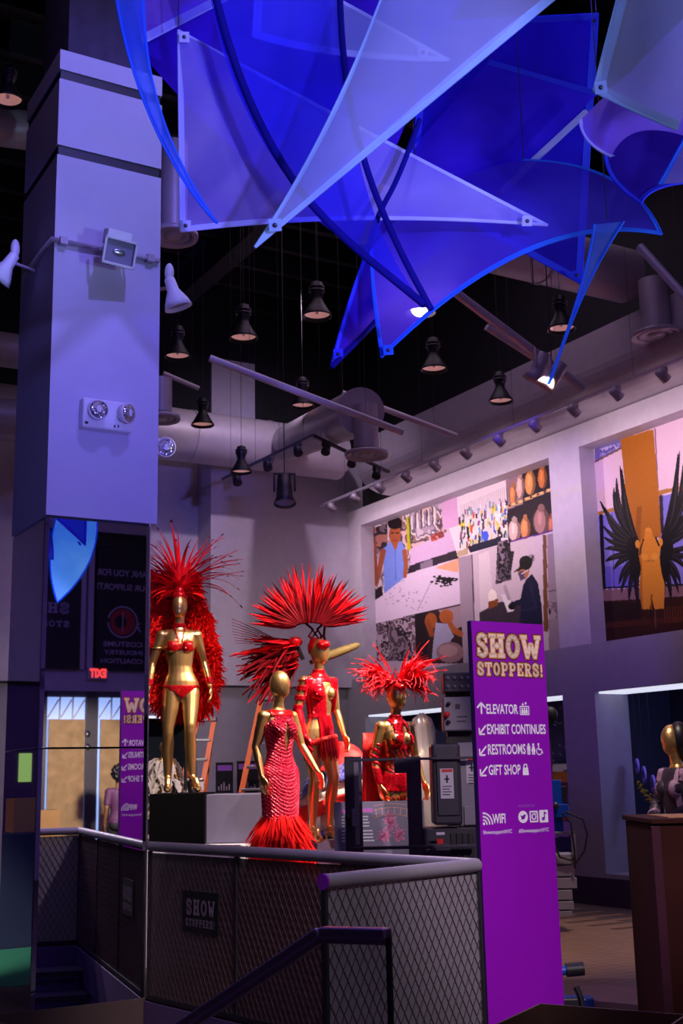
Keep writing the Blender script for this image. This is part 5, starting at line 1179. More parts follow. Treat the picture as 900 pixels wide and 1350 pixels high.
for layer, (nf, Lr, dy) in enumerate(((44, (.84, 1.0), 0.0), (40, (.62, .85), -.04), (30, (.45, .62), -.07))):
    for i in range(nf):
        a = -1.50+3.0*i/(nf-1)+rnd.uniform(-.02, .02)
        L = rnd.uniform(*Lr)*(.90+.24*max(0, math.cos(a)))
        d = np.array([math.sin(a), -.08+rnd.uniform(-.05, .05), math.cos(a)])
        b = F0+np.array([math.sin(a)*.13, dy, math.cos(a)*.03])
        inst('fan_feather', fan[(i+layer) % 3 if layer < 2 else 1], hd2, tuple(b), aim(d, PI/2 if abs(d[2]) > .2 else PI/2), (L, L, L))
# side sweep of long drooping feathers to the left, their shadow put into the dark red
swf = [feather_mesh('sweep_feather', .62, w, c, k, 9, tip=.2, wob=.1) for w, c, k in ((.06, .35, 'fdark'), (.045, .6, 'fdark'), (.05, .15, 'fred'))]
hd3 = thing('feather_spray', 'dark red feather spray sweeping to the left behind the red-gowned mannequin', 'feather spray', W(392, 866, 11.35))
for i in range(230):
    a = rnd.uniform(-1.0, .42) ; L = rnd.uniform(.55, .88)*(1 if -.75 < a < .2 else .8)
    d = np.array([-math.cos(a), rnd.uniform(-.12, .05), math.sin(a)-.12])
    inst('sweep_feather', swf[i % 3], hd3, (rnd.uniform(-.10, .02), rnd.uniform(-.03, .05), rnd.uniform(-.09, .15)), aim(d, rnd.uniform(-.9, .9)), (L, L, L))
thin = feather_mesh('wispy_quill', .62, .012, .15, 'fdark', 8, tip=.5)
for i in range(9):
    a = .18+i*.045; inst('wispy_quill', thin, hd3, (-.05, .0, .08), aim(np.array([-math.cos(a), -.05, math.sin(a)]), .3), (.85+.02*i,)*3)
q = MB(); q.ell((-.02, 0, .14), (.07, .05, .05)); m_ = q.mesh('jewelled_crest'); m_.materials.append(M['jewel']); inst('jewelled_crest', m_, hd3)
q = MB(); q.tube([(.05, .05, -.02), (.0, .02, .10)], .02, 8); m_ = q.mesh('mount'); m_.materials.append(M['darkmetal']); inst('mount', m_, hd3)
# olive-gold plume pointing right
a, b = W(424, 868, 11.6), W(475, 849, 11.7)
op = thing('gold_plume', 'olive-gold plume pointing right behind the masked mannequin', 'plume', a)
q = MB(); dd = b-a
q.tube([np.zeros(3)-dd*.3, dd*.25, dd*.55, dd*.9, dd], [.02, .042, .04, .03, .004], 12); m_ = q.mesh('plume_body'); m_.materials.append(M['olive']); inst('plume_body', m_, op)
# ---------------------------------------------------------------- 3: red gown mannequin
B3_ = W(369, 1120, 10.7); B3_[2] = W(370, 885, 10.7)[2]-1.815
pose3 = dict(hip=.01, head=(.9, 0), legL=((-.085, -.03, .52), (-.08, .04, .13), (-.085, -.09, .035)), legR=((.09, -.05, .52), (.09, .02, .13), (.10, -.12, .035)), armL=((-.215, .05, 1.17), (-.215, -.03, .93), (.02, -.15, -1)), armR=((.225, -.03, 1.18), (.29, -.16, .96), (.25, -.3, -1)))
q = MB(); q.box((B3_[0], B3_[1], B3_[2]/2), (.8, .66, B3_[2])); tag(bev(q.build('display_plinth', 'blackbox'), .006), 'black plinth hidden behind the rail under the red-gowned mannequin', 'plinth')
m3_, me3 = mannequin('gold egg-headed mannequin in a long red beaded gown with a feather hem', B3_, R_(42), pose3, scale=1.0)
m, nt, b = new_mat('beaded_gown'); M['gown'] = m; tc = nt.nodes.new('ShaderNodeTexCoord'); sx_ = nt.nodes.new('ShaderNodeSeparateXYZ'); nt.links.new(tc.outputs['Object'], sx_.inputs[0])
def mth(op, a, b_=None):
    n = nt.nodes.new('ShaderNodeMath'); n.operation = op
    for i_, q_ in enumerate((a, b_)):
        if q_ is None: continue
        if isinstance(q_, (int, float)): n.inputs[i_].default_value = q_
        else: nt.links.new(q_, n.inputs[i_])
    return n.outputs[0]
x2 = mth('MULTIPLY', sx_.outputs[0], sx_.outputs[0]); ph_ = mth('SUBTRACT', mth('MULTIPLY', sx_.outputs[2], 210.0), mth('MULTIPLY', x2, 900.0)); wv_ = mth('ADD', mth('MULTIPLY', mth('SINE', ph_), .5), .5)
vo = nt.nodes.new('ShaderNodeTexVoronoi'); vo.inputs['Scale'].default_value = 95; nt.links.new(tc.outputs['Object'], vo.inputs['Vector'])
cr = nt.nodes.new('ShaderNodeValToRGB'); cr.color_ramp.elements[0].position = .05; cr.color_ramp.elements[0].color = (.24, .0, .02, 1); cr.color_ramp.elements[1].position = .6; cr.color_ramp.elements[1].color = (.80, .012, .06, 1)
nt.links.new(wv_, cr.inputs[0]); nt.links.new(cr.outputs[0], b.inputs['Base Color']); b.inputs['Metallic'].default_value = .45; b.inputs['Roughness'].default_value = .24
bp = nt.nodes.new('ShaderNodeBump'); bp.inputs['Strength'].default_value = .9; bp.inputs['Distance'].default_value = .012; nt.links.new(mth('ADD', mth('MULTIPLY', wv_, .5), vo.outputs['Distance']), bp.inputs['Height']); nt.links.new(bp.outputs[0], b.inputs['Normal'])
clothing(me3, lambda x, y, z: (z > .90) & (z < 1.43) & (np.abs(x) < .175) & ~((np.abs(x-.01) < .028*(1-np.abs(z-1.25)/.13)) & (y < 0) & (np.abs(z-1.25) < .13)) & ((z < 1.40-.6*np.maximum(0, np.abs(x)-.10)) | (np.abs(x) < .10)), .006, 'bodice', 'gown', m3_)
clothing(me3, lambda x, y, z: (z > 1.42) & (z < 1.475) & (np.abs(x) < .13), .008, 'neck_band', 'jewel', m3_)
q = MB(); rings = []
for z, rx, ry in ((1.0, .166, .115), (.93, .182, .124), (.84, .184, .126), (.7, .174, .13), (.58, .165, .13), (.46, .17, .15), (.36, .19, .18), (.22, .22, .21), (.10, .25, .25)):
    rings.append([( .01+rx*math.cos(2*PI*k/48)*(1+.02*math.sin(k*2.1)), ry*math.sin(2*PI*k/48)*(1+.02*math.sin(k*1.7)), z) for k in range(49)])
q.sheet(np.array(rings)); m_ = q.mesh('skirt'); m_.materials.append(M['gown']); o = inst('skirt', m_, m3_); sd = o.modifiers.new('thick', 'SOLIDIFY'); sd.thickness = .004
q = MB(); rr = random.Random(5)
for i in range(1500):
    a = rr.uniform(0, 2*PI); z = rr.uniform(.20, .60); k = np.interp(z, [.18, .33, .46, .60], [.25, .20, .175, .165]); p = np.array([k*math.cos(a)*1.02+.01, k*math.sin(a)*.95, z]); L = rr.uniform(.14, .26); d = np.array([math.cos(a)*rr.uniform(.25, .8), math.sin(a)*rr.uniform(.25, .8), -1.0]); d /= np.linalg.norm(d); s_ = np.cross(d, [0, 0, 1.]); s_ /= np.linalg.norm(s_); w = rr.uniform(.005, .010)
    e = p+d*L+np.array([math.cos(a), math.sin(a), 0])*.03; mm = p+d*L*.55+np.array([math.cos(a), math.sin(a), 0])*.012
    q.add([p-s_*w*.5, p+s_*w*.5, mm+s_*w*1.5, e, mm-s_*w*1.5], [(0, 1, 2, 4), (4, 2, 3)])
m_ = q.mesh('feather_hem'); m_.materials.append(M['fhot']); o = inst('feather_hem', m_, m3_); o['kind'] = 'stuff'
# ---------------------------------------------------------------- 4: mannequin with the coral double-plume headdress
B4 = W(528, 1160, 11.0); B4[2] = 2.33-1.82
pose4 = dict(hip=.0, head=(.55, 0), legL=((-.09, -.04, .52), (-.085, .03, .13), (-.09, -.10, .035)), legR=((.095, -.09, .53), (.10, -.02, .13), (.12, -.16, .035)), armL=((-.225, .05, 1.17), (-.23, -.04, .93), (.05, -.2, -1)), armR=((.22, .02, 1.17), (.23, -.08, .94)))
q = MB(); q.box((B4[0], B4[1]+.05, B4[2]/2), (.9, .8, B4[2])); tag(bev(q.build('display_plinth', 'lilacbox'), .006), 'low plinth behind the lift cage under the coral-plumed mannequin', 'plinth')
m4_, me4 = mannequin('gold mannequin in a red halter bodysuit behind the lift cage', B4, R_(36), pose4)
clothing(me4, lambda x, y, z: (z > .86) & (z < 1.46) & (np.abs(x) < .17) & ((z > 1.22) | (z < 1.02) | (np.abs(np.sin(x*70+z*60)) > .6)) & ((np.abs(x) < .085+.25*np.maximum(0, 1.36-z)) ) & ~((np.abs(x-.03) < .018+.10*np.maximum(0, 1.42-z)*(z > 1.28)) & (y < 0) & (z > 1.26) & (z < 1.43)), .006, 'halter_bodysuit', 'redseq', m4_)
clothing(me4, lambda x, y, z: (z > 1.44) & (z < 1.53) & (np.abs(x) < .1), .007, 'collar', 'redseq', m4_)
clothing(me4, lambda x, y, z: (x < -.17) & (z > .93) & (z < 1.28) & ((np.sin(z*110+x*60) > -.1) | (z < 1.05)), .005, 'lace_glove', 'redseq', m4_)
for sg_ in (-1, 1): clothing(me4, lambda x, y, z: (z > .60) & (z <= .84) & (np.abs(np.sin(x*75+z*55)*np.cos(z*70)) > .35) & (np.abs(x) < .2) & (x*sg_ > .008), .004, 'lace_legging', 'redseq', m4_)
q = MB(); P = np.zeros((10, 8, 3))
for i in range(10):
    for j in range(8): P[i, j] = (-.26+j*.06, .15+.03*math.sin(j*1.9+i*.3), 1.38-i*.125)
q.sheet(P); m_ = q.mesh('cape'); m_.materials.append(M['red']); o = inst('cape', m_, m4_); sd = o.modifiers.new('thick', 'SOLIDIFY'); sd.thickness = .004
for a, f in ((pose4['legL'][1], pose4['legL'][2]), (pose4['legR'][1], pose4['legR'][2])): shoe(m4_, a, f, 'gold')
H4 = np.array(B4)+np.array([0, 0, 1.72])
hd4 = thing('feather_headdress', 'pair of bright coral plume wings on the mannequin behind the lift cage', 'headdress', H4)
q = MB(); q.ell((-.015, .03, .055), (.082, .08, .075)); m_ = q.mesh('cap'); m_.materials.append(M['jewel']); inst('cap', m_, hd4)
q = MB(); q.ell((.042, -.064, .05), (.062, .044, .034)); m_ = q.mesh('eye_mask'); m_.materials.append(M['jewel']); inst('eye_mask', m_, hd4)
crl = [feather_mesh('plume', .36, w, c, k, 9, tip=.3, wob=.2) for w, c, k in ((.016, .9, 'fpink'), (.012, 1.7, 'fpink'), (.018, .35, 'fpink'), (.011, 2.5, 'fpink'))]
for sx in (-1, 1):
    for i in range(128):
        a = rnd.uniform(-.75, 1.35); d = np.array([sx*math.cos(a), rnd.uniform(-.35, .25), math.sin(a)]); L = rnd.uniform(.6, 1.08)*(1 if a > .1 else .8)*(.85 if sx < 0 else 1)
        b = np.array([sx*rnd.uniform(.03, .13), rnd.uniform(-.03, .04), rnd.uniform(.06, .20)])
        inst('plume', crl[i % 4], hd4, tuple(b), aim(d, rnd.uniform(-1.2, 1.2)), (L, L, L))

for i in range(40):
    a = rnd.uniform(0, 2*PI); d = np.array([math.cos(a)*.7, -.5+rnd.uniform(-.3, .3), rnd.uniform(.1, .9)]); L = rnd.uniform(.35, .6); inst('plume', crl[(i*3+1) % 4], hd4, (rnd.uniform(-.06, .06), -.02, .09), aim(d, rnd.uniform(-1.2, 1.2)), (L, L, L))

# ================================================================== PRINTED MURALS
class Paint:
    """flat print: colours worked out per grid vertex from shapes given on the print"""
    def __init__(s, X, Y, base): s.X, s.Y = X, Y; s.C = np.tile(np.array(base, float), (len(X), 1)); s.rng = np.random.RandomState(3)
    def inpoly(s, P):
        x, y = s.X, s.Y; r = np.zeros(len(x), bool); n = len(P)
        for i in range(n):
            x0, y0 = P[i]; x1, y1 = P[(i+1) % n]
            if y0 == y1: continue
            r ^= ((y0 > y) != (y1 > y)) & (x < (x1-x0)*(y-y0)/(y1-y0)+x0)
        return r
    def poly(s, P, c): s.C[s.inpoly(P)] = c
    def ell(s, cx, cy, rx, ry, c): s.C[((s.X-cx)/rx)**2+((s.Y-cy)/ry)**2 < 1] = c
    def line(s, pts, r, c, r1=None):
        pts = np.array(pts, float); q = []
        for a, b in zip(pts[:-1], pts[1:]):
            n = max(2, int(np.linalg.norm(b-a)/2)); q += [a+(b-a)*k/n for k in range(n)]
        q.append(pts[-1]); q = np.array(q); rs = np.linspace(r, r if r1 is None else r1, len(q))
        for (x, y), rr in zip(q, rs): s.C[(s.X-x)**2+(s.Y-y)**2 < rr*rr] = c
    def patch(s, P, cs, pal, asp=1.0):
        m = s.inpoly(P); pal = np.array(pal); G = np.random.RandomState(int(cs*10)).rand(64, 64)
        def vn(k):
            x, y = s.X[m]/(cs*k*2.0), s.Y[m]/(cs*k*2.0*asp); i, j = np.floor(x).astype(int), np.floor(y).astype(int); fx, fy = x-i, y-j
            g = lambda a, b: G[(i+a) % 64, (j+b) % 64]
            return (g(0, 0)*(1-fx)+g(1, 0)*fx)*(1-fy)+(g(0, 1)*(1-fx)+g(1, 1)*fx)*fy
        q = np.clip((vn(1.0)*.65+vn(.37)*.35-.22)/.56, 0, .999)*len(pal); k = q.astype(int); s.C[m] = pal[k]
def print_panel(name, label, pts, shape, colors, thick_dir, cat='mural', mt=None):
    """grid panel with a colour layer; pts (n,3) grid points, row-major"""
    n, m_ = shape; mb = MB(); mb.sheet(pts.reshape(n, m_, 3), False)
    c = [pts.reshape(n, m_, 3)[i, j] for i, j in ((0, 0), (0, m_-1), (n-1, m_-1), (n-1, 0))]; t = np.array(thick_dir)
    mb.add([q for q in c]+[q+t for q in c], [(4, 5, 6, 7), (0, 4, 5, 1), (1, 5, 6, 2), (2, 6, 7, 3), (3, 7, 4, 0)])
    o = mb.build(name, mt or M['print']); me = o.data; N = n*m_
    ca = me.color_attributes.new('print', 'FLOAT_COLOR', 'POINT'); buf = np.zeros((len(me.vertices), 4), np.float32); buf[:, 3] = 1; buf[:N, :3] = np.clip(colors, 0, 1)**2.2; ca.data.foreach_set('color', buf.ravel())
    return tag(o, label, cat)
M['print'] = mat_print('mural_print', .55, .25)
def wall_print(t0, t1, z0, z1, s, nt_, nz):
    ts = nt_ if hasattr(nt_, '__len__') else np.linspace(t1, t0, nt_); nt_ = len(ts); zs = np.linspace(z1, z0, nz); T, Z = np.meshgrid(ts, zs); pts = np.array([RC(s, a, b) for a, b in zip(T.ravel(), Z.ravel())])
    q = (pts-CAM) @ B3; X = 450+FPX*q[:, 0]/q[:, 2]; Y = 675-FPX*q[:, 1]/q[:, 2]; return pts, X, Y, (nz, nt_)
# ---- mural 1: workshop collage
pts, X, Y, shp = wall_print(11.68, 16.36, 3.0, 5.43, SW+D1-.03, 330, 230)
p = Paint((X-470)*3.214, (Y-590)*3.214, (.72, .64, .72))
GR = [(.75, .68, .74), (.62, .55, .62), (.42, .36, .42), (.85, .78, .82), (.55, .42, .40), (.30, .25, .30), (.80, .66, .66)]
p.patch([(40, 335), (425, 195), (432, 470), (60, 660)], 16, GR, 1.6)
p.patch([(60, 345), (130, 320), (130, 420), (60, 470)], 13, [(.45, .38, .42), (.2, .16, .2), (.62, .4, .36)], 1.2)
for k in range(14): p.line([(232+k*8, 290-k*3), (234+k*8, 345-k*2)], 3, [(.9, .82, .8), (.55, .5, .6), (.35, .3, .35)][k % 3])
p.poly([(225, 430), (430, 335), (430, 440), (230, 520)], (.78, .66, .80)); p.poly([(225, 500), (430, 432), (432, 478), (210, 548)], (.16, .11, .17)); p.poly([(270, 490), (322, 472), (322, 515), (270, 530)], (.5, .44, .52))
p.patch([(310, 375), (365, 350), (372, 378), (318, 400)], 9, [(.7, .3, .25), (.5, .2, .22), (.8, .5, .45)])
p.line([(216, 300), (222, 430)], 7, (.72, .66, .12)); p.line([(222, 300), (229, 400)], 3, (.2, .35, .15))
p.poly([(40, 665), (200, 540), (432, 468), (445, 672), (60, 760)], (.84, .76, .86)); p.poly([(330, 510), (430, 470), (432, 530)], (.86, .62, .48)); p.line([(258, 690), (310, 580), (350, 545)], 1.5, (.55, .48, .6))
rs = np.random.RandomState(5)
for k in range(60): p.ell(375+rs.randn()*20, 560+rs.randn()*11, 7, 4, (.05, .03, .07))
for k in range(40): p.ell(200+rs.randn()*45, 635+rs.randn()*30, 4, 2.5, (.64, .58, .68))
p.poly([(62, 615), (105, 585), (112, 625), (66, 655)], (.12, .09, .1))
p.poly([(112, 430), (140, 402), (190, 398), (210, 440), (206, 548), (118, 618)], (.44, .53, .86)); p.poly([(145, 400), (178, 400), (165, 440)], (.62, .34, .22)); p.line([(163, 440), (166, 560)], 2, (.32, .4, .72))
p.line([(112, 440), (96, 520), (82, 580)], 12, (.56, .29, .19), 9); p.line([(203, 440), (209, 500), (204, 545)], 10, (.6, .32, .2), 8); p.line([(72, 400), (76, 450), (84, 570)], 9, (.5, .26, .18)); p.ell(70, 415, 12, 18, (.55, .29, .2))
p.ell(162, 322, 30, 30, (.10, .06, .07)); p.ell(162, 368, 25, 42, (.62, .33, .2)); p.ell(162, 330, 25, 16, (.12, .07, .08)); p.line([(148, 362), (156, 362)], 2.5, (.15, .08, .08)); p.line([(168, 362), (177, 362)], 2.5, (.15, .08, .08)); p.line([(155, 393), (170, 393)], 2.5, (.5, .15, .14))
# thread shelves
p.poly([(358, 236), (632, 132), (642, 402), (430, 468)], (.86, .80, .84)); p.poly([(358, 236), (425, 205), (432, 330), (365, 350)], (.80, .62, .78))
COLR = [(.2, .2, .25), (.9, .9, .92), (.25, .3, .75), (.75, .3, .25), (.85, .75, .3), (.35, .45, .35), (.5, .3, .5), (.95, .85, .8), (.12, .1, .14), (.4, .6, .75)]
for k in range(170):
    x = rs.uniform(435, 635); y = rs.uniform(235, 395)-(x-530)*.25; L = rs.uniform(8, 30); p.line([(x, y), (x+rs.randn()*2, y+L)], rs.uniform(2, 5), COLR[rs.randint(10)])
for k in range(24): x = 440+k*8; p.line([(x, 250-(x-430)*.42), (x+1, 310-(x-430)*.42)], 1.5, (.7, .64, .7))
p.poly([(470, 420), (610, 375), (614, 408), (480, 446)], (.10, .09, .20)); p.ell(545, 375, 14, 22, (.25, .35, .85)); p.poly([(425, 440), (470, 425), (474, 452), (428, 466)], (.7, .6, .5))
# busts on shelves
p.poly([(632, 138), (818, 55), (834, 352), (642, 402)], (.16, .12, .16)); p.poly([(632, 138), (700, 108), (704, 240), (642, 262)], (.55, .44, .50))
for x, y, rx, ry, c in ((662, 200, 17, 42, (.80, .52, .34)), (692, 168, 19, 50, (.84, .66, .64)), (734, 150, 24, 52, (.86, .58, .36)), (786, 128, 20, 46, (.78, .46, .26)), (668, 352, 28, 46, (.84, .70, .70)), (714, 342, 22, 46, (.85, .54, .36)), (782, 312, 36, 56, (.64, .46, .46)), (824, 330, 14, 40, (.72, .42, .34))):
    p.ell(x, y, rx, ry, tuple(q*.6 for q in c)); p.ell(x-rx*.18, y, rx*.66, ry*.92, c); p.ell(x, y-ry, rx*.4, ry*.3, tuple(q*.8 for q in c)); p.ell(x-rx*.2, y-ry*.2, rx*.25, ry*.5, tuple(min(1, q*1.15) for q in c))
p.line([(640, 250), (822, 178)], 6, (.80, .60, .42)); p.line([(640, 400), (834, 352)], 3, (.35, .12, .5))
for k in range(12): p.ell(648+k*15, 246-k*5.9, 5, 5, (.9, .75, .5) if k % 2 else (.3, .2, .2))
# machinist
p.poly([(430, 468), (834, 355), (866, 880), (450, 915)], (.78, .71, .77)); p.poly([(430, 468), (490, 452), (500, 905), (450, 915)], (.62, .55, .62)); p.line([(488, 455), (498, 740)], 3, (.35, .28, .36)); p.poly([(515, 455), (560, 435), (580, 680), (525, 690)], (.84, .78, .82))
p.patch([(596, 400), (650, 388), (655, 560), (588, 580)], 11, [(.12, .1, .13), (.35, .3, .36), (.08, .06, .08), (.5, .42, .5)], 1.3); p.poly([(650, 440), (668, 436), (655, 520), (640, 520)], (.15, .12, .15)); p.ell(740, 470, 14, 18, (.6, .54, .6)); p.line([(733, 500), (747, 460)], 4, (.2, .16, .2)); p.ell(737, 480, 8, 10, (.18, .14, .18))
p.poly([(520, 700), (600, 655), (700, 650), (770, 750), (520, 760)], (.22, .18, .23)); p.ell(575, 632, 18, 32, (.95, .90, .88)); p.poly([(556, 655), (600, 640), (596, 670), (560, 685)], (.5, .27, .12)); p.poly([(612, 622), (640, 618), (668, 690), (640, 700)], (.88, .84, .88)); p.line([(628, 590), (645, 640)], 8, (.66, .6, .66))
p.poly([(715, 562), (742, 535), (768, 575), (782, 660), (790, 780), (690, 790), (692, 720), (700, 640)], (.10, .10, .22)); p.line([(720, 585), (705, 650), (655, 668)], 15, (.09, .09, .2), 11); p.ell(656, 675, 15, 12, (.05, .04, .06)); p.line([(735, 580), (760, 680), (700, 690)], 5, (.14, .14, .28))
p.ell(706, 525, 24, 34, (.66, .42, .32)); p.ell(716, 488, 28, 30, (.10, .08, .09)); p.poly([(664, 526), (700, 500), (704, 514), (668, 530)], (.09, .07, .08)); p.poly([(684, 530), (706, 520), (712, 556), (694, 566)], (.30, .27, .38)); p.line([(700, 535), (724, 520)], 2, (.85, .8, .85))
p.poly([(788, 372), (803, 368), (812, 780), (792, 780)], (.42, .27, .18)); p.poly([(806, 368), (834, 360), (866, 860), (815, 870)], (.55, .48, .56)); p.line([(808, 610), (846, 605)], 3, (.4, .34, .4)); p.patch([(812, 660), (852, 650), (856, 720), (815, 730)], 12, [(.2, .16, .2), (.6, .52, .6), (.42, .36, .42)])
# lower left strips
p.patch([(60, 752), (246, 706), (252, 905), (70, 905)], 12, [(.28, .22, .27), (.5, .42, .48), (.16, .12, .15), (.66, .58, .64), (.38, .30, .34)], 1.4)
p.poly([(246, 706), (440, 664), (452, 915), (252, 915)], (.20, .13, .15)); p.poly([(246, 706), (300, 696), (300, 915), (252, 915)], (.13, .09, .11)); p.poly([(345, 690), (440, 668), (446, 760), (410, 770)], (.62, .52, .58)); p.ell(315, 735, 26, 34, (.62, .32, .14)); p.ell(380, 716, 30, 30, (.68, .36, .17)); p.line([(370, 710), (405, 770), (440, 790)], 18, (.64, .34, .16), 12); p.line([(300, 740), (318, 790)], 12, (.55, .27, .12))
p.poly([(335, 742), (385, 748), (412, 800), (345, 890), (318, 905), (322, 850)], (.62, .60, .72)); p.ell(395, 868, 58, 44, (.55, .42, .44)); p.ell(388, 860, 40, 26, (.66, .52, .54))
cN_ = np.random.RandomState(9).randn(len(X), 1)*.012; p.C += cN_
print_panel('wall_mural', 'workshop photo mural with a woman in blue and a man in a cap', pts, shp, p.C, V*.03)
# ---- mural 2: feathered torso
pts, X, Y, shp = wall_print(4.62, 11.10, 3.0, 5.43, SW+D1-.03, np.r_[np.linspace(11.10, 8.5, 360), np.linspace(8.48, 4.62, 80)], 230)
p = Paint((X-770)*4.354, (Y-540)*4.354, (.82, .70, .80))
p.poly([(60, 200), (215, 165), (215, 215), (60, 300)], (.42, .38, .66)); p.patch([(90, 225), (205, 190), (205, 215), (90, 275)], 12, [(.55, .5, .78), (.35, .32, .6), (.7, .64, .85)]); p.line([(60, 300), (215, 220)], 5, (.42, .28, .26))
p.line([(60, 602), (300, 540)], 10, (.62, .42, .22)); p.poly([(75, 612), (300, 555), (305, 1022), (90, 1032)], (.46, .43, .80)); p.poly([(90, 900), (300, 900), (305, 1022), (90, 1032)], (.36, .32, .76)); p.line([(160, 595), (170, 1025)], 2.5, (.24, .2, .5)); p.line([(96, 610), (112, 1030)], 11, (.06, .05, .12)); p.line([(112, 1024), (305, 1014)], 5, (.06, .05, .12))
p.poly([(425, 500), (1400, 250), (1400, 960), (430, 1010)], (.46, .43, .80)); p.line([(405, 110), (425, 500)], 4, (.5, .36, .44)); p.line([(425, 480), (1400, 230)], 12, (.64, .44, .24)); p.line([(440, 500), (446, 700)], 10, (.18, .14, .2)); p.line([(430, 1012), (1400, 958)], 6, (.07, .06, .14))
for xx in (640, 860, 1100): p.line([(xx, 430), (xx+10, 1000)], 5, (.1, .08, .2))
p.poly([(207, 168), (395, 112), (428, 500), (440, 730), (300, 765), (242, 700), (232, 420)], (.64, .38, .12)); p.poly([(300, 560), (330, 550), (320, 760), (290, 755)], (.54, .31, .10)); p.poly([(250, 600), (275, 590), (270, 720), (250, 700)], (.58, .34, .11))
p.poly([(95, 1034), (1400, 968), (1400, 1100), (110, 1120)], (.47, .34, .40)); p.poly([(108, 1100), (1400, 1020), (1400, 1300), (120, 1345)], (.20, .09, .07)); p.poly([(108, 1098), (320, 1110), (330, 1240), (118, 1270)], (.14, .06, .07)); p.line([(110, 1240), (1400, 1130)], 18, (.26, .12, .09))
for k in range(60): p.line([(460+k*15, 1135-k*1.0), (464+k*15, 1225-k*1.0)], 3, (.36, .18, .10))
BLK = (.055, .04, .075); HI = (.19, .16, .2)
def wing(base, ctrl, tip, w):
    a, c, b = [np.array(q, float) for q in (base, ctrl, tip)]; q = np.linspace(0, 1, 120)[:, None]; P_ = (1-q)**2*a+2*q*(1-q)*c+q*q*b; rr = w*(np.sin(np.pi*np.clip(q[:, 0]*.85+.13, 0, 1))**.7)
    for (x, y), r in zip(P_, rr): p.C[(p.X-x)**2+(p.Y-y)**2 < r*r] = BLK
    for (x, y), r in zip(P_[16:96], rr[16:96]): p.C[(p.X-x-r*.3)**2+(p.Y-y+r*.3)**2 < (r*.22)**2] = HI
for sx in (1, -1):
    f = (lambda x: x) if sx == 1 else (lambda x: 752-x)
    dy = 0 if sx == 1 else -75
    for cx, cy, tx, ty, w in ((255, 740, 205, 325, 20), (235, 720, 215, 345, 22), (190, 700, 185, 395, 20), (165, 640, 170, 450, 17), (190, 720, 90, 525, 18), (200, 760, 130, 620, 18), (200, 780, 108, 668, 18), (210, 800, 112, 732, 18), (190, 780, 118, 800, 17), (180, 820, 122, 872, 18), (220, 830, 168, 918, 18), (230, 880, 200, 1000, 17), (245, 900, 212, 1050, 14), (265, 920, 255, 1100, 16), (285, 940, 310, 1140, 16), (255, 860, 300, 1010, 22)):
        wing((f(318), 775+(0 if ty < 760 else 70)), (f(cx), cy+dy*(ty < 760)*.5), (f(tx), ty+dy*(ty < 760)*1.15), w)
    p.ell(f(280), 800, 40, 70, BLK); p.ell(f(300), 900, 30, 70, BLK)
TAN = (.78, .49, .17)
p.poly([(312, 775), (345, 728), (392, 728), (440, 765), (432, 850), (440, 925), (462, 1010), (456, 1142), (402, 1146), (386, 1070), (374, 1146), (330, 1146), (314, 1010), (326, 905), (312, 840)], TAN); p.ell(367, 702, 20, 26, (.82, .53, .22)); p.poly([(348, 700), (388, 700), (394, 740), (344, 740)], TAN)
p.poly([(312, 775), (330, 760), (336, 1140), (330, 1146), (314, 1010), (326, 905), (312, 840)], (.66, .38, .12)); p.ell(345, 845, 20, 20, (.83, .55, .22)); p.ell(403, 842, 20, 20, (.83, .55, .22)); p.line([(350, 870), (398, 868)], 4, (.64, .37, .12)); p.line([(386, 1065), (384, 1146)], 5, (.5, .27, .08)); p.ell(305, 772, 13, 22, (.80, .52, .2)); p.ell(436, 760, 14, 24, (.80, .52, .2)); p.line([(340, 745), (325, 790), (318, 830)], 4, BLK); p.line([(410, 735), (428, 780)], 5, BLK)
p.line([(380, 1146), (388, 1230)], 3, BLK); p.line([(405, 1146), (410, 1250)], 3, (.4, .25, .2))
p.C += np.random.RandomState(4).randn(len(X), 1)*.01
print_panel('wall_mural', 'photo mural of a tan dress-form torso wearing black feather wings', pts, shp, p.C, V*.03)
# ---- printed backdrop in the nearer niche
pts, X, Y, shp = wall_print(11.60, 16.40, .36, 2.55, SW+D2-.04, 160, 110)
p = Paint(X, Y, (.20, .15, .34)); g = np.sin(X*.06+np.sin(Y*.05)*2)*np.cos(Y*.045+X*.02); p.C += g[:, None]*np.array([.10, .06, .10])
p.poly([(470, 930), (660, 920), (660, 1005), (470, 1015)], (.27, .29, .44))
for k in range(160): p.ell(rs.uniform(470, 770), rs.uniform(930, 1010), 1.2, 1.2, (.62, .5, .8))
for y0, h, c in ((1010, 9, (.95, .85, .9)), (1020, 14, (.85, .45, .2)), (1034, 16, (.42, .18, .32)), (1050, 10, (.6, .35, .75)), (1064, 12, (.75, .6, .85)), (1078, 6, (.8, .4, .2)), (1086, 20, (.7, .45, .75))): p.poly([(640, y0+8), (790, y0-8), (790, y0-8+h), (640, y0+8+h)], c)
print_panel('niche_backdrop', 'printed violet night-sky backdrop with bright bands behind the blue mast', pts, shp, p.C, V*.03, 'backdrop')

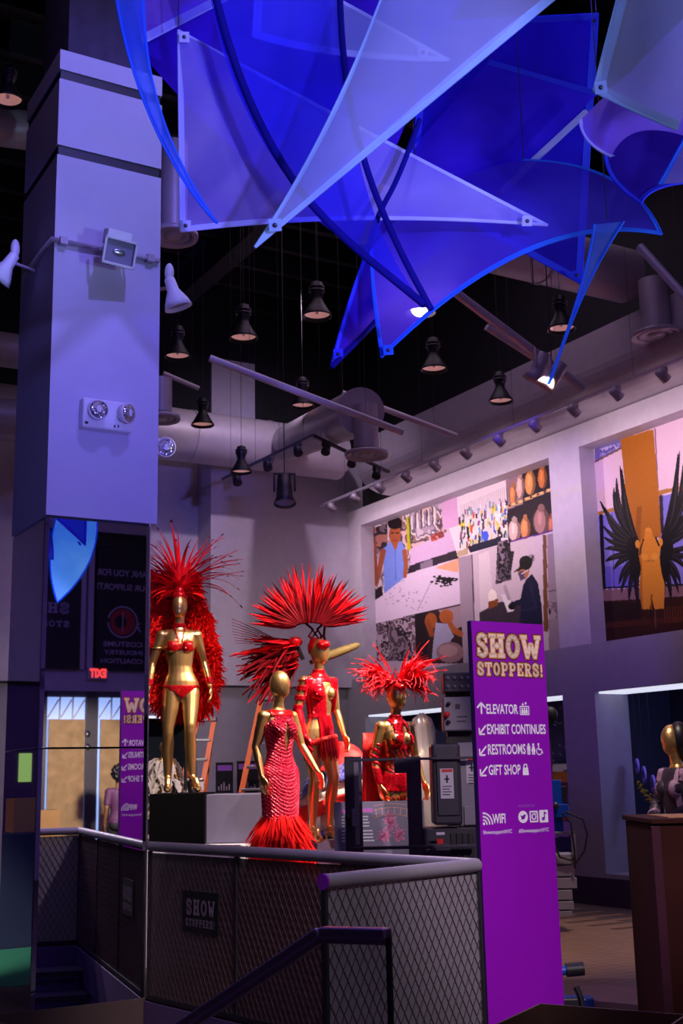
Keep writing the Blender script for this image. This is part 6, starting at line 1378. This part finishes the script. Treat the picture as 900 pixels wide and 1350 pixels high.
# ================================================================== THINGS IN THE FAR NICHE
YN = 10.2; n2 = W(890, 1000, YN); zt = W(890, 950, YN)[2]
mn = thing('mannequin', 'gold-faced mannequin with black hair and a black and lilac jacket before the dark niche', 'mannequin', np.array([n2[0], YN, 0.02]), R_(-72))
scl = (zt-.02)/1.85; mn.scale = (scl,)*3
pose5 = dict(hip=.0, head=(-.15, 0), legL=((-.09, -.04, .52), (-.085, .03, .13), (-.09, -.10, .035)), legR=((.095, -.05, .53), (.10, .0, .13), (.12, -.14, .035)), armL=((-.26, -.02, 1.20), (-.08, -.20, 1.10), (.8, -.25, -.1), (0, -1, .2)), armR=((.26, .0, 1.20), (.10, -.20, 1.06), (-.8, -.25, -.1), (0, -1, .2)))
me5 = body_mesh(pose5, .009); me5.materials.append(M['gold']); inst('body', me5, mn)
q = MB(); q.box((n2[0], YN, .01), (.7, .6, .02)); tag(bev(q.build('display_plinth', 'blackbox'), .004), 'flat black base under the black-haired mannequin by the crate', 'plinth')
M['blackcloth'] = mat('black_cloth', (.03, .02, .045), .5, var=.4, scale=30); M['lilaccloth'] = mat('lilac_trim', (.42, .26, .42), .55, var=.3, scale=40); M['hair'] = mat('black_hair', (.008, .006, .012), .4)
clothing(me5, lambda x, y, z: (z > .98) & (z < 1.47) & (np.abs(x) < .19), .012, 'jacket', 'blackcloth', mn)
for sg_ in (-1, 1): clothing(me5, lambda x, y, z: (x*sg_ > .15) & (z > .99) & (z < 1.46) & (y > -.19), .012, 'sleeve', 'blackcloth', mn)
for sg_ in (-1, 1): clothing(me5, lambda x, y, z: (y < 0) & (z > 1.0) & (z < 1.46) & (np.abs(x*sg_-.10) < .018), .018, 'lapel_trim', 'lilaccloth', mn)
for sg_ in (-1, 1): clothing(me5, lambda x, y, z: (x*sg_ > .12) & (z > 1.37) & (z < 1.46), .018, 'shoulder_panel', 'lilaccloth', mn)
clothing(me5, lambda x, y, z: (z > .86) & (z < .99) & (np.abs(x) < .2), .02, 'hem_band', 'lilaccloth', mn)
clothing(me5, lambda x, y, z: (z < .9) & (z > .12) & (np.abs(x) < .19), .008, 'trousers', 'blackcloth', mn)
q = MB(); q.ell((.02, .035, 1.715), (.092, .085, .13)); q.ell((.03, .05, 1.64), (.075, .06, .10)); m_ = q.mesh('hair'); m_.materials.append(M['hair']); inst('hair', m_, mn)
M['violetdisc'] = mat('violet_disc', (.30, .22, .75), .5)
for px, py, r, lb in ((840, 1010, .09, 'leftmost violet oval disc in the dark niche, half behind its edge'), (849, 1021, .10, 'middle violet oval disc in the dark niche'), (861, 1033, .10, 'rightmost violet oval disc in the dark niche, nearest the mannequin')):
    c = PS(px, py, 10.25); t = thing('oval_disc', lb, 'disc', c, group='violet discs in the niche'); q = MB(); a3 = (V*.55+U*.83, np.array([0, 0, 1.]), -V*.83+U*.55)
    q.lathe(c, [(.001, .012), (r*.55, .012), (r*.6, .016), (r*.95, .014), (r, 0), (r*.95, -.01)], 24, a3); q.build('rim', 'violetdisc', t)
    q = MB(); q.lathe(c, [(.001, .016), (r*.5, .016)], 20, a3); q.build('centre', 'navy', t)
    q = MB(); q.tube([c, np.array([c[0], c[1], 2.55])], .002, 5); q.build('thread', 'black', t)
g0, g1_ = PS(841, 1033, 10.2), PS(868, 1053, 10.2); q = MB()
for k in range(40):
    c = g0+(g1_-g0)*k/39+np.array([rnd.uniform(-.02, .02), 0, rnd.uniform(-.05, .05)-.06*math.sin(k/39*PI)]); q.ell(c, (.022, .01, .012), n=6, m=4)
q.tube([g0+(g1_-g0)*k/12-np.array([0, 0, .06*math.sin(k/12*PI)]) for k in range(13)], .006, 6)
M['goldleaf'] = mat('gold_leaf', (.45, .34, .05), .35, .8); o = q.build('gold_garland', 'goldleaf'); tag(o, 'gold leaf garland swagged under the violet discs', 'garland')

# ================================================================== BEHIND THE STAGE
def bg_mannequin(label, px, top, Y, base_z, rot, me=me3, scale=None):
    tp = W(px, top, Y); s_ = (tp[2]-base_z)/1.82; t = thing('mannequin', label, 'mannequin', np.array([tp[0], tp[1], base_z]), rot); t.scale = (s_,)*3; inst('body', me, t); return t
q = MB(); c = W(217, 1040, 14.0); q.box((c[0], c[1], .45), (.9, .7, .9)); tag(bev(q.build('display_plinth', 'lilacbox'), .006), 'plinth at the back under the white fur costume', 'plinth')
w1 = bg_mannequin('small gold-headed mannequin in a white fur costume at the back left', 216, 977, 14.0, .90, R_(10))
w1.scale = (W(216, 977, 14.0)[2]-.9)/1.82, (W(216, 977, 14.0)[2]-.9)/1.82, (W(216, 977, 14.0)[2]-.9)/1.82
M['fur'] = mat('white_fur', (.82, .76, .76), .8, var=.15)
fw_ = feather_mesh('fur_tuft', .34, .10, .9, 'fur', 7, wob=.2)
for i in range(130):
    a = rnd.uniform(0, 2*PI); z = rnd.uniform(.35, 1.50); r = .26*(1-.5*max(0, z-1.2)/.3)
    inst('fur_tuft', fw_, w1, (r*math.cos(a)*1.15, r*math.sin(a)*.8, z), aim((math.cos(a)*.7, math.sin(a)*.7, -.6), rnd.uniform(-.4, .4)), (rnd.uniform(.8, 1.25),)*3)
M['starseq'] = mat_sequin('blue_star_sequins', (.03, .03, .45), (.35, .35, .75), 45); 
m, nt, b = new_mat('red_white_stripes'); M['stripes'] = m; tc = nt.nodes.new('ShaderNodeTexCoord'); wv = nt.nodes.new('ShaderNodeTexWave'); wv.inputs['Scale'].default_value = 4.2; wv.bands_direction = 'X'; cr = nt.nodes.new('ShaderNodeValToRGB'); cr.color_ramp.interpolation = 'CONSTANT'; cr.color_ramp.elements[0].color = (.75, .01, .02, 1); cr.color_ramp.elements[1].position = .5; cr.color_ramp.elements[1].color = (.85, .78, .80, 1)
nt.links.new(tc.outputs['Object'], wv.inputs['Vector']); nt.links.new(wv.outputs[0], cr.inputs[0]); nt.links.new(cr.outputs[0], b.inputs['Base Color'])
zp = W(485, 967, 12.6)[2]-1.82*.95
q = MB(); c = W(486, 1040, 12.6); q.box((c[0], c[1], (zp-.002)/2), (.6, .55, zp-.002)); tag(bev(q.build('display_plinth', 'lilacbox'), .006), 'plinth under the stars-and-stripes mannequin behind the lift cage', 'plinth')
w2 = bg_mannequin('gold mannequin in a stars and stripes costume behind the lift cage', 486, 967, 12.6, zp, R_(25))
clothing(me3, lambda x, y, z: (z > 1.08) & (z < 1.42) & (np.abs(x) < .165), .008, 'bodice', 'starseq', w2)
q = MB(); rings = [[(rx*math.cos(2*PI*k/36), rx*.75*math.sin(2*PI*k/36), z) for k in range(37)] for z, rx in ((1.10, .135), (1.0, .19), (.85, .21), (.6, .23), (.4, .25))]; q.sheet(np.array(rings)); m_ = q.mesh('striped_skirt'); m_.materials.append(M['stripes']); inst('striped_skirt', m_, w2)
# shrouded mannequin
zp = W(556, 941, 12.0)[2]-1.86*.95
q = MB(); c = W(556, 1060, 12.0); q.box((c[0], c[1], max(zp-.02, .1)/2), (.6, .55, max(zp-.02, .1))); tag(bev(q.build('display_plinth', 'lilacbox'), .006), 'plinth under the plastic-wrapped mannequin', 'plinth')
w3_ = bg_mannequin('mannequin wrapped in clear plastic sheeting behind the lift cage', 556, 945, 12.0, zp, R_(30))
M['plastic'] = mat_glass('plastic_wrap', (.55, .52, .58), .40, .18); q = MB(); rings = []
for i, (z, r) in enumerate(((1.86, .02), (1.80, .10), (1.68, .14), (1.55, .13), (1.45, .22), (1.2, .24), (1.0, .25), (.8, .24), (.55, .20), (.3, .17))):
    rings.append([(r*math.cos(2*PI*k/40)*(1+.09*math.sin(k*1.3+i)+.05*math.sin(k*2.9-i*2)), r*.8*math.sin(2*PI*k/40)*(1+.09*math.sin(k*1.7-i)), z) for k in range(41)])
q.sheet(np.array(rings)); m_ = q.mesh('plastic_wrap'); m_.materials.append(M['plastic']); inst('plastic_wrap', m_, w3_)
clothing(me3, lambda x, y, z: (z > .95) & (z < 1.4) & (np.abs(x) < .17), .006, 'bodice', 'jewel', w3_)
# stars-and-stripes padded prop
pc = W(440, 1075, 11.75); pr = .34
prop = thing('padded_costume_piece', 'round padded costume piece in red, white and sequined blue on the platform', 'costume', np.array([pc[0], pc[1], .955]))
M['cream_cloth'] = mat('cream_cloth', (.72, .62, .58), .7)
def band(a0, a1, mt, nm, rs=1.0):
    q = MB(); P = np.zeros((8, 28, 3))
    for i in range(8):
        a = a0+(a1-a0)*i/7
        for j in range(28):
            b_ = -PI*.62+PI*1.24*j/27; rr = pr*rs*(1+.03*math.sin(j*.9+i)); P[i, j] = (pc[0]+rr*math.cos(a)*math.sin(b_)+.06*math.sin(a*2), pc[1]-.75*rr*math.cos(a)*math.cos(b_), .955+.40+1.15*rr*math.sin(a)+.10*math.sin(b_)*rs)
    q.sheet(P); o = q.build(nm, mt, prop); sd = o.modifiers.new('t', 'SOLIDIFY'); sd.thickness = .01
band(.62, 1.45, 'red', 'red_crown', .98); band(.22, .66, 'starseq', 'sequin_band', 1.08); band(-.10, .26, 'cream_cloth', 'cream_fold', .98); band(-.42, -.06, 'red', 'red_fold', 1.06); band(-.95, -.40, 'cream_cloth', 'cream_fold', .98); band(-1.3, -.9, 'starseq', 'sequin_foot', 1.0)
q = MB(); q.lathe((pc[0], pc[1], .955), [(.14, 0), (.14, .02), (.05, .06), (.05, .5)], 16); q.build('stand', 'black', prop)
# ladders
M['orange'] = mat('orange_fibreglass', (.78, .13, .015), .5)
def ladder(label, apx, apy, bpx, bpy, Y, wtop, wbot, n, extra=0):
    top = W(apx, apy, Y+.25); bot = W(bpx, bpy, Y); k = (bot[2])/(top[2]-bot[2]); foot = bot+(bot-top)*k; foot[2] = 0
    t = thing('step_ladder', label, 'ladder', foot); r = np.array([1., 0, 0]); back = np.array([0, 1., 0])
    for sx in (0, 1):
        a = top+r*wtop*(sx-.5); b_ = foot+r*wbot*(sx-.5); q = MB(); d = (b_-a)/np.linalg.norm(b_-a); q.box((a+b_)/2, (np.linalg.norm(b_-a), .035, .065), (d, back, np.cross(d, back))); q.build('side_rail', 'orange', t)
        a2 = top+r*wtop*(sx-.5)+back*.05; c2 = np.array([b_[0]+(.02 if sx else -.02), foot[1]+.95, 0]); q = MB(); d = (c2-a2)/np.linalg.norm(c2-a2); s_ = np.cross(d, r); q.box((a2+c2)/2, (np.linalg.norm(c2-a2), .03, .04), (d, r, s_)); q.build('rear_leg', 'orange', t)
    for i in range(n):
        f = (i+1)/(n+1); c = foot+(top-foot)*f; w = wbot+(wtop-wbot)*f; q = MB(); q.box(c, (w, .085, .03)); bev(q.build('step', 'steel', t), .004)
    q = MB(); q.box(top+back*.05+np.array([0, 0, .02]), (wtop+.06, .2, .06)); bev(q.build('top_cap', 'liftlight', t), .01)
    q = MB(); f = .62; c = foot+(top-foot)*f+r*(wbot+(wtop-wbot)*f)*.5-back*.022; q.box(c, (.05, .004, .16)); q.build('label_plate', 'white', t)
    return t
ladder('orange step ladder standing in the doorway behind the left gold mannequin', 271, 950, 252, 1042, 15.9, .22, .34, 8)
ladder('orange step ladder open behind the red-gowned mannequin', 358, 922, 337, 1043, 15.3, .27, .45, 8)
# posters low on the back wall
for (x0, y0, x1, y1), lb in (((285, 1005, 307, 1046), 'small dark poster with a violet heading on the back wall, left one'), ((313, 1003, 341, 1046), 'small dark framed poster behind the orange ladder')):
    t_ = TB+.13; a, b_ = PT(x0, y1, t_), PT(x1, y0, t_); sa, sb = st(a)[0], st(b_)[0]; za, zb_ = st(a)[2], st(b_)[2]
    t = thing('wall_poster', lb, 'poster', RC((sa+sb)/2, t_, za)); q = MB(); q.rbox(sa, sb, t_-.0, t_+.02, za, zb_); q.build('board', 'black', t)
    q = MB(); q.rbox(sa+.02, sb-.02, t_-.004, t_, zb_-.12, zb_-.04); q.build('heading', 'ink_violet', t)
    q = MB(); 
    for k in range(5): q.rbox(sa+.03+k*(sb-sa-.06)/5, sa+.02+(k+.7)*(sb-sa-.06)/5, t_-.004, t_, za+.04, za+.10+.03*(k % 3))
    s_ = q.build('small_pictures', 'dimcream', t); s_['kind'] = 'stuff'
# exhibit label in front of the plumed mannequin
YP = 9.85; o0 = W(441, 1130, YP); o1 = W(562, 1130, YP); tz = W(441, 1058, YP)[2]; pw = o1[0]-o0[0]; tilt = .35
pax = (np.array([1., 0, 0]), np.array([0, math.sin(tilt), math.cos(tilt)]), np.array([0, -math.cos(tilt), math.sin(tilt)])); ph = (tz-o0[2])/math.cos(tilt)
pn = thing('exhibit_label', 'slanted exhibit label panel with pink line art seen through the lift cage', 'label panel', np.array([o0[0]+pw/2, YP+.1, 0]))
M['labelgrey'] = mat('label_lilac_grey', (.20, .17, .24), .5); M['pinkink'] = mat('print_pink', (.95, .22, .42), .5); M['magink'] = mat('print_magenta', (.72, .12, .62), .5); M['ambink'] = mat('print_amber', (.9, .4, .25), .5)
q = MB(); q.box(o0+pax[0]*pw/2+pax[1]*ph/2-pax[2]*.006, (pw, ph, .012), pax); q.build('panel', 'labelgrey', pn)
q = MB(); q.box((o0[0]+pw/2, YP+.14, o0[2]/2), (.5, .08, o0[2])); q.build('stand', 'liftgrey', pn)
u_ = pw/121.; v_ = ph/72.                      # label pixels
def L_(px, py): return (px-441)*u_, (1130-py)*v_
q = MB(); 
for px in (473, 477.2, 481.4, 485.6, 489.4): x, y = L_(px, 1072.5); poly2(q, o0, pax, [(x, y), (x+3.2*u_, y), (x+3.2*u_, y+5.2*v_), (x, y+5.2*v_)])
for px in (450, 453.5): x, y = L_(px, 1073); poly2(q, o0, pax, [(x, y), (x+2.6*u_, y), (x+2.6*u_, y+5*v_), (x, y+5*v_)])
s_ = q.build('title_lettering', 'magink', pn); s_['kind'] = 'stuff'
q = MB()
for k, (yy, w) in enumerate(((1079.3, 14), (1083.2, 13.5), (1087.3, 15), (1091.5, 15), (1098, 19), (1102.3, 19.5), (1106.5, 19.5), (1110.8, 21))):
    x, y = L_(473, yy); poly2(q, o0, pax, [(x, y), (x+w*u_, y), (x+w*u_, y+2.0*v_), (x, y+2.0*v_)]); x, y = L_(451, yy); poly2(q, o0, pax, [(x, y), (x+4*u_, y), (x+4*u_, y+2.0*v_), (x, y+2.0*v_)])
s_ = q.build('text_lines', 'ink_white', pn); s_['kind'] = 'stuff'
q = MB()
for (yy, sag) in ((1064, -2), (1070, -3), (1080, -4)):
    line2(q, o0, pax, [L_(495+k*4, yy+sag*math.sin(k/11.5*PI)+k*.0) for k in range(12)], .45*u_)
for k in range(6): line2(q, o0, pax, [L_(497+k*8.5, 1069-3*math.sin((k+.3)/5.5*PI)), L_(498+k*8, 1079-4*math.sin((k+.3)/5.5*PI))], .45*u_)
s_ = q.build('line_art_arches', 'ambink', pn); s_['kind'] = 'stuff'
q = MB(); rr = random.Random(3)
for cx, cy, n_, R0 in ((516, 1088, 40, 12), (507, 1104, 34, 10), (527, 1104, 34, 10), (516, 1078, 16, 8)):
    for i in range(n_):
        a = rr.uniform(0, 2*PI); L = rr.uniform(.5, 1)*R0; p0 = L_(cx+rr.uniform(-2, 2), cy+rr.uniform(-2, 2)); p1 = L_(cx+L*math.cos(a), max(min(cy+L*math.sin(a), 1114), 1063)); line2(q, o0, pax, [p0, p1], .6*u_)
line2(q, o0, pax, [L_(497, 1099), L_(538, 1096)], .35*u_)
s_ = q.build('line_art_dancers', 'pinkink', pn); s_['kind'] = 'stuff'

# ================================================================== ENTRANCE END (seen in the pillar's mirror)
def MV(px, py, t=TE):                   # point on the plane t=const that the mirror shows at this pixel
    return st(PT(px, py, 2*TM-t))
def MPT(px, py, t=TE):
    p = MV(px, py, t); return RC(p[0], t, p[2])
def mvs(px, py=1000): return MV(px, py)[0]
EX = (-V, np.array([0, 0, 1.]), U)
M['ply'] = mat('plywood', (.50, .32, .16), .7, var=.45, scale=7, bump=.1)
M['daylight'] = mat('daylit_pane', (.5, .6, .9), .4, emit=(.35, .52, 1), estr=1.0)
M['frame_dark'] = mat('door_frame_dark', (.06, .05, .08), .5)
a0, a1, b0, b1 = mvs(60), mvs(112), mvs(128), mvs(182)
en = thing('door_1', 'x', 'door', RC((a0+b1)/2, TE-.1, 0)); en['kind'] = 'structure'; del en['label']; del en['category']
for nm, (s0, s1) in (('frame_post', (a0-.09, a0)), ('frame_post', (a1, b0)), ('frame_post', (b1, b1+.09))):
    q = MB(); q.rbox(s0, s1, TE-.12, TE+.02, 0, 3.0); q.build(nm, 'frame_dark', en)
q = MB(); q.rbox(a0-.1, b1+.1, TE-.12, TE+.02, 2.90, 3.0); q.build('lintel', 'frame_dark', en)
for s0, s1 in ((a0, a1), (b0, b1)):
    q = MB(); q.rbox(s0, s1, TE-.08, TE-.06, .05, 2.90); pn_ = q.build('transom_pane', 'daylight', en)
    for k in range(3):
        x = s0+(s1-s0)*(k+.15)/3; w = (s1-s0)/3; q = MB(); q.tube([RC(x, TE-.05, 2.56), RC(x+w*.8, TE-.05, 2.86)], .014, 6); q.tube([RC(x+w*.9, TE-.05, 2.5), RC(x+w*.9, TE-.05, 2.9)], .016, 6); q.build('truss_bar', 'white', pn_)
for s0, s1, lb in ((a0+.03, a1-.02, 'plywood sheet boarding the left door in the mirror'), (b0+.04, b1, 'plywood sheet boarding the door behind the sign in the mirror')):
    q = MB(); q.rbox(s0, s1, TE+.02, TE+.04, 0, 2.53); tag(q.build('plywood_sheet', 'ply'), lb, 'plywood')
q = MB(); c = MPT(115, 979); 
hw_ = thing('door_closer', 'pale round door hardware on the post between the plywood sheets', 'hardware', c)
for py in (968, 985):
    q = MB(); c = MPT(114.5, py); q.lathe(c+U*.03, [(.001, .03), (.05, .02), (.06, 0)], 14, EX); q.build('round_plate', 'steel', hw_)
# exit sign
ec = MPT(127, 888); ex = thing('exit_sign', 'red lit exit sign over the doors, reversed in the mirror', 'exit sign', ec+U*.05)
q = MB(); q.box(ec+U*.06, (.36, .20, .06), (V, np.array([0, 0, 1.]), U)); bev(q.build('case', 'wall_lilac', ex), .01)
M['exitred'] = mat('exit_red', (.8, .02, .02), .5, emit=(1, .05, .04), estr=1.8)
q = MB(); put_text(q, 'EXIT', ec+U*.09-np.array([0, 0, .075])+V*.145, EX, .29, .15, .002, .05); s_ = q.build('lettering', 'exitred', ex); s_['kind'] = 'stuff'
# banners
M['bannerblack'] = mat('banner_black', (.012, .010, .016), .6); M['bannerink'] = mat('banner_lilac_print', (.42, .34, .52), .5); M['bannerred'] = mat('banner_red', (.40, .015, .03), .5)
def banner(sa, sb, z0, z1, lb):
    q = MB(); t = thing('hanging_banner', lb, 'banner', RC((sa+sb)/2, TE+.10, z0)); q.rbox(sa, sb, TE+.08, TE+.09, z0, z1); q.build('cloth', 'bannerblack', t); q = MB(); q.tube([RC(sa, TE+.085, z1), RC(sb, TE+.085, z1)], .015, 8); q.build('top_rod', 'darkmetal', t); return t
zlo = MV(160, 884)[2]; zhi = MV(160, 722)[2]
bn = banner(mvs(121), mvs(211), zlo, zhi, 'black thank-you banner with a round red logo, reversed in the mirror')
def mtext(mb, txt, l, t_, r, b_, bold=.02):
    p0 = MV(r, b_, TE+.092); p1 = MV(l, t_, TE+.092); put_text(mb, txt, RC(p0[0], TE+.092, p0[2]), EX, p0[0]-p1[0], p1[2]-p0[2], .001, bold)
q = MB(); mtext(q, 'THANK YOU FOR', 128, 749, 206, 763); mtext(q, 'YOUR SUPPORT!', 128, 768, 206, 781); mtext(q, 'COSTUME', 136, 845, 188, 853.5); mtext(q, 'INDUSTRY', 137, 856.5, 188, 864); mtext(q, 'COALITION', 133, 867.5, 188, 875.5); s_ = q.build('lettering', 'bannerink', bn); s_['kind'] = 'stuff'
lc = MPT(162, 820, TE+.092); lr = abs(mvs(181, 820)-mvs(162, 820)); q = MB()
line2(q, lc, EX, [(lr*math.cos(a), lr*math.sin(a)) for a in np.linspace(.25, 2*PI-.1, 40)], lr*.05); poly2(q, lc, EX, [(-lr*.05, lr*.6), (lr*.03, lr*.62), (lr*.05, -lr*.75), (-lr*.0, -lr*.7)], .003); line2(q, lc, EX, [(-lr*1.15, -lr*.35), (-lr*.95, -lr*.15), (-lr*1.2, -lr*.05)], lr*.04); line2(q, lc, EX, [(-lr*1.0, -lr*.35), (-lr*1.25, -lr*.6)], lr*.04); s_ = q.build('logo_ring', 'bannerink', bn); s_['kind'] = 'stuff'
q = MB(); disc(q, lc, EX, 0, 0, lr*.86, None, .0015, 30); q.build('logo_disc', 'bannerred', bn)
q = MB(); disc(q, lc, EX, lr*.15, 0, lr*.42, None, .0022, 24); q.build('logo_centre', 'bannerblack', bn)
bn2 = banner(mvs(30), mvs(100), zlo, zhi, 'black banner with large serif lettering beside the thank-you banner in the mirror')
def mslab(word, l, t_, r, b_, gap=.1):
    p0 = MV(r, b_, TE+.092); p1 = MV(l, t_, TE+.092); w = (p0[0]-p1[0])/len(word); slab_word(bn2, word, RC(p0[0], TE+.092, p0[2]), EX, [(i*w, 0, w*(1-gap), p1[2]-p0[2]) for i in range(len(word))], 0, 0, (None, None, 'bannerink'), False)
mslab('SHOW', 30, 792, 92, 809); mslab('STOPPERS!', 4, 815, 92, 827)
# things on the floor by the doors
p0, p1 = MV(62, 1068, -1.6), MV(80, 1068, -1.6); q = MB(); zt_ = p0[2]; cbx = thing('cardboard_carton', 'tan cardboard carton before the plywood in the mirror', 'box', RC((p0[0]+p1[0])/2, -1.8, 0))
M['tancard'] = mat('tan_cardboard', (.45, .24, .10), .75); q.rbox(p0[0]-.1, p1[0], -2.0, -1.6, 0, zt_); bev(q.build('carton', 'tancard', cbx), .005); q = MB(); q.rbox(p0[0]-.1, p1[0], -1.82, -1.78, zt_, zt_+.003); q.build('tape', 'card', cbx)
p0, p1 = MV(142, 1056, -1.9), MV(166, 1056, -1.9); wbd = thing('white_board', 'white board leaning by the plywood sheet in the mirror', 'board', RC((p0[0]+p1[0])/2, -1.95, 0)); q = MB(); q.rbox(p0[0], p1[0], -1.94, -1.9, 0, p0[2]); bev(q.build('panel', 'white', wbd), .004); q = MB(); q.rbox(p0[0], p0[0]+.05, -1.90, -1.885, 0, p0[2]); q.build('blue_edge', 'daylight', wbd) if False else q.build('edge_strip', 'steel', wbd)
# visitor standing by the doors
pv = MV(157, 1005, -.9); hv = pv[2]
vs = thing('person', 'person with curly black hair and a plum top, half hidden by the mirrored sign', 'person', RC(pv[0], -.9, 0), math.atan2(U[1], U[0])-PI/2)
sc_ = (hv-.03)/1.86; vs.scale = (sc_,)*3; M['skin'] = mat('brown_skin', (.20, .09, .05), .5); M['plumtop'] = mat('plum_top', (.08, .02, .09), .7); M['jean'] = mat('dark_trousers', (.02, .02, .03), .8)
mv_ = me3.copy(); mv_.materials.clear(); mv_.materials.append(M['skin']); inst('body', mv_, vs)
clothing(me3, lambda x, y, z: (z > .93) & (z < 1.48) & ((np.abs(x) < .19) | (z > 1.22)), .012, 'top', 'plumtop', vs); clothing(me3, lambda x, y, z: (z < .99) & (z > .10) & (np.abs(x) < .19), .010, 'trousers', 'jean', vs)
q = MB(); rr = random.Random(8); q.ell((0, .03, 1.71), (.11, .12, .135))
for i in range(70):
    a, b_ = rr.uniform(0, 2*PI), rr.uniform(-.6, 1.5); x, y, z = .115*math.cos(a)*math.cos(b_), .03+.125*math.sin(a)*math.cos(b_), 1.71+.14*math.sin(b_)
    if y > -.06: q.ell((x, y, z), (.032, .032, .032), n=8, m=5)
m_ = q.mesh('hair'); m_.materials.append(M['hair']); inst('hair', m_, vs)
q = MB(); q.ell((0, -.11, 1.685), (.012, .018, .02), n=8, m=6); m_ = q.mesh('nose'); m_.materials.append(M['skin']); inst('nose', m_, vs)
for sx in (-1, 1): q = MB(); q.ell((sx*.03, -.098, 1.715), (.013, .008, .008), n=8, m=6); m_ = q.mesh('eye'); m_.materials.append(M['white']); inst('eye', m_, vs)
q = MB(); q.ell((0, -.098, 1.64), (.025, .008, .008), n=8, m=6); m_ = q.mesh('mouth'); m_.materials.append(M['bannerred']); inst('mouth', m_, vs)
# what the left face of the pillar mirrors
def MIRL(P): P = np.array(P, float); return P-2*(P.dot(V)-PS0)*V
M['greenglass'] = mat('green_screen', (.30, .50, .12), .5, emit=(.45, .75, .2), estr=.5); M['navybox'] = mat('navy_counter', (.03, .04, .10), .4); M['greenfloor'] = mat('green_carpet', (.02, .22, .14), .8)
q = MB(); a, b_ = st(MIRL(PT(23, 1031, TB+.1))), st(MIRL(PT(41, 993, TB+.1))); q.rbox(min(a[0], b_[0]), max(a[0], b_[0]), TB+.08, TB+.14, a[2], b_[2]); tag(q.build('green_screen', 'greenglass'), 'small pale green lit panel mirrored in the side of the pillar', 'panel')
q = MB(); q.rbox(-2.0, 2.4, TB+.10, TB+.14, 0, 2.85); tag(q.build('purple_wall_panel', 'wall_purple'), 'plain purple wall panel at the left end of the back wall', 'panel')
q = MB(); ct = st(MIRL(W(20, 1091, 12.0))); q.rbox(-1.0, 2.3, ct[1], ct[1]+.5, 0, 1.05); bev(q.build('navy_counter', 'navybox'), .01); nco = bpy.data.objects['navy_counter']; tag(nco, 'long navy counter left of the pillar', 'counter')
q = MB(); q.rbox(-1.6, 2.45, 9.8, ct[1]-.02, 0, .006); tag(q.build('green_carpet', 'greenfloor'), 'green carpet on the floor left of the pillar', 'carpet')
q = MB(); ca_ = st(MIRL(W(30, 1089, 12.5))); q.box(RC(ca_[0], ct[1]+.25, 1.05+.16), (.40, .3, .32), RAX); tag(bev(q.build('brown_carton', 'tancard'), .005), 'brown carton on the navy counter left of the pillar', 'box')
